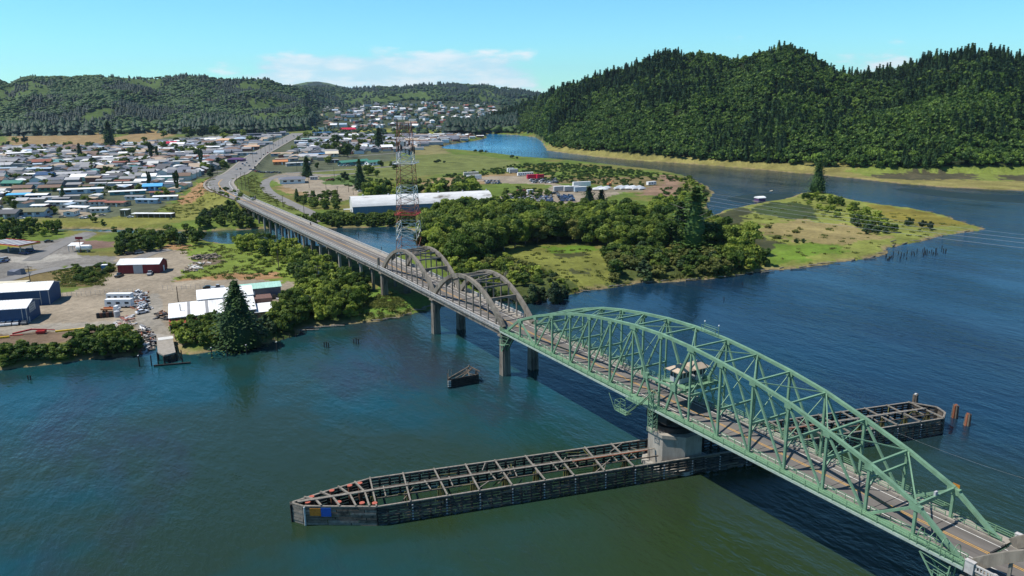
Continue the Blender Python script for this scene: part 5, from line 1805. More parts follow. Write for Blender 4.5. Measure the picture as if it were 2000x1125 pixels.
for px, py, h in ((1815, 447, 5.5), (1800, 443, 5), (1774, 441, 6), (1570, 474, 3), (1555, 474, 3)):
    p = U(px, py, 1.2); put_tree(p[0], p[1], h, [3], 'small dark tree standing alone on the open spit', wide=1.2)
# river bank bushes on the left
wood([(0, 722), (-60, 724), (-60, 706), (0, 702), (100, 696), (135, 690), (130, 710)], 95, 3.4, 5.0, 2.1, [0, 6, 2, 7], 'low bushy tree on the near bank', wide=1.5, zp=.8)
wood([(130, 692), (165, 676), (240, 672), (270, 678), (272, 698), (200, 704), (130, 711)], 80, 4.8, 6.8, 2.3, [0, 6, 2, 7], 'dense bushy tree on the near bank', wide=1.25, zp=.8)
wood([(640, 424), (700, 428), (790, 424), (835, 430), (835, 441), (640, 442)], 110, 3.5, 5.5, 2.9, [0, 2, 6], 'low bushy tree before the long warehouse', wide=1.25, zp=2)
wood([(342, 686), (352, 650), (425, 646), (445, 650), (450, 680), (420, 686), (380, 690)], 50, 4.5, 7, 2.9, [0, 6, 1], 'rounded bushy tree below the boat shed', wide=1.15, zp=1.2)
wood([(480, 672), (490, 650), (535, 648), (530, 668)], 14, 4, 6.5, 2.9, [3], 'dark bushy tree behind the big spruce', wide=1.2, zp=1.2)
wood([(520, 660), (540, 625), (560, 618), (600, 640), (560, 656)], 24, 3.5, 6, 3.0, [1, 0], 'small bushy tree beside the shed yard', wide=1.15, zp=1.5)
wood([(135, 545), (150, 522), (210, 520), (220, 535), (175, 556)], 22, 1.8, 3.2, 2.5, [0, 4], 'low green bush in the rough lot by the lane', shrub=True)

# shrubs
wood([(480, 480), (560, 490), (600, 520), (560, 545), (480, 530)], 20, 1.0, 2.2, 4, [1], 'low green shrub in the rough grass', shrub=True)
wood([(985, 500), (1060, 530), (1110, 560), (1060, 560), (960, 520)], 30, 1.5, 3, 3, None, 'low shrub between the wood and the river', shrub=True)
wood([(430, 375), (500, 400), (540, 430), (470, 425), (400, 440), (390, 420), (420, 395)], 26, 1.5, 3, 4, [0, 1, 4], 'low shrub on the embankment', shrub=True)
wood([(1110, 560), (1200, 552), (1500, 528), (1510, 515), (1300, 540)], 26, 1.2, 2.4, 3.5, None, 'low shrub on the river bank', shrub=True)
wood([(1400, 430), (1500, 440), (1560, 450), (1500, 500), (1430, 480)], 12, 1.4, 2.6, 6, [1, 3], 'scattered shrub on the spit grass', shrub=True)
wood([(640, 505), (700, 560), (720, 590), (700, 600), (640, 540)], 16, 2, 3.5, 3.5, [0, 1], 'green shrub beside the viaduct', shrub=True)
for px, py in ((858, 320), (850, 320), (868, 320), (940, 300), (1010, 312), (950, 299), (930, 298), (907, 272), (934, 276), (918, 284), (1000, 310)):
    p = U(px, py, 2); put_shrub(p[0], p[1], random.uniform(3, 5.5), [2], 'dark shrub by the playing field and river')


# brush thickets: countless low bushes as ground cover
def merged(name, protos, pts, label, mats, hs, seed, cat=None, tints=None):
    rng = np.random.default_rng(seed)
    Vs, Fs, Ts = [], [], []
    off = 0
    for i, (x, y, z) in enumerate(pts):
        V, F, T = protos[rng.integers(len(protos))]
        a = rng.uniform(0, 2 * math.pi); c, s_ = math.cos(a), math.sin(a)
        k = hs[i]
        v = V * np.array([k[0], k[0], k[1]])
        v = np.stack([v[:, 0] * c - v[:, 1] * s_ + x, v[:, 0] * s_ + v[:, 1] * c + y, v[:, 2] + z], 1)
        Vs.append(v.astype(np.float32)); Fs.append(F + off); off += len(v)
        Ts.append(T + (0 if tints is None else tints[i]))
    me = np_mesh(name, np.concatenate(Vs), np.concatenate(Fs), mats, attrs={'tint': np.concatenate(Ts)})
    o = link_mesh(name, me)
    return tag(o, label, cat or 'plants', kind='stuff')


LOWB = [crown(3, 2.3, 5, 90, .42, 500 + i, .0, .8) for i in range(5)]
pts = []
for poly, n in (([(862, 345), (930, 335), (1010, 322), (1080, 320), (1180, 326), (1300, 342), (1345, 350), (1330, 356), (1240, 350), (1200, 348), (1090, 348), (1050, 341), (1000, 338), (940, 345), (900, 352)], 520),
                ([(1050, 348), (1190, 350), (1270, 356), (1250, 366), (1200, 362), (1130, 360), (1060, 355)], 90),
                ([(640, 350), (700, 345), (760, 352), (850, 350), (860, 372), (700, 372)], 120),
                ([(1290, 368), (1345, 372), (1370, 395), (1300, 412), (1200, 420), (1280, 395)], 70)):
    for x, y in in_px(poly, n, RNG):
        pts.append((x, y, hz(x, y) - .2))
merged('brush', LOWB, pts, 'low green brush covering the river flats behind the car yards', [M['leaf_mid']], [(random.uniform(.7, 1.5), random.uniform(.45, 1.0)) for _ in pts], 5)
# marsh and bank reeds / weeds
TUFT = []
for i in range(4):
    rng = np.random.default_rng(600 + i)
    C = rng.normal(0, .7, (26, 3)) * np.array([1, 1, 0]); C[:, 2] = .35
    V, F = leaf_quads(C, np.stack([rng.normal(0, 1, 26), rng.normal(0, 1, 26), rng.uniform(0, .4, 26)], 1), .4, rng)
    TUFT.append((V, F, np.repeat(rng.uniform(-.2, .2, 26), 4)))
pts = []
for poly, n in (([(340, 480), (480, 478), (560, 500), (555, 545), (345, 550), (375, 510)], 160), ([(140, 525), (225, 518), (200, 560), (110, 560), (100, 530)], 200),
                ([(700, 590), (760, 570), (808, 604), (740, 620), (700, 622)], 160), ([(980, 512), (1070, 478), (1230, 500), (1190, 550), (1110, 565), (1040, 520)], 60),
                ([(1400, 440), (1560, 380), (1780, 412), (1915, 446), (1730, 486), (1620, 512), (1450, 536), (1470, 490)], 160), ([(455, 360), (500, 344), (520, 376), (590, 415), (540, 405)], 200),
                ([(1110, 572), (1250, 551), (1450, 533), (1500, 525), (1495, 518), (1250, 540), (1110, 560)], 400), ([(380, 380), (410, 352), (440, 380), (420, 420), (340, 430), (260, 424)], 200)):
    for x, y in in_px(poly, n, RNG):
        if sdist(x, y) > .5:
            pts.append((x, y, hz(x, y)))
merged('weeds', TUFT, pts, 'tufts of weeds and long grass on the open ground', [M['leaf_olive']], [(random.uniform(.6, 1.4), random.uniform(.5, 1.3)) for _ in pts], 6)

# ------------------------------------------------------------------ single conifers and poplars that stand out


def big_conifer(px, py, h, r, label, seed, z=2.0, ragged=.35, lv=34, pr=13, sp=5, size=.62, top=.85, bare=.05, mt='leaf_conifer', dead=0, droop=.3):
    p = U(px, py, z)
    e = empty('conifer_tree', (p[0], p[1], hz(p[0], p[1]) - .2), 0, label, 'tree')
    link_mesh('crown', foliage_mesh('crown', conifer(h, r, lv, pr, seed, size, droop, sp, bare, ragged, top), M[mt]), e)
    q = MB(); q.tube((0, 0, -.3), (0, 0, h * .97), h * .018, .05, 8)
    for k in range(dead):
        a = random.uniform(0, 6.28); z_ = h * random.uniform(.15, .75); L = r * random.uniform(.6, 1.15)
        q.tube((0, 0, z_), (L * math.cos(a), L * math.sin(a), z_ + L * .35), .12, .03, 5)
    q.build('trunk', M['bark' if not dead else 'dead_branch'], e)
    return e


big_conifer(468, 664, 22.5, 11.6, 'big dark spruce standing on the river bank beside the white-roofed shed', 1, 2.4, .3, 34, 20, 9, .66, .72, .03)
big_conifer(1354, 498, 33, 11.5, 'tall ragged dark conifer with bare limbs at the right end of the wood', 2, 2, .5, 34, 13, 6, 1.15, .6, .1, dead=26, droop=-.05)
big_conifer(1326, 494, 25, 8, 'shorter ragged conifer leaning on the tall bare-limbed one', 3, 2, .5, 28, 12, 5, 1.1, .6, .12, dead=14, droop=-.05)
big_conifer(1150, 424, 19, 9, 'spreading dark cypress with feathery top before the white trailers', 4, 2, .5, 22, 12, 4, .9, .6, .1, 'leaf_dark', 8, -.25)
big_conifer(1174, 424, 17, 8, 'second spreading dark cypress just beside the feathery one', 5, 2, .5, 20, 12, 4, .9, .6, .1, 'leaf_dark', 8, -.25)
big_conifer(1596, 376, 26, 10.5, 'tall lone spruce at the neck of the spit', 6, 1, .35, 32, 16, 6, .85, .6)
big_conifer(704, 370, 26, 8.2, 'tall dark conifer near the red truck yard', 7, 3, .3, 30, 13, 5, .95, .7)
big_conifer(580, 390, 9, 4.0, 'small cone-shaped conifer in the frontage road loop', 8, 3, .15, 20, 12, 4, .55, .9)
big_conifer(215, 286, 42, 15, 'broad dark conifer standing at the edge of the dry field', 9, 3, .25, 24, 14, 4, 2.4, .6)
big_conifer(600, 345, 20, 9, 'dark conifer beside the shops by the frontage road', 10, 3, .3, 22, 12, 4, 1.3, .6)
big_conifer(741, 290, 32, 13, 'dark conifer among the houses beside the playing field', 11, 3, .3, 22, 12, 4, 2, .5)
big_conifer(157, 308, 20, 7, 'dark conifer rising between house rows', 12, 3, .3, 20, 11, 4, 1.4, .7)
big_conifer(124, 388, 9.5, 4.6, 'small dark cone-shaped tree among mobile homes', 13, 3, .2, 18, 12, 4, .7, .9, mt='leaf_dark')
big_conifer(560, 180, 1, .5, 'tmp', 14, 3) if False else None
for px, py, h, lab in ((347, 374, 20, 'tallest dark poplar at the end of the mobile home rows'), (292, 368, 17, 'dark poplar one left of the tallest poplar'),
                       (296, 312, 25, 'tall dark poplar in the middle of town'), (393, 326, 24, 'dark poplar beside the highway side street'), (308, 310, 18, 'shorter poplar crowding the mid-town poplar')):
    p = U(px, py, 3)
    e = empty('poplar_tree', (p[0], p[1], hz(p[0], p[1])), random.uniform(0, 6), lab, 'tree')
    e.scale = (h / 10 * .82, h / 10 * .82, h / 10)
    link_mesh('crown', POP, e); link_mesh('trunk', TREE_P[0][1], e)
# bare grey tree in the wood, dead snag
for px, py, h in ((1270, 476, 9), (1255, 470, 8), (985, 560, 6)):
    p = U(px, py, 2)
    q = trunk_mb(h, .16, 26, px, .45, .15)
    o = q.build('bare_tree', M['dead_branch']); o.location = (p[0], p[1], hz(p[0], p[1]))
    tag(o, None, 'tree', 'bare trees'); pend(o, 'pale leafless tree among the green ones', p[0], p[1])

# town trees
TP = [(0, 418, 5), (18, 400, 8), (30, 410, 8), (90, 418, 7), (100, 416, 7), (107, 418, 6), (72, 312, 9), (180, 322, 10), (250, 345, 10), (262, 350, 8), (320, 378, 7), (327, 384, 6), (310, 385, 6),
      (270, 372, 7), (400, 335, 12), (415, 338, 10), (425, 328, 14), (440, 330, 12), (410, 345, 8), (110, 300, 9), (60, 345, 7), (20, 300, 9), (240, 322, 9), (175, 355, 6), (165, 394, 6), (176, 396, 5),
      (135, 330, 8), (355, 300, 12), (370, 270, 26), (395, 268, 28), (420, 266, 26), (440, 275, 18), (455, 285, 14), (490, 280, 16), (500, 280, 14), (340, 290, 10), (30, 372, 7), (52, 366, 6), (200, 370, 6),
      (640, 300, 16), (655, 300, 18), (672, 305, 22), (680, 308, 20), (700, 300, 14), (730, 275, 12), (770, 330, 10), (735, 345, 8), (675, 350, 9), (640, 320, 10), (620, 330, 8), (600, 320, 8),
      (720, 342, 12), (745, 325, 8), (575, 296, 10), (620, 290, 12), (660, 280, 16), (705, 275, 12), (550, 262, 14), (520, 268, 12), (230, 345, 6), (345, 350, 6), (150, 348, 6), (90, 360, 6),
      (10, 345, 6), (195, 300, 10), (260, 300, 10), (285, 290, 14), (235, 285, 12), (130, 288, 10), (90, 290, 9), (50, 290, 9), (320, 268, 16), (335, 262, 18)]
for i, (px, py, h) in enumerate(TP):
    p = U(px, py, 3)
    if px == 90 or px == 100:
        cm = foliage_mesh('crown', crown(10, 4.4, 12, 1500, .45, 700 + i, .1, .8), M['leaf_purple'])
        put_tree(p[0], p[1], h, None, 'dark purple-leaved round tree', 'trees among the houses', 'garden_tree', 1.2, (cm, TREE_P[0][1]))
    else:
        put_tree(p[0], p[1], h, [0, 2, 3, 6, 1], 'green garden tree', 'trees among the houses', 'garden_tree', 1.2)
for px0, py0, px1, py1, n, h0, h1 in ((0, 295, 430, 292, 40, 7, 13), (0, 318, 360, 316, 36, 6, 10), (0, 345, 300, 348, 24, 5, 8), (0, 375, 240, 378, 16, 4, 6), (580, 275, 800, 278, 24, 9, 15), (0, 285, 420, 285, 24, 7, 14), (0, 305, 380, 305, 18, 6, 11), (0, 330, 330, 330, 22, 5, 8), (0, 360, 260, 360, 14, 4, 6), (440, 268, 800, 268, 20, 9, 16), (600, 285, 790, 285, 16, 8, 13)):
    for k in range(n):
        px = px0 + (px1 - px0) * (k + random.random()) / n; py = py0 + random.uniform(-9, 9)
        p = U(px, py, 3)
        if abs(px - np.interp(py, [262, 272, 305, 340], [580, 560, 500, 440])) < 28: continue
        put_tree(p[0], p[1], random.uniform(h0, h1), [0, 2, 3, 6], 'green garden tree', 'trees among the houses', 'garden_tree', 1.2)

# the 240 broadleaf trees that show largest stand alone; smaller ones of the same woods are one mass
TREEQ.sort(key=lambda t_: -t_[2] / math.hypot(t_[0] - CAM[0], t_[1] - CAM[1]))
front = [t_ for t_ in TREEQ if (lambda q_: -20 < q_[0][0] < 2010)(to_px((t_[0], t_[1], 5)))]
for x, y, h, k, desc, wide in front[:228]:
    put_tree(x, y, h, [k], desc, wide=wide)
bk = {}
for x, y, h, k, desc, wide in front[228:] + [t_ for t_ in TREEQ if t_ not in front]:
    bk.setdefault(MIDP[k][1], []).append((x, y, h, k, wide))
for mt, L_ in bk.items():
    merged('woodland', [MIDP[k][0] for k in range(8) if MIDP[k][1] == mt], [(t_[0], t_[1], hz(t_[0], t_[1]) - .2) for t_ in L_],
           {'leaf_mid': 'mid green leafy trees filling the river woods', 'leaf_bright': 'bright green leafy trees filling the river woods',
            'leaf_dark': 'dark leafy trees filling the river woods', 'leaf_olive': 'olive green leafy trees filling the river woods'}[mt], [M[mt]], [(t_[2] / 10 * t_[4], t_[2] / 10) for t_ in L_], 61, 'woods',
           [random.uniform(-.2, .25) for _ in L_])

# ------------------------------------------------------------------ hillside forests


def hill_points(n, amin, amax, r0, r1, rng, mind_mode=None):
    a = rng.uniform(amin, amax, n); r = np.sqrt(rng.uniform(0, 1, n) * (r1 ** 2 - r0 ** 2) + r0 ** 2)
    return CAM[0] + r * np.sin(a), CAM[1] + r * np.cos(a), a, r


rng = np.random.default_rng(77)
def SUMMIT(p_):
    for a_, n_ in ((1090, 'lowest left end of the hill'), (1200, 'long left shoulder of the hill'), (1320, 'slope left of the first knoll'), (1440, 'below the first knoll of the hill'), (1550, 'left side of the highest knoll'), (1640, 'right side of the highest knoll'),
                   (1760, 'saddle between the knolls'), (1880, 'slope before the right knoll'), (9999, 'right knoll of the hill')):
        if p_ < a_: return n_


# right hill
n = 12500
a = rng.uniform(azim(945), azim(2140), n)
rb = np.interp(a, *RH_BASE); dp = np.interp(a, *RH_DEPTH)
r = rb + 6 + (dp + 70) * rng.uniform(0, 1, n) ** 1.0
x, y = CAM[0] + r * np.sin(a), CAM[1] + r * np.cos(a)
t_ = (r - rb) / dp
z = terrain(x, y)
ok = z > 1.2
mix = fbm(x / 70, y / 70, 91, 3) + (0.28 - t_ * .38) + rng.normal(0, .10, n)
isb = (mix > .50)
hh_ = np.where(isb, rng.uniform(9, 15, n), 11 + 13 * rng.uniform(0, 1, n) ** 1.6)
px, py, dist = to_px(np.c_[x, y, z + hh_ * .5])
ok &= (px > -40) & (px < 2080)
x, y, z, a, r, t_, isb, hh_, dist, px = [q[ok] for q in (x, y, z, a, r, t_, isb, hh_, dist, px)]
# conifers that show largest become trees of their own
size_ = hh_ / dist * ((px > 950) & (px < 2000))
# skyline and waterside rows first: these stand out one by one
prio = size_ * np.where((t_ > .90) & (t_ < 1.06), 1.6, 1) * np.where(t_ < .06, 1.5, 1)
con = np.where(~isb)[0]; con = con[np.argsort(-prio[con])][:285]
bro = np.where(isb)[0]; bro = bro[np.argsort(-prio[bro])][:60]
solo = np.zeros(len(x), bool); solo[con] = True; solo[bro] = True
for i in con:
    s = hh_[i] / 10
    o = link_mesh('conifer_tree', CON_P[rng.integers(len(CON_P))], None, (x[i], y[i], z[i] - .6), rng.uniform(0, 6.28), (s * 1.5, s * 1.5, s))
    zone = 'on the skyline' if t_[i] > .88 else 'at the waterside' if t_[i] < .12 else 'on the middle slope'
    part_ = SUMMIT(px[i])
    tag(o, 'dark conifer %s, %s across the river' % (zone, part_), 'conifer', 'conifers %s, %s' % (zone, part_))
FARB = [foliage_mesh('broadleaf_tree', crown(10, 4.8, 8, 420, .72, 520 + i, .05, .85), M['leaf_forest']) for i in range(4)]
for i in bro:
    s = hh_[i] / 10
    o = link_mesh('broadleaf_tree', FARB[rng.integers(4)], None, (x[i], y[i], z[i] - .6), rng.uniform(0, 6.28), s)
    zone = 'at the waterside' if t_[i] < .12 else 'higher up'
    tag(o, 'round bright tree %s, %s across the river' % (zone, SUMMIT(px[i])), 'tree', 'round trees %s, %s' % (zone, SUMMIT(px[i])))
CONF = [conifer(10, rr_, 10, 6, 800 + i, .72, .35, 2, .05, .35) for i, rr_ in enumerate((2.4, 2.8, 2.1, 2.6, 3.0))]
BRO = [crown(10, 4.8, 6, 130, 1.0, 820 + i, .05, .85) for i in range(5)]
rest = ~solo
for nm, sel, pr, lab, wf, tn in (('conifer_forest', rest & ~isb, CONF, 'dark conifer forest covering the steep hill across the river', 1.45, 0.0),
                                 ('broadleaf_forest', rest & isb, BRO, 'brighter broadleaf forest on the lower slopes of the river hill', 1.0, .22)):
    idx = np.where(sel)[0]
    merged(nm, pr, [(x[i], y[i], z[i] - .6) for i in idx], lab, [M['leaf_conifer'] if 'con' in nm else M['leaf_forest']],
           [(hh_[i] / 10 * wf, hh_[i] / 10) for i in idx], 9, 'forest', [rng.normal(tn - .05, .16) for i in idx])


# left hills: small trees, light meshes
def tiny_con(seed):
    rng_ = np.random.default_rng(seed)
    V, F = [], []
    for (z0, z1, r_) in ((.0, .62, 2.5), (.38, .82, 1.8), (.66, 1.02, 1.05)):
        b0 = len(V); m_ = 6
        for j in range(m_):
            q_ = r_ * rng_.uniform(.6, 1.15); aa = 2 * math.pi * (j + rng_.uniform(-.3, .3)) / m_
            V.append((q_ * math.cos(aa), q_ * math.sin(aa), 10 * z0 + rng_.uniform(-.4, .4)))
        V.append((0, 0, 10 * z1))
        for j in range(m_):
            F.append((b0 + j, b0 + (j + 1) % m_, b0 + m_, b0 + m_))
    V = np.array(V); return V, np.array(F), np.zeros(len(V))


def tiny_bro(seed):
    rng_ = np.random.default_rng(seed)
    v, f = ico()
    Vs, Fs = [], []
    for k in range(3):
        c = np.array([rng_.uniform(-2, 2), rng_.uniform(-2, 2), rng_.uniform(4, 7.5)]); rr_ = rng_.uniform(2.2, 3.4)
        Fs.append(np.c_[f, f[:, 2]] + 12 * k); Vs.append(v * rr_ * rng_.uniform(.75, 1.2, (12, 1)) + c)
    V = np.concatenate(Vs); return V, np.concatenate(Fs), np.repeat(rng_.uniform(-.15, .15, 3), 12)


TC = [tiny_con(i) for i in range(6)]; TB = [tiny_bro(i) for i in range(6)]


def forest(n, a0, a1, r0, r1, seed, lab, name, hc=(10, 18), hb=(9, 14.5), zmin=4, bias=0.0, keep=None, s_up=1.0):
    rng = np.random.default_rng(seed)
    x, y, a, r = hill_points(n, a0, a1, r0, r1, rng)
    z = terrain(x, y); ok = z > zmin
    c = clearing(x, y) > 0
    ok &= ~(c & (rng.uniform(0, 1, n) < .86))
    if keep is not None: ok &= keep(x, y, z, a, r, rng)
    x, y, z, r = x[ok], y[ok], z[ok], r[ok]
    m_ = fbm(x / 110, y / 110, seed, 3) + rng.normal(0, .06, len(x)) + bias
    b_ = m_ > .53
    for nm, sel, pr, hr, mt, tn in ((name + '_conifers', ~b_, TC, hc, 'leaf_far_conifer', -.05), (name + '_broadleaves', b_, TB, hb, 'leaf_far_broad', .0)):
        idx = np.where(sel)[0]
        if len(idx) == 0: continue
        h_ = rng.uniform(*hr, len(idx)) * s_up
        tt = np.clip((m_[idx] - .5) * 1.5, -.25, .35) + rng.normal(tn, .15, len(idx))
        merged(nm, pr, list(zip(x[idx], y[idx], z[idx] - 1.0)), lab + (' (dark conifers)' if 'con' in nm else ' (brighter broadleaf trees)'), [M[mt]], [(q / 10 * 1.6, q / 10 * .78) for q in h_], seed + 1, 'forest', tt)


def k1(x, y, z, a, r, rng):
    rb_ = np.interp(a, *L1_BASE)
    return (r > rb_ + 5) & (r < rb_ + 1180)


forest(27000, azim(-60), azim(900), 1550, 3400, 31, 'dense forest on the long hill behind the town', 'town_hill', keep=k1, zmin=2.5, bias=.07)
# tall trees along the foot of the hill
def k2(x, y, z, a, r, rng):
    rb_ = np.interp(a, *L1_BASE)
    return (r > rb_ - 30) & (r < rb_ + 60)
forest(9000, azim(-60), azim(640), 1450, 2300, 32, 'belt of tall trees along the far edge of the dry field', 'field_edge', keep=k2, zmin=1.5, hc=(24, 42), hb=(12, 22))


def k3(x, y, z, a, r, rng):
    return (rng.uniform(0, 1, len(x)) < .30 + .5 * (fbm(x / 90, y / 90, 5, 2) > .5) - .25 * ((z < 40) & (r > 2000) & (a > azim(640)) & (a < azim(990))))


forest(2600, azim(610), azim(1080), 1600, 3100, 35, 'trees scattered between the far hillside houses', 'far_town', keep=k3, zmin=2.2, hc=(9, 17), hb=(8, 13), bias=.06)
forest(15000, azim(430), azim(1150), 3000, 4750, 36, 'forest on the far ridge at the valley end', 'far_ridge', hc=(16, 26), hb=(12, 18), s_up=1.2, bias=.06)


def k4(x, y, z, a, r, rng):
    return shore_dist(x, y) > 8


forest(700, azim(870), azim(1010), 1560, 1950, 37, 'tall trees gathered at the head of the river bend', 'river_head', keep=k4, zmin=1.0, hc=(26, 42), hb=(14, 22))
# ------------------------------------------------------------------ buildings
UB = {}


def unit_mesh(kind, part, key):
    """unit building meshes (1 x 1 x 1) shared between buildings of one look"""
    k = (kind, part, key)
    if k in UB: return UB[k]
    q = MB()
    if part == 'wall':
        if kind in ('gable', 'mobile'):
            rh = 1.45 if kind == 'gable' else 1.16
            q.add([(-.5, -.5, 0), (.5, -.5, 0), (.5, .5, 0), (-.5, .5, 0), (-.5, -.5, 1), (.5, -.5, 1), (.5, .5, 1), (-.5, .5, 1), (-.5, 0, rh), (.5, 0, rh)],
                  [(0, 1, 5, 4), (2, 3, 7, 6), (1, 2, 6, 9, 5), (3, 0, 4, 8, 7)])
        else:
            q.box(-.5, .5, -.5, .5, 0, 1)
    elif part == 'roof':
        if kind in ('gable', 'mobile'):
            rh = 1.47 if kind == 'gable' else 1.18
            ov, oy = .54, .57
            e = 1 - (rh - 1) * .14
            t_ = .05
            q.add([(-ov, -oy, e), (ov, -oy, e), (ov, 0, rh), (-ov, 0, rh), (-ov, oy, e), (ov, oy, e), (-ov, -oy, e - t_), (ov, -oy, e - t_), (ov, 0, rh - t_), (-ov, 0, rh - t_), (-ov, oy, e - t_), (ov, oy, e - t_)],
                  [(0, 1, 2, 3), (3, 2, 5, 4), (0, 6, 7, 1), (4, 5, 11, 10), (6, 0, 3, 9), (9, 3, 4, 10), (1, 7, 8, 2), (2, 8, 11, 5), (7, 6, 9, 8), (8, 9, 10, 11)])
        elif kind == 'hip':
            q.add([(-.55, -.57, .97), (.55, -.57, .97), (.55, .57, .97), (-.55, .57, .97), (-.22, 0, 1.42), (.22, 0, 1.42)],
                  [(0, 1, 5, 4), (1, 2, 5), (2, 3, 4, 5), (3, 0, 4), (0, 3, 2, 1)])
        else:
            q.box(-.51, .51, -.515, .515, 1.002, 1.05)
    elif part == 'window':
        s = -1 if key % 2 else 1
        if key < 6:
            c_ = ((-.36, -.22), (-.08, .06), (.22, .34))[key // 2]
            q.box(c_[0], c_[1], s * .502 - .004, s * .502 + .004, .42, .78)
        else:
            q.box(s * .501 - .003, s * .501 + .003, -.15, .15, .42, .78)
    elif part == 'door':
        q.box(.08, .15, -.508, -.502, .02, .78)
    mt = {'wall': 'p_', 'roof': 'r_'}.get(part)
    if part == 'window': m_ = M['glass']
    elif part == 'door': m_ = M['p_' + key]
    else: m_ = M[mt + key]
    o = q.build(part, m_)
    me = o.data; bpy.data.objects.remove(o)
    UB[k] = me
    return me


def house(x, y, w, d, h, rot, roof='grey', wall='offwhite', kind='gable', label=None, name='house', detail=True, group=None, desc=None, cat='house', door='white', z=None):
    g = hz(x, y) if z is None else z
    e = empty(name, (x, y, g - .1), rot, label, cat, group)
    sc = (w, d, h)
    link_mesh('wall', unit_mesh(kind, 'wall', wall), e, s=sc)
    link_mesh('roof', unit_mesh(kind, 'roof', roof), e, s=sc)
    if detail:
        for k in range(8): link_mesh('window', unit_mesh('x', 'window', k), e, s=sc)
        link_mesh('door', unit_mesh('x', 'door', door), e, s=sc)
    if label is None: pend(e, desc or '%s-roofed house' % roof, x, y)
    return e


def hpx(px, py, w, d, h, rot, roof, wall, kind, label, name='house', cat='house', **kw):
    p = U(px, py, 3)
    OCC.append((p[0], p[1], max(w, d) * .62))
    return house(p[0], p[1], w, d, h, R(rot), roof, wall, kind, label, name, cat=cat, **kw)


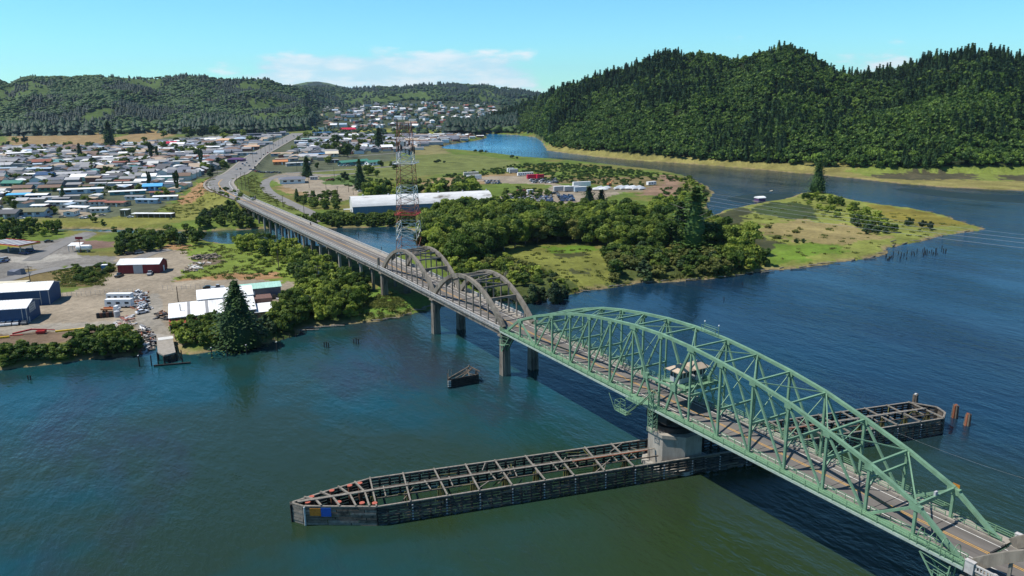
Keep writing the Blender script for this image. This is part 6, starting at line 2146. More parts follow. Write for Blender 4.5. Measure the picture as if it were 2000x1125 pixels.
OCC = []
HP = [  # px, py (base centre), w, d, h, rot, roof, wall, kind, label
    (158, 411, 15, 7.5, 3.3, -42, 'white', 'offwhite', 'mobile', 'pale trailer home with white flat roof alone on the grass, nearest the levee'),
    (231, 401, 15, 9, 3.2, -40, 'redbrown', 'tan', 'mobile', 'tan trailer home with pinkish-red roof at the levee edge'),
    (290, 396, 17, 6, 3.2, -38, 'paleblue', 'paleblue', 'mobile', 'pale blue trailer home just left of the poplar, end wall bright'),
    (325, 390, 17, 6, 3.3, -20, 'white', 'palegrey', 'mobile', 'grey trailer home with white roof edge at the corner by the embankment'),
    (318, 381, 18, 6, 3.2, -22, 'redbrown', 'grey', 'mobile', 'trailer home with dark red roof directly behind the white-edged corner one'),
    (68, 420, 18, 12, 3.8, -25, 'olive', 'paleblue', 'gable', 'wide blue-grey house with olive roof beside the levee'),
    (12, 424, 18, 12, 3.8, -25, 'darkgrey', 'grey', 'gable', 'dark-roofed house at the frame edge beside the levee'),
    (40, 388, 15, 10, 4.2, -20, 'skyblue', 'cream', 'mobile', 'house with vivid sky-blue roof among the trailer homes'),
    (76, 388, 15, 9, 4, -20, 'white', 'navy', 'mobile', 'white-roofed home right beside the sky-blue roof'),
    (160, 377, 32, 6, 4, -12, 'white', 'paleblue', 'mobile', 'very long trailer home with bright white roof and blue end'),
    (250, 379, 26, 6, 3.2, -10, 'white', 'teal', 'mobile', 'long teal trailer home with white roof line'),
    (300, 371, 15, 7, 4.2, -18, 'skyblue', 'blue', 'gable', 'trailer home with blue peaked roof near the tall poplar'),
    (120, 400, 19, 7, 3.2, -35, 'white', 'palegrey', 'mobile', 'white-roofed trailer home just behind the lone pale one'),
    (155, 399, 13, 7, 3.2, -38, 'grey', 'offwhite', 'mobile', 'grey-roofed short trailer home between white ones'),
    (180, 393, 12, 7, 3.4, -40, 'tan', 'tan', 'mobile', 'tan trailer home beside the wires pole'),
    (265, 389, 14, 6, 3, -35, 'grey', 'offwhite', 'mobile', 'off-white trailer home with dark windows beside the blue one'),
    (100, 372, 17, 9, 3.8, -20, 'brown', 'green', 'gable', 'green-walled house with brown roof'),
    (47, 374, 15, 9, 4.2, -22, 'brown', 'slate', 'gable', 'brown-roofed house above the sky-blue roof'),
    (28, 364, 17, 10, 4.2, -30, 'green', 'green', 'gable', 'house with dark green gable roof'),
    (90, 348, 16, 10, 4.5, -32, 'navy', 'blue', 'gable', 'house with steep dark blue gable'),
    (66, 346, 15, 10, 4, -22, 'white', 'offwhite', 'mobile', 'bright white-roofed building left of the dark blue gable'),
    (30, 306, 46, 12, 5.5, 20, 'white', 'darkgrey', 'mobile', 'long white-roofed shed at the far left of town'),
    (84, 323, 24, 13, 5.5, -12, 'redbrown', 'redbrown', 'gable', 'red-walled building with tan-red roof'),
    (80, 338, 28, 13, 5.5, -18, 'paleblue', 'darkgrey', 'mobile', 'dark building with pale blue-grey roof'),
    (10, 334, 30, 12, 4, -15, 'paleblue', 'redbrown', 'mobile', 'low long building with blue-grey roof at frame edge'),
    (202, 312, 28, 13, 4.5, -10, 'white', 'blue', 'mobile', 'blue building under bright white roof in the house rows'),
    (208, 333, 20, 12, 4.5, -20, 'tan', 'redbrown', 'gable', 'red-brown house with tan roof'),
    (165, 318, 20, 12, 5.5, -20, 'slate', 'white', 'gable', 'white-walled two-storey house with slate roof'),
    (150, 345, 34, 9, 4, -6, 'palegrey', 'offwhite', 'gable', 'long pale grey gabled building in the trailer rows'),
    (335, 285, 26, 15, 7, -10, 'crimson', 'white', 'gable', 'white building with bright crimson roof at the far edge of town'),
    (365, 301, 44, 14, 5, -15, 'white', 'brown', 'mobile', 'brown building with long white roof, nearer of two'),
    (378, 296, 34, 16, 6, -15, 'white', 'grey', 'gable', 'white-roofed shed just behind the long brown one'),
    (410, 292, 46, 20, 6, -15, 'white', 'grey', 'mobile', 'wide white-roofed hall beside the dark poplar'),
    (440, 280, 44, 24, 8, -12, 'peach', 'peach', 'hip', 'peach-coloured building with salmon hip roof'),
    (470, 277, 34, 22, 8, -12, 'paleblue', 'navy', 'hip', 'dark blue building with pale roof beside the peach one'),
    (492, 292, 34, 20, 7, -12, 'peach', 'redbrown', 'mobile', 'salmon-roofed building by the highway'),
    (520, 266, 120, 26, 8, 8, 'slate', 'slate', 'flat', 'very long low dark store building at the far end of town'),
    (510, 283, 60, 26, 6, -10, 'palegrey', 'palegrey', 'flat', 'pale flat-roofed shop building left of the highway'),
    (480, 303, 46, 22, 5, -18, 'grey', 'palegrey', 'flat', 'grey flat-roofed shops left of the highway'),
    (462, 318, 30, 18, 5, -30, 'purple', 'purple', 'hip', 'dark purplish house by the highway'),
    (425, 312, 26, 15, 5.5, -20, 'slate', 'purple', 'gable', 'dark house right of the highway poplar'),
    (560, 315, 42, 16, 5, -14, 'tan', 'grey', 'flat', 'tan flat-roofed motel building right of the highway'),
    (551, 304, 46, 18, 5, -14, 'peach', 'palegrey', 'flat', 'pinkish flat-roofed building behind the motel'),
    (548, 321, 26, 10, 5, -14, 'orange', 'orange', 'gable', 'building with vivid orange roof by the highway'),
    (582, 323, 44, 8, 4.5, 2, 'white', 'grey', 'flat', 'long grey building with white roof strip along the street'),
    (620, 306, 60, 20, 5.5, -2, 'blue', 'redbrown', 'flat', 'red-brown building with blue flat roof'),
    (648, 305, 26, 26, 6, -14, 'cream', 'cream', 'gable', 'cream-roofed hall with pale walls'),
    (650, 317, 22, 14, 4.5, -10, 'grey', 'darkgrey', 'flat', 'dark low building below the cream hall'),
    (690, 321, 60, 12, 5, 18, 'green', 'teal', 'gable', 'long green-roofed building by the playing field'),
    (728, 322, 26, 12, 5, 12, 'green', 'white', 'gable', 'white building with green roof by the playing field'),
    (755, 293, 26, 20, 7, -10, 'white', 'redbrown', 'gable', 'red-brown walled hall with bright white roof beside the playing field'),
    (680, 269, 60, 18, 7, 10, 'white', 'grey', 'gable', 'white-roofed hall at the far side of town'),
    (680, 258, 50, 22, 9, 8, 'crimson', 'crimson', 'gable', 'large red-roofed school building at the valley foot'),
    (630, 264, 60, 26, 8, -5, 'blue', 'palegrey', 'flat', 'blue flat-roofed store at the far end of town'),
    (590, 280, 40, 18, 6, -10, 'white', 'navy', 'flat', 'dark shop building with white roof edge'),
    (605, 275, 44, 18, 6, -10, 'mint', 'palegrey', 'flat', 'shop building with mint-green roof'),
]
for px, py, w, d, h, rot, roof, wall, kind, lab in HP:
    if py < 340: k_ = .62 if px > 320 else .8; w, d, h = w * k_, d * (k_ + .12), h * (.8 if px > 320 else 1)
    hpx(px, py, w, d, h, rot, roof, wall, kind, lab, 'trailer_home' if 'trailer home' in lab else 'house' if 'house' in lab or 'home' in lab else 'building',
        'trailer home' if 'trailer home' in lab else 'house' if 'house' in lab or 'home' in lab else 'building')

# building by the ramp road: grey hipped roof, white walls
hpx(571, 356, 22, 18, 4.2, -14, 'slate', 'white', 'hip', 'white single-storey office with dark hip roof in the gravel lot', 'building', 'building')
hpx(613, 350, 7, 5, 3, -14, 'grey', 'palegrey', 'mobile', 'small grey hut in the gravel lot beside the office', 'hut', 'hut')

# remaining streets of houses
rng = np.random.default_rng(4)
TOWN_L = W([(-30, 426), (-30, 300), (0, 288), (230, 286), (330, 276), (420, 272), (545, 262), (575, 262), (548, 274), (500, 300), (452, 328), (430, 334), (385, 352), (330, 385), (290, 405), (180, 418), (60, 426)], 3)
TOWN_R = W([(600, 262), (790, 266), (905, 264), (940, 268), (880, 278), (830, 285), (800, 296), (740, 296), (690, 302), (640, 312), (590, 320), (545, 322), (560, 300), (588, 275)], 3)
LOTS = W([(575, 262), (620, 262), (612, 272), (560, 300), (540, 320), (505, 330), (440, 336), (500, 300)], 3)
cand = []
ca, sa = math.cos(R(-22)), math.sin(R(-22))
v_ = -400
row = 0
while v_ < 1900:
    u_ = -700
    while u_ < 900:
        x = CAM[0] + u_ * ca - v_ * sa; y = CAM[1] + u_ * sa + v_ * ca
        x += rng.uniform(-2, 2); y += rng.uniform(-2, 2)
        u_ += 16.5 if v_ < 900 else 19
        xx, yy = np.array([x]), np.array([y])
        L, Rr = inside(TOWN_L, xx, yy)[0], inside(TOWN_R, xx, yy)[0]
        if not (L or Rr) or inside(LOTS, xx, yy)[0] or rng.random() < .10: continue
        if any((x - a) ** 2 + (y - b_) ** 2 < (r_ + 7) ** 2 for a, b_, r_ in OCC): continue
        if np.hypot(hwy[:, 0] - x, hwy[:, 1] - y).min() < 24: continue
        cand.append((math.hypot(x - CAM[0], y - CAM[1]), x, y, L))
    row += 1
    v_ += (15 if row % 2 else 23)
cand.sort()
NEAR_R = ['white'] * 6 + ['palegrey'] * 5 + ['grey'] * 4 + ['offwhite'] * 3 + ['tan', 'paleblue', 'brown', 'slate', 'slate', 'redbrown']
FAR_R = ['slate'] * 7 + ['grey'] * 7 + ['darkgrey'] * 4 + ['brown'] * 4 + ['tan'] * 3 + ['palegrey'] * 3 + ['white'] * 2 + ['redbrown', 'paleblue', 'teal', 'offwhite', 'offwhite', 'olive']
WALLS = ['offwhite', 'white', 'cream', 'palegrey', 'paleblue', 'tan', 'grey', 'mint', 'brown', 'slate', 'redbrown', 'offwhite', 'white']
dist_v, dist_f, dist_m = [], [], []
MATL = ['r_white', 'r_palegrey', 'r_grey', 'r_slate', 'r_brown', 'r_tan', 'r_redbrown', 'r_crimson', 'r_paleblue', 'p_offwhite', 'p_white', 'p_palegrey', 'p_tan', 'p_redbrown', 'p_cream']


def add_dist(x, y, g, w, d, h, rot, roof, wall, kind):
    c, s = math.cos(rot), math.sin(rot)
    for part, mi in (('wall', wall), ('roof', roof)):
        key = {'wall': 'offwhite', 'roof': 'grey'}[part]
        me = unit_mesh(kind, part, key)
        n0 = len(dist_v)
        for v in me.vertices:
            a, b_, z_ = v.co.x * w, v.co.y * d, v.co.z * h
            dist_v.append((x + a * c - b_ * s, y + a * s + b_ * c, g - .1 + z_))
        for p in me.polygons:
            dist_f.append(tuple(n0 + i for i in p.vertices)); dist_m.append(mi)


solo_n = 0
for D, x, y, L in cand:
    near = D < 800 and L
    far = D > 1000
    kind = rng.choice(['mobile', 'mobile', 'gable', 'mobile']) if near else rng.choice(['gable', 'gable', 'hip', 'mobile', 'flat'] if far else ['gable', 'gable', 'gable', 'hip', 'mobile'])
    roof = str(rng.choice(NEAR_R if near else FAR_R)); wall = str(rng.choice(WALLS))
    w = rng.uniform(10.5, 14); d = rng.uniform(5.5, 8) if kind == 'mobile' and near else rng.uniform(8, 11); h = rng.uniform(2.8, 3.6) if near else rng.uniform(3.4, 5.2)
    if far and rng.random() < .25: w *= 1.9; d *= 1.5
    rot = R(-22) + (R(90) if rng.random() < .3 else 0) + rng.normal(0, .05)
    if solo_n < 236:
        solo_n += 1
        nm = 'trailer_home' if (near and kind == 'mobile') else 'house'
        house(x, y, w, d, h, rot, roof, wall, str(kind), None, nm, D < 660, 'trailer homes in rows behind the levee' if nm == 'trailer_home' else 'houses of the river town',
              '%s %s with %s walls' % (roof + '-roofed', 'trailer home' if nm == 'trailer_home' else 'house', wall), 'trailer home' if nm == 'trailer_home' else 'house')
    else:
        ri = int(rng.choice([0, 1, 2, 2, 2, 3, 3, 2, 2, 3, 3, 3, 4, 4, 5, 8]))
        add_dist(x, y, hz(x, y), w, d, h, rot, ri, int(rng.integers(9, 15)), str(kind))
# long white trailer rows by the river bend
for px0, py0, px1, py1, n in ((800, 270, 905, 267, 22), (790, 276, 885, 272, 18), (770, 283, 850, 279, 12), (640, 275, 690, 273, 8)):
    for k in range(n):
        t_ = (k + .5) / n
        p = U(px0 + (px1 - px0) * t_, py0 + (py1 - py0) * t_, 3)
        add_dist(p[0], p[1], hz(p[0], p[1]), 17, 7, 3.6, R(20) + rng.normal(0, .1), int(rng.choice([0, 0, 0, 1, 8])), 9, 'mobile')
# hillside town
for k in range(270):
    px = rng.uniform(630, 965); py = rng.uniform(203, 254)
    a = azim(px, py); e_ = elev(px, py)
    rs_ = np.arange(1750, 3100, 12.0)
    xs, ys2 = CAM[0] + rs_ * math.sin(a), CAM[1] + rs_ * math.cos(a)
    zz_ = terrain(xs, ys2)
    line = CAM[2] + e_ * rs_
    hit = np.where(zz_ >= line)[0]
    if len(hit) == 0: continue
    i = hit[0]
    s = rng.uniform(.6, 1.25)
    big_ = rng.random() < .08
    add_dist(xs[i], ys2[i], zz_[i], 16 * s * (2 if big_ else 1), 11 * s, 6.5, rng.uniform(0, 3.14), int(rng.choice([0, 0, 1, 2, 2, 3, 3, 4, 5, 6, 8])), int(rng.integers(9, 15)), str(rng.choice(['gable', 'hip', 'flat'])))
me = bpy.data.meshes.new('distant_houses')
me.from_pydata(dist_v, [], dist_f)
for k in MATL: me.materials.append(M[k])
me.polygons.foreach_set('material_index', dist_m); me.update()
tag(link_mesh('distant_houses', me), 'far houses of the town scattered towards the valley and up its hillside', 'houses', kind='stuff')

# ------------------------------------------------------------------ the yards on the left bank


def frame_thing(name, px, py, z, rot, label, cat, group=None):
    p = U(px, py, z)
    return empty(name, (p[0], p[1], hz(p[0], p[1])), R(rot), label, cat, group)


def gabled_shed(root, w, d, h, rise, wall, roof, ribs=True, ov=.4):
    """origin at the front right corner; building runs to -x and +y"""
    q = MB()
    q.add([(-w, 0, 0), (0, 0, 0), (0, d, 0), (-w, d, 0), (-w, 0, h), (0, 0, h), (0, d, h), (-w, d, h), (0, d / 2, h + rise), (-w, d / 2, h + rise)],
          [(0, 1, 5, 4), (2, 3, 7, 6), (1, 2, 6, 8, 5), (3, 0, 4, 9, 7)])
    wl = q.build('wall', M['p_' + wall], root)
    q = MB(); t_ = .15
    a, b_ = -w - ov, ov
    e = h - rise * ov / (d / 2)
    for y0, y1 in ((-ov, d / 2), (d + ov, d / 2)):
        q.hexa([(a, y0, e), (b_, y0, e), (b_, y1, h + rise), (a, y1, h + rise), (a, y0, e + t_), (b_, y0, e + t_), (b_, y1, h + rise + t_), (a, y1, h + rise + t_)])
    if ribs:
        k = 0
        while -w + k * 1.0 < 0:
            for y0, y1 in ((-ov, d / 2), (d + ov, d / 2)):
                q.beam((-w + k, y0, e + t_ + .03), (-w + k, y1, h + rise + t_ + .03), .07, .07)
            k += 1
    rf = q.build('roof', M['r_' + roof], root)
    return wl, rf


def sheet_ribs(root, w, h, mt, d=None):
    q = MB()
    k = 0
    while -w + .4 + k * .6 < -.3:
        q.box(-w + .4 + k * .6, -w + .46 + k * .6, -.04, -.003, .1, h - .1); k += 1
    if d:
        k = 0
        while .4 + k * .6 < d - .3:
            q.box(.003, .04, .4 + k * .6, .46 + k * .6, .1, h - .1); k += 1
    return q.build('cladding_ribs', mt, root)


e = frame_thing('warehouse', 55, 630, 3, -17, 'dark blue metal warehouse with white roof and a white sign on its gable', 'warehouse')
OCC.append((e.location.x, e.location.y, 20))
wl, rf = gabled_shed(e, 44, 12.5, 5.6, 1.6, 'navy', 'white')
sheet_ribs(e, 44, 5.6, M['p_navy'], 12.5)
q = MB(); q.box(-1.5, -1.3, -.12, -.002, .1, 5.3); q.box(-.14, .1, -.14, -.002, .1, 5.5); q.build('downpipe', M['p_palegrey'], e)
q = MB(); q.box(.045, .1, 2.6, 8.4, 3.2, 6.0); sg = q.build('sign', M['p_palegrey'], e)
q = MB()
for r_, (a, b_) in enumerate(((.9, 4.9), (.9, 4.9), (.3, 5.5))):
    y_ = 2.6 + a
    zt = 5.7 - r_ * .88
    rg = random.Random(r_)
    while y_ < 2.6 + b_ - .3:
        l_ = rg.uniform(.25, .5)
        q.box(.102, .115, y_, y_ + l_ * .7, zt - .55, zt - .05); y_ += l_ + .1
q.build('sign_writing', M['p_slate'], sg)
q = MB(); q.box(.005, .06, 1.2, 2.0, .05, 2.1); q.build('door', M['p_palegrey'], e)
e = frame_thing('warehouse', 98, 593, 3, -17, 'dark blue metal warehouse with long white roof standing behind the signed one', 'warehouse')
gabled_shed(e, 60, 13, 5.8, 1.8, 'navy', 'white'); sheet_ribs(e, 60, 5.8, M['p_navy'], 13)
q = MB(); q.box(-3.0, -2.8, -.12, -.002, .1, 5.4); q.box(-.14, .1, -.14, -.002, .1, 5.6); q.build('downpipe', M['p_palegrey'], e)
e = frame_thing('shed', 50, 566, 3, -20, 'low open-fronted dark shed with cream roof edge behind the blue warehouses', 'shed')
q = MB(); q.box(-40, 0, 4.5, 4.7, 0, 3.0); q.box(-.2, 0, 0, 4.6, 0, 3.0); q.build('wall', M['p_darkgrey'], e)
q = MB(); q.hexa([(-40.5, -.5, 3.2), (.4, -.5, 3.2), (.4, 5, 3.0), (-40.5, 5, 3.0), (-40.5, -.5, 3.45), (.4, -.5, 3.45), (.4, 5, 3.25), (-40.5, 5, 3.25)]); q.build('roof', M['r_cream'], e)
q = MB()
for k in range(9): q.box(-.4 - k * 4.8, -.2 - k * 4.8, 0, .2, 0, 3.1)
q.build('post', M['p_palegrey'], e)

# red barn
e = frame_thing('barn', 312, 532, 3, -27, 'long red barn with white metal roof and pale sliding door', 'barn')
wl, rf = gabled_shed(e, 18, 9, 4.2, 1.7, 'redbrown', 'white')
wl.data.materials[0] = mat('barn_red', (.20, .028, .03), .8, .25, .6, stretch=(6, 6, .3))
q = MB(); q.box(-11.2, -7.2, -.1, -.002, .05, 3.9); q.build('sliding_door', M['p_palegrey'], e)
q = MB(); q.box(.002, .1, 4.4, 5.6, .05, 2.6); q.build('door', M['p_white'], e)
q = MB(); q.box(0.01, .25, 8.2, 8.9, 1, 3.8); q.build('trim', M['rust'], e)

# white-roofed shed complex
e = frame_thing('boat_shed', 335, 648, 2.5, -8, 'brown-walled boat shed with big white roof and red lean-to beside the slipway', 'shed')
e.location.z = 2.4
q = MB()                                         # origin front left corner
q.box(0, 27, 0, 12, 0, 4.6); q.build('wall', M['p_brown'], e)
q = MB(); q.hexa([(-.5, -.5, 4.75), (27.4, -.5, 4.75), (27.4, 12.4, 6.6), (-.5, 12.4, 6.6), (-.5, -.5, 4.95), (27.4, -.5, 4.95), (27.4, 12.4, 6.8), (-.5, 12.4, 6.8)])
k = 0
while k < 27:
    q.beam((k, -.5, 4.98), (k, 12.4, 6.83), .07, .07); k += .9
rf = q.build('roof', M['r_white'], e)
for x_ in (5.4, 11.2, 17.0):
    q = MB(); q.hexa([(x_, -.45, 5.03), (x_ + .9, -.45, 5.03), (x_ + .9, 12.3, 6.87), (x_, 12.3, 6.87), (x_, -.45, 5.05), (x_ + .9, -.45, 5.05), (x_ + .9, 12.3, 6.89), (x_, 12.3, 6.89)]); q.build('skylight', M['r_grey'], rf)
q = MB(); q.tube((3.3, 5.0, 5.6), (3.3, 5.0, 8.0), .14); q.build('flue', M['r_darkgrey'], rf)
q = MB(); q.hexa([(-.4, -2.6, 3.0), (8.2, -2.6, 3.0), (8.2, -.02, 4.1), (-.4, -.02, 4.1), (-.4, -2.6, 3.12), (8.2, -2.6, 3.12), (8.2, -.02, 4.22), (-.4, -.02, 4.22)]); q.build('lean_to_roof', mat('rust_red_roof', (.33, .075, .045), .8, .25, 1), e)
q = MB(); q.box(-.2, .0, -2.3, -.01, 0, 3.1); q.box(8.0, 8.2, -2.3, -.01, 0, 3.1); q.box(-.2, 8.2, -2.3, -2.2, 0, 1.1); q.build('lean_to_wall', M['p_slate'], e)
q = MB(); q.box(9, 27, 12.01, 22, 0, 6.4); q.build('rear_wall', M['p_tan'], e)
q = MB(); q.hexa([(8.6, 11.9, 7.0), (27.6, 11.9, 7.0), (27.6, 22.4, 8.2), (8.6, 22.4, 8.2), (8.6, 11.9, 7.2), (27.6, 11.9, 7.2), (27.6, 22.4, 8.4), (8.6, 22.4, 8.4)]); q.build('rear_roof', M['r_white'], e)
q = MB(); q.box(27.02, 34, -.5, 8, 0, 3.6); q.build('side_wall', M['p_brown'], e)
q = MB(); q.hexa([(26.6, -1, 3.7), (34.5, -1, 3.7), (34.5, 8.3, 4.6), (26.6, 8.3, 4.6), (26.6, -1, 3.85), (34.5, -1, 3.85), (34.5, 8.3, 4.75), (26.6, 8.3, 4.75)]); q.build('side_roof', M['r_white'], e)
q = MB(); q.box(27.02, 33.5, 8.5, 15, 0, 6.2); q.build('tower_wall', mat('brick_brown', (.16, .09, .07), .9, .2, 3), e)
e = frame_thing('shed', 550, 580, 2.6, -8, 'blue-walled shed with pale mint-green roof behind the brown boat shed', 'shed')
gabled_shed(e, 17, 9, 4.2, .9, 'slate', 'mint')
q = MB()
for k in range(3): q.box(-16 + k * 2.4, -14.4 + k * 2.4, -.1, -.002, .1, 3.2)
q.build('shutter', M['p_paleblue'], e)

# long round-roofed warehouse
e = frame_thing('long_warehouse', 690, 421, 3, -14, 'very long weathered white barrel-roofed warehouse with blue side wall beyond the slough', 'warehouse')
LW, DW = 94, 25
prof = [(-.3, 6.0), (1.0, 7.4), (3.5, 9.2), (7, 10.7), (12.5, 11.5), (18, 10.7), (21.5, 9.2), (24, 7.4), (25.3, 6.0)]
q = MB(); vs = []
for x_ in (-.4, LW + .4):
    vs += [(x_, a, b_) for a, b_ in prof] + [(x_, a, b_ - .25) for a, b_ in prof]
n_ = len(prof); fs = []
for i in range(n_ - 1):
    fs += [(i, 2 * n_ + i, 2 * n_ + i + 1, i + 1), (n_ + i, n_ + i + 1, 3 * n_ + i + 1, 3 * n_ + i), (i, i + 1, n_ + i + 1, n_ + i), (2 * n_ + i, 3 * n_ + i, 3 * n_ + i + 1, 2 * n_ + i + 1)]
fs += [(0, n_, 3 * n_, 2 * n_), (n_ - 1, 3 * n_ - 1, 4 * n_ - 1, 2 * n_ - 1)][::1]
q.add(vs, fs); q.build('roof', mat('weathered_white', (.62, .62, .60), .8, .15, .25, col2=(.17, .155, .13), spots=.545, stretch=(.5, 1.4, 1)), e)
q = MB(); q.add([(0, 0, 0), (LW, 0, 0), (LW, 0, 6.1), (0, 0, 6.1)], [(0, 1, 2, 3)]); q.add([(0, DW, 0), (LW, DW, 0), (LW, DW, 6.1), (0, DW, 6.1)], [(3, 2, 1, 0)]); q.build('side_wall', mat('faded_blue', (.10, .19, .30), .7, .2, .4, stretch=(5, 1, .4)), e)
for x_ in (-.02, LW + .02):
    q = MB(); pf = [(0, 0)] + [(max(0, min(DW, a)), b_ - .1) for a, b_ in prof] + [(DW, 0)]
    q.add([(x_, a, b_) for a, b_ in pf], [tuple(range(len(pf)))]); q.build('end_wall', M['p_offwhite'], e)
q = MB()
for k in range(6): q.tube((8 + 17 * k, 12.5, 11.3), (8 + 17 * k, 12.5, 12.4), .5, .5, 8)
q.build('roof_vent', M['r_palegrey'], e)
q = MB(); q.box(-5, -.1, 12, 17, 2.6, 2.8); q.box(-5, -4.8, 12, 12.2, 0, 2.6); q.box(-5, -4.8, 16.8, 17, 0, 2.6); q.build('porch', M['p_palegrey'], e)

# gas station canopy
e = frame_thing('gas_station_canopy', 55, 492, 3, 0, 'gas station canopy with white roof panels and orange, red and yellow edge', 'canopy')
c0 = np.array(U(36, 478, 8)[:2]); d1 = np.array([math.cos(R(37)), math.sin(R(37))]); d2 = np.array([-math.sin(R(37)), math.cos(R(37))])
e.location = (c0[0], c0[1], hz(*(c0 + d2 * 3))); e.rotation_euler = (0, 0, R(37))
q = MB(); q.box(0, 11.5, 0, 26, 4.4, 4.7); q.build('canopy_deck', M['p_slate'], e)
for z0, z1, c_ in ((4.0, 4.35, 'yellow'), (4.35, 4.75, 'orange'), (4.75, 5.1, 'red')):
    q = MB(); q.box(-.1, 11.6, -.1, -.004, z0, z1); q.box(-.1, -.004, 0, 26, z0, z1); q.box(11.504, 11.6, 0, 26, z0, z1); q.build('fascia', M['p_' + c_], e)
for k in range(6):
    q = MB(); q.box(.6, 10.9, 1 + k * 4.2, 3.4 + k * 4.2, 4.71, 4.82); q.build('roof_panel', M['r_palegrey'], e)
for x_, y_ in ((2.5, 3), (9, 3), (2.5, 12), (9, 12), (2.5, 21), (9, 21)):
    q = MB(); q.box(x_ - .15, x_ + .15, y_ - .15, y_ + .15, 0, 4.4); q.build('column', M['p_palegrey'], e)
for x_, y_ in ((5.5, 7), (5.5, 16)):
    q = MB(); q.box(x_ - .4, x_ + .4, y_ - .6, y_ + .6, .1, 1.8); q.build('fuel_pump', M['p_tan'], e)
e = frame_thing('small_canopy', 133, 491, 3, -25, 'small white sloping canopy roof on posts beside the gas tank', 'canopy')
q = MB(); q.hexa([(0, 0, 3.2), (6, 0, 3.2), (6, 5, 3.9), (0, 5, 3.9), (0, 0, 3.4), (6, 0, 3.4), (6, 5, 4.1), (0, 5, 4.1)]); q.build('roof', M['r_white'], e)
q = MB()
for x_, y_ in ((.3, .3), (5.7, .3), (.3, 4.7), (5.7, 4.7)): q.box(x_ - .1, x_ + .1, y_ - .1, y_ + .1, 0, 3.3)
q.build('posts', M['p_palegrey'], e)
e = frame_thing('gas_tank', 166, 491, 3, -30, 'big white horizontal gas tank on saddles behind the gas station', 'tank')
q = MB(); q.tube((-3.6, 0, 2.5), (3.0, 0, 2.5), 1.35, n=20); q.tube((3.0, 0, 2.5), (3.6, 0, 2.5), 1.35, .9, 20); q.tube((-3.6, 0, 2.5), (-4.1, 0, 2.5), 1.35, .8, 20); q.build('tank_shell', M['p_white'], e)
for x_ in (-2.8, 1.6):
    q = MB(); q.box(x_, x_ + .6, -1.2, 1.2, 0, 1.6); q.build('saddle', M['p_grey'], e)
e = frame_thing('pole_sign', 158, 492, 3, -30, 'blank dark red board on a tall post beside the white gas tank', 'sign')
q = MB(); q.tube((0, 0, 0), (0, 0, 7.2), .16); q.build('post', M['rust_dark'], e)
q = MB(); q.box(-1.9, 1.9, -.12, .12, 6.9, 8.2); q.build('board', M['p_crimson'] if False else mat('sign_red', (.25, .02, .03), .7, .15, 1), e)
e = frame_thing('portable_toilet', 205, 526, 3, -20, 'blue portable cabin with white roof beside the low green bush', 'cabin')
q = MB(); q.box(-1.1, 1.1, -1, 1, 0, 2.3); q.build('cabin_body', M['p_blue'], e); q = MB(); q.box(-1.2, 1.2, -1.1, 1.1, 2.3, 2.55); q.build('cabin_roof', M['p_white'], e)
e = frame_thing('tarp_heap', 32, 534, 3, -25, 'slumped grey-blue tarp tent in the rough grass behind the warehouses', 'tarp')
q = MB(); q.add([(-3, -2, 0), (3, -2, 0), (3.2, 2, 0), (-3, 2, 0), (-2.8, -1.6, 2.0), (0, -1.8, 1.5), (2.7, -1.4, 2.8), (2.9, 1.5, 2.4), (-2.8, 1.6, 2.1)],
                [(0, 1, 6, 5, 4), (1, 2, 7, 6), (2, 3, 8, 7), (3, 0, 4, 8), (4, 5, 8), (5, 7, 8), (5, 6, 7)]); q.build('tarp', M['p_slate'], e)

# carport near the levee
e = frame_thing('carport', 256, 424, 3, -36, 'long open carport with thin pale roof on the levee grass', 'carport')
q = MB(); q.box(0, 28, 0, 5, 2.6, 2.75); q.build('roof', M['r_white'], e)
q = MB()
for k in range(8): q.box(.2 + k * 3.9, .4 + k * 3.9, .1, .3, 0, 2.6)
q.build('posts', M['p_palegrey'], e)
q = MB(); q.box(0, 28, 4.8, 5, 0, 2.6); q.build('back_wall', M['p_brown'], e)
hpx(246, 421, 5, 5, 4.5, -30, 'white', 'olive', 'flat', 'small square olive hut with white roof at the end of the carport', 'hut', 'hut')

# ------------------------------------------------------------------ vehicles


def car_proto(col, kind='sedan'):
    e = empty('car' if kind != 'pickup' else 'pickup_truck')
    q = MB()

    def prof_(pts, w):
        n_ = len(pts)
        q.add([(x_, -w, z_) for x_, z_ in pts] + [(x_, w, z_) for x_, z_ in pts], [tuple(range(n_))[::-1], tuple(range(n_, 2 * n_))] + [(i, (i + 1) % n_, n_ + (i + 1) % n_, n_ + i) for i in range(n_)])
    L = 2.25 if kind != 'pickup' else 2.7
    prof_([(-L, .35), (L, .35), (L, .7), (L - .3, .85), (L - 1.1, .95), (-L + .2, 1.0), (-L, .9)], .88)
    q.build('body', M['c_' + col], e)
    q = MB()
    if kind == 'pickup': pts = [(1.1, .95), (.75, 1.65), (-.5, 1.7), (-.7, .98)]
    elif kind == 'van': pts = [(1.5, .95), (1.1, 1.75), (-2.0, 1.8), (-2.2, .98)]
    else: pts = [(1.0, .95), (.35, 1.42), (-1.1, 1.44), (-1.75, .98)]
    prof_([(x_, z_) for x_, z_ in pts], .76); q.build('windows', M['glass'], e)
    q = MB(); r_ = [pts[1], pts[2]]
    q.box(r_[1][0] + .05, r_[0][0] - .05, -.72, .72, max(r_[0][1], r_[1][1]) - .01, max(r_[0][1], r_[1][1]) + .05); q.build('car_roof', M['c_' + col], e)
    for x_ in (-L + .85, L - .85):
        for s in (-1, 1):
            q = MB(); q.tube((x_, s * .92, .34), (x_, s * .70, .34), .34, n=10); q.build('wheel', M['rubber'], e)
    return e


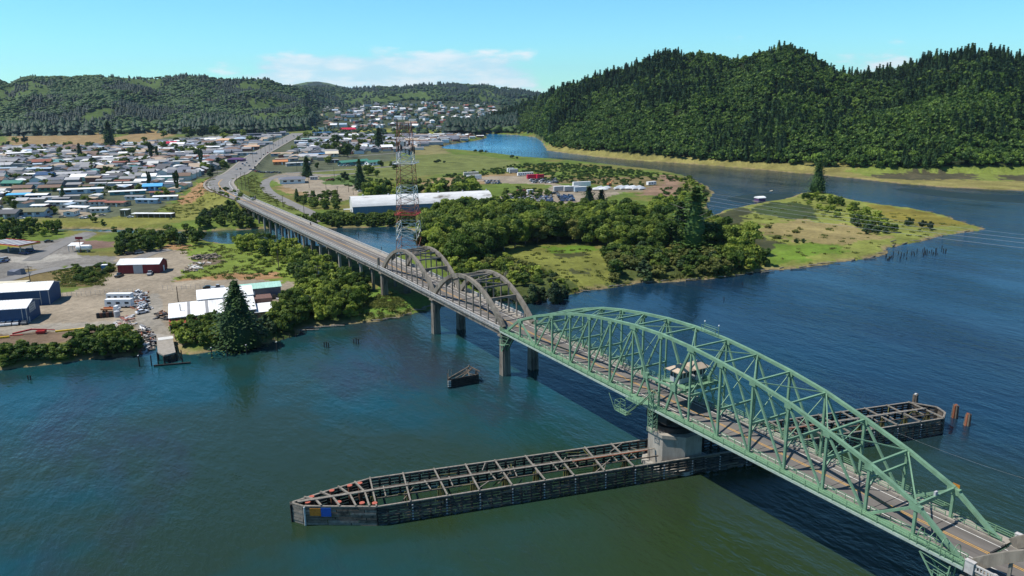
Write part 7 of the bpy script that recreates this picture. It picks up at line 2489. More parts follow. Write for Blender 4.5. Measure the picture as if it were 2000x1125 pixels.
CARS = {}
for c_ in ('white', 'silver', 'black', 'red', 'blue', 'grey', 'beige', 'green'):
    CARS[(c_, 'sedan')] = None
USED = set()
CLIST = []
for px, py, c_, k_, z in [(460, 379, 'white', 'pickup', 9.5), (493, 388, 'silver', 'sedan', 10.0), (462, 332, 'white', 'sedan', None), (470, 331, 'black', 'sedan', None), (478, 324, 'white', 'van', None), (482, 319, 'white', 'van', None), (487, 325, 'grey', 'sedan', None),
                          (474, 321, 'blue', 'sedan', None), (500, 316, 'black', 'sedan', None), (506, 321, 'black', 'sedan', None), (515, 303, 'black', 'sedan', None), (523, 299, 'red', 'sedan', None), (498, 328, 'black', 'pickup', None), (508, 311, 'black', 'sedan', None),
                          (530, 292, 'silver', 'sedan', None), (544, 285, 'white', 'sedan', None), (552, 280, 'silver', 'sedan', None), (560, 276, 'black', 'sedan', None), (538, 284, 'grey', 'sedan', None)]:
    CLIST.append((px, py, c_, k_, z, R(-25) + math.pi / 2, 'on the highway'))
for i in range(12):
    CLIST.append((491 + i * 5, 336.5 + (i % 3) * .5, ['blue', 'blue', 'red', 'blue', 'black', 'black', 'white', 'black', 'blue', 'black', 'black', 'grey'][i], 'sedan', None, R(40), 'in the verge line'))
for px, py, c_, k_, r_, w_ in ((233, 539, 'black', 'pickup', 60, 'parked before the red barn'), (293, 535, 'silver', 'pickup', 75, 'parked before the barn door'), (253, 495, 'black', 'sedan', 10, 'beside the trees behind the barn'), (272, 493, 'silver', 'van', 20, 'beside the trees behind the barn'),
                               (278, 610, 'white', 'sedan', 20, 'beside the scrap heap'), (48, 495, 'blue', 'pickup', -40, 'under the gas station canopy'), (60, 490, 'blue', 'van', -40, 'under the gas station canopy'), (95, 472, 'black', 'sedan', 5, 'leaving the gas station'),
                               (5, 512, 'blue', 'pickup', 30, 'at the frame edge by the lane'), (10, 508, 'silver', 'van', 30, 'at the frame edge by the lane'), (408, 563, 'black', 'sedan', -10, 'parked behind the boat shed'), (425, 563, 'silver', 'pickup', -10, 'parked behind the boat shed'), (418, 569, 'white', 'sedan', -10, 'parked behind the boat shed'),
                               (535, 582, 'black', 'pickup', -5, 'in the yard beside the brown building'), (8, 633, 'white', 'sedan', 75, 'against the blue warehouse'), (20, 632, 'white', 'sedan', 75, 'against the blue warehouse'), (34, 631, 'white', 'sedan', 75, 'against the blue warehouse'), (50, 630, 'grey', 'sedan', 75, 'against the blue warehouse'),
                               (170, 425, 'silver', 'sedan', -30, 'on the track by the levee'), (162, 426, 'white', 'sedan', -30, 'on the track by the levee'), (122, 424, 'beige', 'sedan', -30, 'on the levee grass'), (200, 421, 'beige', 'sedan', -30, 'on the levee grass'), (42, 427, 'white', 'sedan', -20, 'beside the blue-grey house'), (95, 424, 'blue', 'sedan', -20, 'beside the blue-grey house'),
                               (255, 424, 'white', 'sedan', -30, 'at the carport end'), (642, 352, 'red', 'pickup', 0, 'in the gravel lot'), (650, 351, 'red', 'van', 0, 'in the gravel lot'), (710, 373, 'white', 'sedan', 0, 'behind the long warehouse'), (720, 373, 'silver', 'sedan', 0, 'behind the long warehouse'),
                               (730, 374, 'grey', 'sedan', 0, 'behind the long warehouse'), (738, 374, 'white', 'pickup', 0, 'behind the long warehouse'), (704, 374, 'white', 'sedan', 0, 'behind the long warehouse'), (1305, 368, 'black', 'sedan', 0, 'on the bare dirt patch')):
    CLIST.append((px, py, c_, k_, None, R(r_), w_))
rg = random.Random(5)


def lot(px0, py0, px1, py1, rows, cols, cols_, where, rot=25):
    for r_ in range(rows):
        for k in range(cols):
            px = px0 + (px1 - px0) * (k + .5) / cols + rg.uniform(-1, 1) + r_ * 2
            py = py0 + (py1 - py0) * (r_ + .5) / rows + rg.uniform(-.4, .4)
            CLIST.append((px, py, rg.choice(cols_), rg.choice(['sedan', 'sedan', 'van', 'pickup']), None, R(rot) + rg.uniform(-.15, .15), where))


lot(978, 382, 1040, 398, 5, 8, ['white', 'white', 'silver', 'blue', 'grey', 'white', 'beige'], 'in the front rows', 40)
lot(1044, 382, 1078, 394, 3, 6, ['white', 'silver', 'blue', 'blue', 'grey'], 'in the middle rows', 55)
lot(1088, 381, 1118, 393, 4, 6, ['blue', 'blue', 'black', 'silver', 'blue'], 'in the dark blue rows', 50)
lot(1034, 350, 1088, 358, 3, 9, ['white', 'silver', 'white', 'grey', 'black', 'beige'], 'by the red containers', 20)
lot(945, 352, 976, 360, 2, 5, ['white', 'silver', 'blue', 'grey'], 'by the box trucks', 20)
lot(1072, 376, 1092, 380, 1, 4, ['black', 'red', 'black', 'grey'], 'at the lot edge', 20)
lot(570, 264, 616, 282, 6, 7, ['white', 'silver', 'black', 'blue', 'grey', 'white', 'red'], 'in the far parking lot', 10)
lot(535, 312, 558, 317, 2, 4, ['black', 'silver', 'blue', 'grey'], 'by the orange roof', 30)
lot(660, 321, 735, 326, 1, 9, ['white', 'white', 'silver', 'grey'], 'by the green roofs', 10)
PROTO = {}
for px, py, c_, k_, z, rot, where in CLIST:
    p = U(px, py, 3 if z is None else z)
    x, y = p[0], p[1]
    if z is not None: zz_ = zv(y) + .01
    elif where == 'on the highway':
        i = int(np.argmin(np.hypot(hwy[:, 0] - x, hwy[:, 1] - y))); p = U(px, py, hwy[i, 2]); x, y = p[0], p[1]
        i = int(np.argmin(np.hypot(hwy[:, 0] - x, hwy[:, 1] - y))); zz_ = hwy[i, 2] + .02; t_ = hwy[min(i + 1, len(hwy) - 1)] - hwy[i - 1]; rot = math.atan2(t_[1], t_[0])
    else: zz_ = hz(x, y) + .03
    if z is not None: rot = math.pi / 2
    nm = {'sedan': 'car', 'van': 'van', 'pickup': 'pickup_truck'}[k_]
    if (c_, k_) not in PROTO:
        e = car_proto(c_, k_); e.name = nm; PROTO[(c_, k_)] = e
        e.location = (x, y, zz_); e.rotation_euler = (0, 0, rot); tag(e, None, {'car': 'car', 'van': 'van', 'pickup_truck': 'pickup truck'}[nm], 'parked and moving vehicles')
    else:
        e = clone(PROTO[(c_, k_)], (x, y, zz_), rot); e.name = nm
    pend(e, '%s %s %s' % (c_, nm.replace('_', ' '), where), x, y)


def box_vehicle(name, px, py, L, w, h, rot, body, label, trim='white', cat='trailer', group=None, wheels=True, nose=False, windows=0):
    e = frame_thing(name, px, py, 3, rot, label, cat, group)
    q = MB()
    q.hexa([(-L / 2, -w / 2, .6), (L / 2, -w / 2, .6), (L / 2, w / 2, .6), (-L / 2, w / 2, .6), (-L / 2 + .15, -w / 2 + .05, h), (L / 2 - .15, -w / 2 + .05, h), (L / 2 - .15, w / 2 - .05, h), (-L / 2 + .15, w / 2 - .05, h)])
    q.build('body', M['p_' + body], e)
    q = MB(); q.box(-L / 2 + .1, L / 2 - .1, -w / 2 + .1, w / 2 - .1, h + .002, h + .1); q.build('roof', M['p_' + trim], e)
    if windows:
        for k in range(windows):
            x_ = -L / 2 + L * (k + .3) / windows; q = MB()
            q.box(x_, x_ + L / windows * .45, -w / 2 - .03, -w / 2 + .04, h * .5, h * .75); q.build('window', M['glass'], e)
    if nose:
        q = MB(); q.box(L / 2 + .05, L / 2 + 1.9, -w / 2 + .1, w / 2 - .1, .5, 2.4); q.build('cab', M['p_white'], e)
    for x_ in ((-L / 2 + L * .2), L / 2 - L * .2):
        for s in (-1, 1):
            q = MB(); q.tube((x_, s * w * .5, .45), (x_, s * w * .4, .45), .45, n=10); q.build('wheel', M['rubber'], e)
    return e


box_vehicle('travel_trailer', 235, 586, 9.5, 2.5, 3.0, -30, 'white', 'long white travel trailer in the yard, the farther of two', cat='travel trailer', windows=4)
box_vehicle('travel_trailer', 234, 598, 9.8, 2.6, 3.2, -30, 'white', 'long white travel trailer with dark windows, the nearer of two', cat='travel trailer', windows=3)
for px, py, L, c_, lab in ((1097, 373, 14, 'palegrey', 'pale grey semi trailer at the left end of the trailer row'), (1116, 373, 13, 'palegrey', 'pale grey semi trailer in the middle of the trailer row'), (1135, 374, 12, 'paleblue', 'bluish semi trailer at the right end of the row by the cypress'),
                           (1136, 364, 16, 'white', 'tall white semi trailer standing behind the grey trailer row'), (1018, 380, 7, 'redbrown', 'small red-brown box truck above the white car rows'), (1035, 380, 5, 'white', 'small white box truck beside the red-brown one'),
                           (1040, 349, 11, 'crimson', 'bright red container, left of two'), (1055, 349, 7, 'crimson', 'bright red container, right of two'), (920, 344, 15, 'cream', 'cream box trailer at the left end of the clearing'),
                           (926, 350, 14, 'white', 'white box truck in front of the cream trailer'), (1003, 338, 9, 'palegrey', 'grey van parked at the edge of the brush, left of the bus'), (997, 336, 7, 'white', 'white van parked behind the grey van near the brush')):
    box_vehicle('box_trailer', px, py, L, 2.6, 4.2, -12, c_, lab, 'white' if c_ in ('white', 'cream', 'palegrey', 'paleblue') else c_)
box_vehicle('bus', 1026, 343, 16, 2.8, 3.4, -12, 'white', 'white bus with dark window band beside the red containers', cat='bus', windows=7)
box_vehicle('caravan', 1272, 361, 9, 2.8, 3.2, 0, 'white', 'white caravan alone beside the bare dirt patch', cat='caravan', windows=3)
for i in range(13):                              # shrink-wrapped boats in a row
    px, py = 1166 + i * 6.5 if i < 4 else 1206 + (i - 4) * 6.0, 371 - (i % 2) * 2.5 if i < 4 else 369 - (i % 2) * 2 + (i - 4) * .1
    e = frame_thing('covered_boat', px, py, 3, rg.uniform(-30, 10), None, 'boat', 'white covered boats stored on land')
    q = MB(); L = 3.6
    q.add([(-L, -1.1, .9), (1.5, -1.2, .9), (L + .6, 0, 1.1), (1.5, 1.2, .9), (-L, 1.1, .9), (-L, -.5, .2), (1.5, -.5, .2), (L - .4, 0, .5), (1.5, .5, .2), (-L, .5, .2)], [(0, 1, 6, 5), (1, 2, 7, 6), (2, 3, 8, 7), (3, 4, 9, 8), (4, 0, 5, 9), (5, 6, 7, 8, 9)])
    q.build('hull', M['p_offwhite'], e)
    q = MB(); q.add([(-L, -1.15, .95), (1.5, -1.25, .95), (L + .6, 0, 1.15), (1.5, 1.25, .95), (-L, 1.15, .95), (-L, 0, 2.3), (1.0, 0, 2.9)], [(0, 1, 6, 5), (1, 2, 6), (2, 3, 6), (3, 4, 5, 6), (4, 0, 5)]); q.build('cover', M['p_white'], e)
    pend(e, 'boat under white cover', e.location.x, e.location.y)
e = frame_thing('excavator', 1190, 362, 3, 0, 'orange-yellow excavator among the covered boats', 'excavator')
q = MB(); q.box(-1.6, 1.6, -1.2, 1.2, 1.0, 2.4); q.beam((1, 0, 2.2), (3.6, 0, 4.6), .5, .6, (0, 1, 0)); q.beam((3.6, 0, 4.6), (5.4, 0, 2.0), .4, .5, (0, 1, 0)); q.build('body', M['p_orange'], e)
q = MB(); q.box(-1.8, 1.8, -1.4, -.8, 0, .9); q.box(-1.8, 1.8, .8, 1.4, 0, .9); q.build('track', M['rubber'], e)

# motorcycle on the viaduct
p = U(607, 440, 11.5)
e = empty('motorcycle', (p[0], p[1], zv(p[1]) + .01), math.pi / 2, 'small dark motorcycle riding along the viaduct', 'motorcycle')
q = MB(); q.beam((-.5, 0, .75), (.5, 0, .85), .3, .45); q.beam((.5, 0, .8), (.75, 0, 1.15), .5, .1); q.build('body', M['black'], e)
for x_ in (-.7, .75):
    q = MB(); q.tube((x_, -.07, .33), (x_, .07, .33), .33, n=12); q.build('wheel', M['rubber'], e)
q = MB(); q.tube((-.15, 0, .95), (.05, 0, 1.5), .2, .24, 10); q.tube((.05, 0, 1.5), (.08, 0, 1.78), .13, .12, 10); q.tube((0, .2, 1.4), (.6, .3, 1.15), .07); q.tube((0, -.2, 1.4), (.6, -.3, 1.15), .07); q.tube((-.1, .15, .95), (.25, .25, .45), .1); q.tube((-.1, -.15, .95), (.25, -.25, .45), .1)
o = q.build('person', M['p_darkgrey']); o.location = e.location; o.rotation_euler = e.rotation_euler; tag(o, 'rider in dark clothes astride the motorcycle on the viaduct', 'person')

# yard clutter
e = frame_thing('flatbed_truck', 217, 607, 3, -30, 'orange flatbed truck with white cab in front of the travel trailers', 'truck')
q = MB(); q.box(-3.2, 1.2, -1.1, 1.1, .9, 1.15); q.box(-3.2, 1.2, -1.15, -1.05, 1.15, 1.6); q.box(-3.2, 1.2, 1.05, 1.15, 1.15, 1.6); q.build('flatbed', M['p_orange'], e)
q = MB(); q.box(1.3, 3.2, -1, 1, .7, 1.6); q.box(1.4, 2.5, -.95, .95, 1.6, 2.3); q.build('cab', M['p_white'], e)
for x_ in (-2.2, 2.3):
    for s in (-1, 1):
        q = MB(); q.tube((x_, s * 1.15, .45), (x_, s * .8, .45), .45, n=10); q.build('wheel', M['rubber'], e)
for i in range(6):
    e = frame_thing('steel_drum', 192 + i * 6.2, 619 - i * .5, 3, 0, None, 'drum', 'dark drums in a row in the yard')
    q = MB(); q.tube((0, 0, 0), (0, 0, 1.7), .62, n=14); q.tube((0, 0, 1.7), (0, 0, 1.78), .5, n=14)
    q.build('drum_body', M['black' if i % 2 == 0 else 'rust_dark'], e); pend(e, 'dark steel drum', e.location.x, e.location.y)
e = frame_thing('water_tank', 229, 617, 3, 0, 'silver upright tank at the right end of the drums', 'tank')
q = MB(); q.tube((0, 0, 0), (0, 0, 2.1), 1.0, n=16); q.tube((0, 0, 2.1), (0, 0, 2.4), 1.0, .4, 16); q.build('tank_shell', M['p_palegrey'], e)
e = frame_thing('boom_lift', 66, 650, 3, -22, 'folded red crane boom lying along the yard edge', 'crane')
q = MB(); q.beam((-6.5, 0, .4), (-.5, 0, 1.6), .5, .5); q.beam((-.5, 0, 1.6), (4.0, .2, 1.2), .4, .4); q.beam((4.0, .2, 1.2), (6.5, .2, 1.0), .25, .25); q.build('boom', M['p_red'], e)
q = MB(); q.box(1.0, 3.6, -1, 1, .3, 1.1); q.box(-6.8, -3, -1.2, -.8, 0, .3); q.build('base', M['p_red'], e)
for nm, px0, py0, px1, py1, c_, lab, wd in (('yellow_kerb', 108, 647, 190, 638.5, 'yellow', 'yellow painted kerb rail along the yard edge', .5), ('yellow_kerb', -20, 661, 18, 657, 'yellow', 'short yellow kerb rail at the frame edge', .5)):
    a, b_ = U(px0, py0, 3), U(px1, py1, 3)
    za = max(hz(a[0], a[1]), hz(b_[0], b_[1])) + .3
    q = MB(); q.beam((a[0], a[1], za), (b_[0], b_[1], za), wd, .5); tag(q.build(nm, M['p_' + c_]), lab, 'kerb')
# heaps of scrap: nobody could count the bits


def heap(px0, py0, px1, py1, wid, n, cols, label, name, seed, size=(.3, 1.4), flat=.5, hmax=1.3):
    rr_ = random.Random(seed)
    a, b_ = U(px0, py0, 3), U(px1, py1, 3)
    q = MB()
    for k in range(n):
        t_ = rr_.random(); w_ = rr_.gauss(0, wid / 2.4)
        d_ = b_ - a; L_ = math.hypot(d_[0], d_[1]); nx, ny_ = -d_[1] / L_, d_[0] / L_
        x, y = a[0] + d_[0] * t_ + nx * w_, a[1] + d_[1] * t_ + ny_ * w_
        g = hz(x, y); hgt = hmax * max(.1, 1 - abs(w_) / wid) * rr_.random()
        L = rr_.uniform(*size) * 1.3; an = rr_.uniform(0, 3.14)
        q.beam((x - L * math.cos(an), y - L * math.sin(an), g + hgt), (x + L * math.cos(an), y + L * math.sin(an), g + hgt + rr_.uniform(-.2, .5)), rr_.uniform(*size) * .5, rr_.uniform(*size) * flat, m=rr_.randrange(len(cols)))
    tag(q.build(name, [M[c] for c in cols]), label, 'heap', kind='stuff')


heap(270, 570, 284, 604, 3.0, 170, ['p_darkgrey', 'p_white', 'p_paleblue', 'black', 'rust', 'p_palegrey'], 'line of mixed scrap metal along the yard fence', 'scrap_heap', 1)
heap(282, 640, 300, 690, 2.8, 230, ['p_darkgrey', 'p_white', 'p_grey', 'p_tan', 'black', 'p_palegrey', 'grey_wood', 'p_palegrey', 'rust'], 'heap of scrap and driftwood beside the slipway', 'scrap_heap', 2, hmax=1.6)
heap(312, 612, 330, 622, 2.5, 70, ['p_darkgrey', 'p_tan', 'black', 'rust'], 'small scrap heap against the boat shed end', 'scrap_heap', 3)
heap(372, 528, 392, 512, 3.4, 70, ['grey_wood', 'p_tan', 'p_offwhite', 'old_wood'], 'stacks of pale sawn timber on the grass', 'timber_heap', 4, (.6, 2.2), .25, .8)
heap(380, 505, 425, 500, 5.0, 160, ['grey_wood', 'old_wood', 'p_tan', 'dark_wood'], 'tangled pile of old logs and brush behind the sawn timber', 'timber_heap', 5, (.4, 1.8), .4, 1.6)
heap(222, 648, 252, 618, 2.6, 90, ['p_palegrey', 'grey_wood', 'p_tan', 'p_redbrown'], 'pipes and boards lying by the bushes in the yard', 'pipe_heap', 6, (.6, 2.0), .2, .6)
heap(556, 580, 590, 598, 3.4, 120, ['p_red', 'p_offwhite', 'p_darkgrey', 'p_tan', 'black', 'p_grey'], 'clutter of crates, red skip and scrap in the corner yard', 'scrap_heap', 7, hmax=1.5)
# driftwood on the shore
for i, (px, py, l_) in enumerate(((1440, 538, 3), (1500, 531, 3.5), (1560, 525, 4), (1210, 558, 3), (1350, 547, 2.5), (640, 638, 3), (660, 636, 2.5), (600, 645, 4), (610, 640, 3), (760, 622, 2.5), (1700, 505, 3), (1745, 474, 3)) + tuple((SHORE_A[j][0] * (1 - f) + SHORE_A[j + 1][0] * f, SHORE_A[j][1] * (1 - f) + SHORE_A[j + 1][1] * f - 1.2, 1.2 + 2.2 * ((j * 7) % 5) / 5) for j in range(17, 46) for f in ((.2, .7) if j % 3 else (.45,)))):
    p = U(px, py, .3); q = MB(); a = random.uniform(-.6, .6)
    q.tube((-l_, 0, .3), (l_, .3, .45), .28, .18, 7); o = q.build('driftwood_log', M['grey_wood']); o.location = (p[0], p[1], max(0, hz(p[0], p[1]))); o.rotation_euler = (0, 0, R(-20) + a)
    tag(o, None, 'log', 'driftwood logs on the shore'); pend(o, 'pale driftwood log on the shore', p[0], p[1])

# slipway
e = empty('slipway', (0, 0, 0), 0, 'pale concrete slipway deck on dark piles reaching into the river by the boat shed', 'slipway')
cn = [U(305, 652, 2.6), U(336, 655, 2.6), U(343, 688, 2.6), U(320, 694, 2.6), U(308, 688, 2.6)]
q = MB(); q.prism([(p[0], p[1]) for p in cn][::-1], 2.2, 2.62); q.build('deck', M['sidewalk'], e)
a, b_ = cn[0], cn[1]
q = MB(); q.prism([(p[0], p[1]) for p in (U(308, 660, 2.66), U(338, 656, 2.66), U(339, 661, 2.66), U(309, 665, 2.66))][::-1], 2.625, 2.70); q.build('pale_plate', M['p_offwhite'], e)
for p in cn[2:] + [U(330, 690, 2.6), U(342, 675, 2.6)]:
    q = MB(); q.tube((p[0], p[1], -2.5), (p[0], p[1], 2.3), .3); q.build('pile', M['dark_wood'], e)
q = MB(); p, r_ = U(300, 712, .6), U(372, 706, .6); q.beam((p[0], p[1], .25), (r_[0], r_[1], .25), .5, .4); q.build('float_log', M['dark_wood'], e)

# pilings in the water
PIL = [(273, 716, 3.4, 'w'), (296, 714, 3.2, ''), (309, 712, 4.0, ''), (357, 708, 4.0, ''), (414, 700, 3.4, 'w'), (444, 696, 3.6, ''), (482, 692, 3.0, 'w'), (541, 686, 3.0, 'w'), (634, 678, 1.8, ''), (638, 679, 2.0, ''), (642, 678, 1.6, ''),
       (691, 670, 1.4, ''), (696, 671, 1.9, ''), (700, 671, 1.7, ''), (55, 741, 1.2, ''), (60, 742, 1.4, ''), (1450, 557, 1.2, ''), (1414, 585, 1, ''), (543, 668, 1.4, ''), (554, 664, 1.4, ''), (566, 661, 1.3, ''), (578, 658, 1.3, ''), (588, 652, 1.2, ''), (598, 650, 1.3, ''), (700, 459, 2, ''), (738, 463, 2, ''), (695, 455, 1.5, '')]
rg = random.Random(9)
for i in range(44):
    t_ = rg.random(); PIL.append((1732 + 130 * t_ + rg.uniform(-4, 4), 503 - 14 * t_ + rg.uniform(-6, 6), rg.uniform(.6, 1.8), 'r'))
for i in range(14):
    PIL.append((935 + i * 4.2, 289 - i * 1.2, 2.2, 'f'))
for i in range(18):
    PIL.append((960 + i * 6.5, 300 - (i % 3) * .6 + i * .25 - 3, 1.8, 'f'))
for px, py, h_, k_ in PIL:
    p = U(px, py, 0); lean = rg.uniform(-.12, .12) if k_ == 'r' else rg.uniform(-.04, .04)
    q = MB(); r0 = .3 if k_ == 'f' else .2
    q.tube((0, 0, -2.5), (lean * h_, 0, h_), r0, r0 * .85, 7)
    if k_ != 'w':
        o = q.build('wooden_pile', M['dark_wood']); o.location = (p[0], p[1], 0)
    else:
        o = empty('wooden_pile', (p[0], p[1], 0)); q.build('pile_shaft', M['dark_wood'], o)
        q = MB(); q.tube((lean * h_, 0, h_), (lean * h_, 0, h_ + .18), .24, .2, 8); q.build('white_cap', M['p_offwhite'], o)
    tag(o, None, 'piling', {'r': 'row of short broken piles off the spit', 'f': 'far pile line in the river bend'}.get(k_, 'wooden piles along the near left bank'))
    pend(o, {'r': 'short leaning dark pile off the spit', 'f': 'thin pile in the far river bend', 'w': 'dark wooden pile with white cap'}.get(k_, 'dark wooden pile in the water'), p[0], p[1])

# boathouse on the channel and a small boat
e = frame_thing('boathouse', 1484, 392, .6, -10, 'small floating boathouse with white roof beside the marsh channel', 'boathouse'); e.location.z = .2
q = MB(); q.box(-3, 3, -2.6, 2.6, .1, 2.4); q.build('wall', M['p_purple'], e)
q = MB(); q.tube((-3.3, 0, 2.2), (3.3, 0, 2.2), 3.0, n=12); q.v = [(x_, y_, 2.42 + max(0, z_ - 2.2) * .45) for x_, y_, z_ in q.v]; q.build('roof', M['p_white'], e)
q = MB(); q.box(-4, 4.2, -3.4, 3.4, -.2, .1); q.build('float', M['grey_wood'], e)
e = frame_thing('skiff', 1506, 373, .3, 20, 'small pale skiff adrift beyond the boathouse', 'boat'); e.location.z = 0
q = MB(); q.add([(-2, -.8, .5), (1, -.9, .5), (2.8, 0, .7), (1, .9, .5), (-2, .8, .5), (-1.8, -.4, -.1), (1, -.4, -.1), (2, 0, 0), (1, .4, -.1), (-1.8, .4, -.1)], [(0, 1, 6, 5), (1, 2, 7, 6), (2, 3, 8, 7), (3, 4, 9, 8), (4, 0, 5, 9), (5, 6, 7, 8, 9), (0, 4, 3, 2, 1)]); q.build('hull', M['p_cream'], e)
q = MB(); q.box(-.4, 0, -.75, .75, .52, .58); q.build('thwart', M['grey_wood'], e)

# ------------------------------------------------------------------ lattice tower
TB_ = np.array(U(800, 490, 1.5)[:2])
tz0 = hz(*TB_)
tw = empty('lattice_tower', (TB_[0], TB_[1], tz0), R(-37), 'tall four-legged lattice radio tower banded rusty red and white behind the arches', 'tower')
HT_ = 66.5
hw0, hw1 = 5.6, 3.0


def hwid(z): return hw0 + (hw1 - hw0) * z / HT_


def tband(z):                                    # colour by height
    for a, c in ((9.5, 'tower_red'), (18, 'tower_white'), (29.5, 'tower_red'), (36, 'tower_white'), (47, 'tower_red'), (53, 'tower_white'), (99, 'tower_red')):
        if z < a: return c


lv = [0, 4.7, 9.5, 13.7, 18, 22, 25.8, 29.5, 32.7, 36, 39.6, 43.3, 47, 50, 53, 57.5, 62, 66.5]
for a, b_ in zip(lv, lv[1:]):
    wa, wb = hwid(a), hwid(b_); m_ = M[tband(a + .1)]
    thick = .27 if 'white' in tband(a + .1) else .22
    for sx in (-1, 1):
        for sy in (-1, 1):
            q = MB(); q.beam((sx * wa, sy * wa, a), (sx * wb, sy * wb, b_), thick + .02, thick + .02, (0, 1, 0)); q.build('leg_section', m_, tw)
    q = MB(); th = .19 if thick > .25 else .13
    for s in (-1, 1):
        q.beam((s * wa, -wa, a), (s * wb, wb, b_), th, th, (1, 0, 0)); q.beam((-wa, s * wa, a), (wb, s * wb, b_), th, th, (0, 1, 0))
        q.beam((s * wa, wa, a), (s * wb, -wb, b_), th, th, (1, 0, 0)); q.beam((wa, s * wa, a), (-wb, s * wb, b_), th, th, (0, 1, 0))
        q.beam((s * wb, -wb, b_), (s * wb, wb, b_), th, th); q.beam((-wb, s * wb, b_), (wb, s * wb, b_), th, th)
    q.build('cross_bracing', m_, tw)
for z_, c_, ex in ((22.0, 'tower_platform', .9), (47.2, 'tower_white', 1.8)):
    w_ = hwid(z_) + ex; q = MB()
    for s in (-1, 1):
        q.box(-w_, w_, min(s * w_, s * (w_ - 1.2)), max(s * w_, s * (w_ - 1.2)), z_, z_ + .2); q.box(min(s * w_, s * (w_ - 1.2)), max(s * w_, s * (w_ - 1.2)), -w_ + 1.21, w_ - 1.21, z_, z_ + .2)
        for h_ in (.6, 1.1):
            q.beam((-w_, s * w_, z_ + h_), (w_, s * w_, z_ + h_), .1, .1); q.beam((s * w_, -w_, z_ + h_), (s * w_, w_, z_ + h_), .1, .1)
    q.build('platform', M[c_], tw)
for k in range(14):
    a = k * 2 * math.pi / 14; z_ = 53 + (k % 4) * 1.3
    r_ = hwid(z_) + .9
    q = MB(); x_, y_ = r_ * math.cos(a), r_ * math.sin(a)
    q.tube((x_, y_, z_ - 1.1), (x_ + .05, y_, z_ + 1.1), .42, n=8); q.build('antenna', M['antenna'], tw)
for k in range(8):
    a = k * math.pi / 4; r_ = hwid(63) + .6; q = MB(); q.tube((r_ * math.cos(a), r_ * math.sin(a), 63), (r_ * math.cos(a), r_ * math.sin(a), 66.8 + (k % 3)), .14, n=6); q.build('whip_antenna', M['antenna'], tw)
for k, (z_, a) in enumerate(((51.5, -2.2), (52.5, -.8), (57, -1.6))):
    r_ = hwid(z_) + .4; q = MB(); c = Vector((r_ * math.cos(a), r_ * math.sin(a), z_)); d_ = Vector((math.cos(a), math.sin(a), 0)); q.tube(c, c + d_ * .7, 1.1, 1.25, 16); q.build('dish', M['p_palegrey'], tw)

# ------------------------------------------------------------------ utility poles and wires


def pole(px, py, h, arms, label=None, z=3):
    p = U(px, py, z); g = hz(p[0], p[1])
    e = empty('utility_pole', (p[0], p[1], g), R(random.uniform(-30, 30)), label, 'utility pole', 'wooden utility poles')
    q = MB(); q.tube((0, 0, -.5), (0, 0, h), .19, .13, 8); q.build('pole_shaft', M['pole_wood'], e)
    for k in range(arms):
        q = MB(); q.beam((-1.3, 0, h - .4 - k * 1.1), (1.3, 0, h - .4 - k * 1.1), .14, .14); c = q.build('crossarm', M['pole_wood'], e)
        q = MB()
        for x_ in (-1.15, -.5, .5, 1.15): q.tube((x_, 0, h - .33 - k * 1.1), (x_, 0, h - .08 - k * 1.1), .07, n=6)
        q.build('insulator', M['p_palegrey'], c)
    if arms > 1:
        q = MB(); q.tube((.35, 0, h - 3.4), (.35, 0, h - 2.4), .28, n=10); q.build('transformer', M['p_palegrey'], e)
    if label is None: pend(e, 'wooden utility pole', p[0], p[1])
    return e


pole(63, 572, 11.5, 3, 'utility pole with three crossarms rising behind the long blue warehouse')
for px, py, h_, a_ in ((348, 588, 6, 0), (545, 528, 10, 0), (578, 515, 9, 0), (623, 560, 9, 2), (465, 536, 0, 0), (747, 523, 10, 0), (473, 372, 14, 0), (480, 365, 14, 1), (467, 370, 0, 0), (464, 371, 12, 1), (488, 382, 11, 0), (553, 405, 9, 1), (594, 417, 9, 0), (604, 366, 9, 0), (637, 370, 7, 0),
                       (660, 386, 9, 1), (681, 375, 8, 0), (653, 345, 10, 0), (690, 380, 5, 1), (495, 322, 16, 1), (511, 312, 16, 1), (519, 305, 14, 1), (527, 298, 14, 0), (535, 292, 14, 1), (385, 349, 9, 0), (328, 345, 8, 0), (425, 340, 8, 0), (14, 345, 9, 0), (192, 410, 9, 1),
                       (106, 335, 9, 0), (10, 330, 9, 0), (422, 395, 7, 0), (432, 398, 7, 0), (545, 285, 14, 0), (552, 278, 14, 1), (580, 333, 10, 0), (770, 305, 9, 0)):
    if h_: pole(px, py, h_, a_, z=8 if px in (473, 480, 464) else 3)


def wire(P0, P1, sag, r=.05, n=14):
    q = MB(); P0, P1 = Vector(P0), Vector(P1); prev = P0
    for k in range(1, n + 1):
        t_ = k / n; c = P0.lerp(P1, t_) - Vector((0, 0, sag * 4 * t_ * (1 - t_)))
        q.tube(prev, c, r, n=4, cap=False); prev = c
    return q


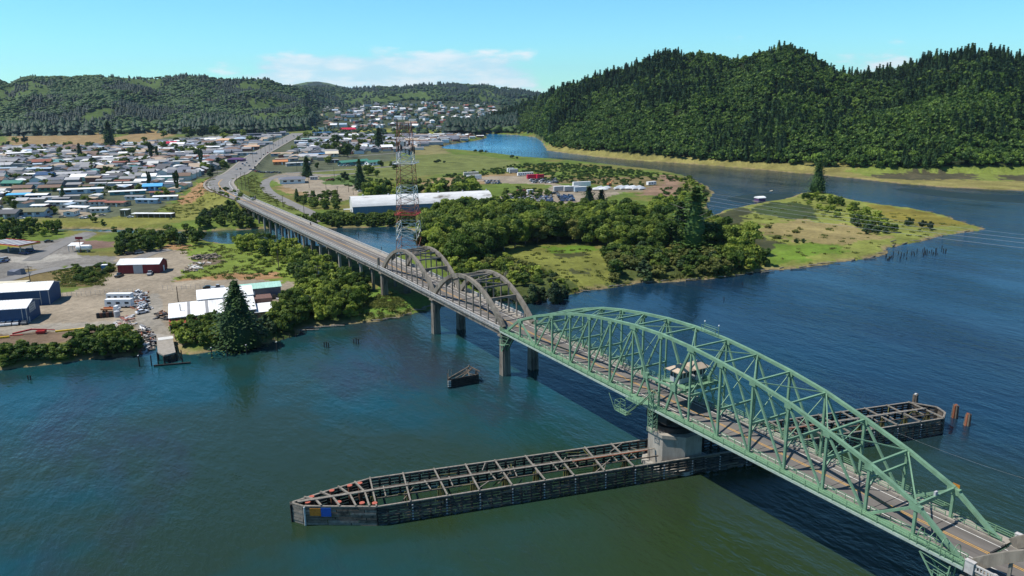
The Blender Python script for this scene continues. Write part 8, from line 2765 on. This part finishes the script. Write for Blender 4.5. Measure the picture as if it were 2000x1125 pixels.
# transmission line across the spit: the wires run off to the right of the frame
for i, (px0, py0, z0, px1, py1, z1, lab) in enumerate(((1385, 385, 17, 2050, 472, 21, 'topmost power line wire slanting over the spit'), (1382, 392, 16, 2050, 480, 20, 'middle power line wire slanting over the spit'), (1380, 400, 15, 2050, 490, 19, 'lowest power line wire slanting over the spit'),
                                                       (1390, 378, 18, 2050, 464, 22, 'faint farthest power line wire over the spit'))):
    o = wire(U(px0, py0, z0), U(px1, py1, z1), 1.2, .06 if i < 3 else .04).build('power_line_wire', M['wire']); tag(o, lab, 'wire', 'power line wires over the spit')
a, b_ = U(1755, 846, 4.5), U(2000, 930, 6)
o = wire(a, U(2060, 952, 7), .6, .014, 20).build('marker_cable', M['wire']); tag(o, 'thin dotted cable running from the fender over the water', 'cable')
p1 = U(63, 572, 3)
g1 = hz(p1[0], p1[1])
# chain-link fence round the yard
e = empty('chain_link_fence', (0, 0, 0), 0, 'low wire fence with thin posts behind the yard', 'fence')
for nm, (pa, pb) in enumerate((((122, 578), (268, 570)), ((318, 565), (400, 562)))):
    a, b_ = U(*pa, 3), U(*pb, 3); n_ = 16 if nm == 0 else 9
    g_ = max(hz(a[0], a[1]), hz(b_[0], b_[1]))
    q = MB()
    for k in range(n_ + 1):
        t_ = k / n_; x, y = a[0] + (b_[0] - a[0]) * t_, a[1] + (b_[1] - a[1]) * t_; q.tube((x, y, 2), (x, y, g_ + 1.9), .05, n=5)
    q.build('posts', M['p_palegrey'], e)
    q = MB()
    for z_ in (.3, 1.1, 1.85): q.beam((a[0], a[1], g_ + z_), (b_[0], b_[1], g_ + z_), .03, .03)
    q.build('wires', M['p_grey'], e)
# guard rail round the outside of the highway curve
L = hwy[(hwy[:, 1] > 434) & (hwy[:, 1] < 660)]
hl = np.interp(L[:, 1], [420, 432, 470, 540, 700, 3000], [4.6, 4.7, 6.5, 10, 10.5, 11])
for s, lab in ((-1, 'rusty guard rail round the outside of the highway curve'), (1, 'low guard rail on the inside of the highway curve')):
    q = MB(); pr = None
    d_ = np.gradient(L[:, :2], axis=0); d_ /= np.linalg.norm(d_, axis=1)[:, None]
    for i in range(len(L)):
        if s > 0 and i > 6: break
        c = Vector((L[i, 0] + d_[i, 1] * s * (hl[i] + .3), L[i, 1] - d_[i, 0] * s * (hl[i] + .3), L[i, 2] + .7))
        if pr is not None: q.beam(pr, c, .12, .35)
        q.beam(c - Vector((0, 0, 1.2)), c + Vector((0, 0, .1)), .15, .15, (0, 1, 0)); pr = c
    tag(q.build('guard_rail', M['rust_dark'] if s < 0 else M['p_palegrey']), lab, 'guard rail')
# ------------------------------------------------------------------ the air
m, t, b = newmat('haze')
t.nodes.remove(b)
v = t.nodes.new('ShaderNodeVolumePrincipled')
v.inputs['Color'].default_value = (0.60, 0.80, 1.0, 1)
v.inputs['Density'].default_value = 2.6e-5
v.inputs['Anisotropy'].default_value = 0.2
t.links.new(v.outputs[0], t.nodes['Material Output'].inputs['Volume'])
q = MB(); q.box(-12500, 12500, -12500, 12500, float(min(GHZ.min(), -6)) - 8, 620)
o = q.build('haze', m); tag(o, 'thin blue summer haze over the whole valley', 'haze', kind='stuff')
SC.cycles.volume_bounces = 0
flush_labels()
for o_ in SC.objects:                            # every thing's label stays within sixteen words
    l_ = o_.get('label')
    if l_ and len(l_.replace('-', ' ').replace(',', ' ').split()) > 16:
        h_, t_ = l_.rsplit(', ', 1) if ', ' in l_ else (l_, '')
        w_ = h_.split()
        while t_ and len((' '.join(w_) + ' ' + t_).replace('-', ' ').replace(',', ' ').split()) > 16 and len(w_) > 3: w_ = w_[:-1]
        while w_[-1] in ('the', 'of', 'at', 'on', 'in', 'a', 'to', 'with', 'beside', 'behind', 'before', 'and', 'by'): w_ = w_[:-1]
        o_['label'] = ' '.join(w_) + (', ' + t_ if t_ else '')
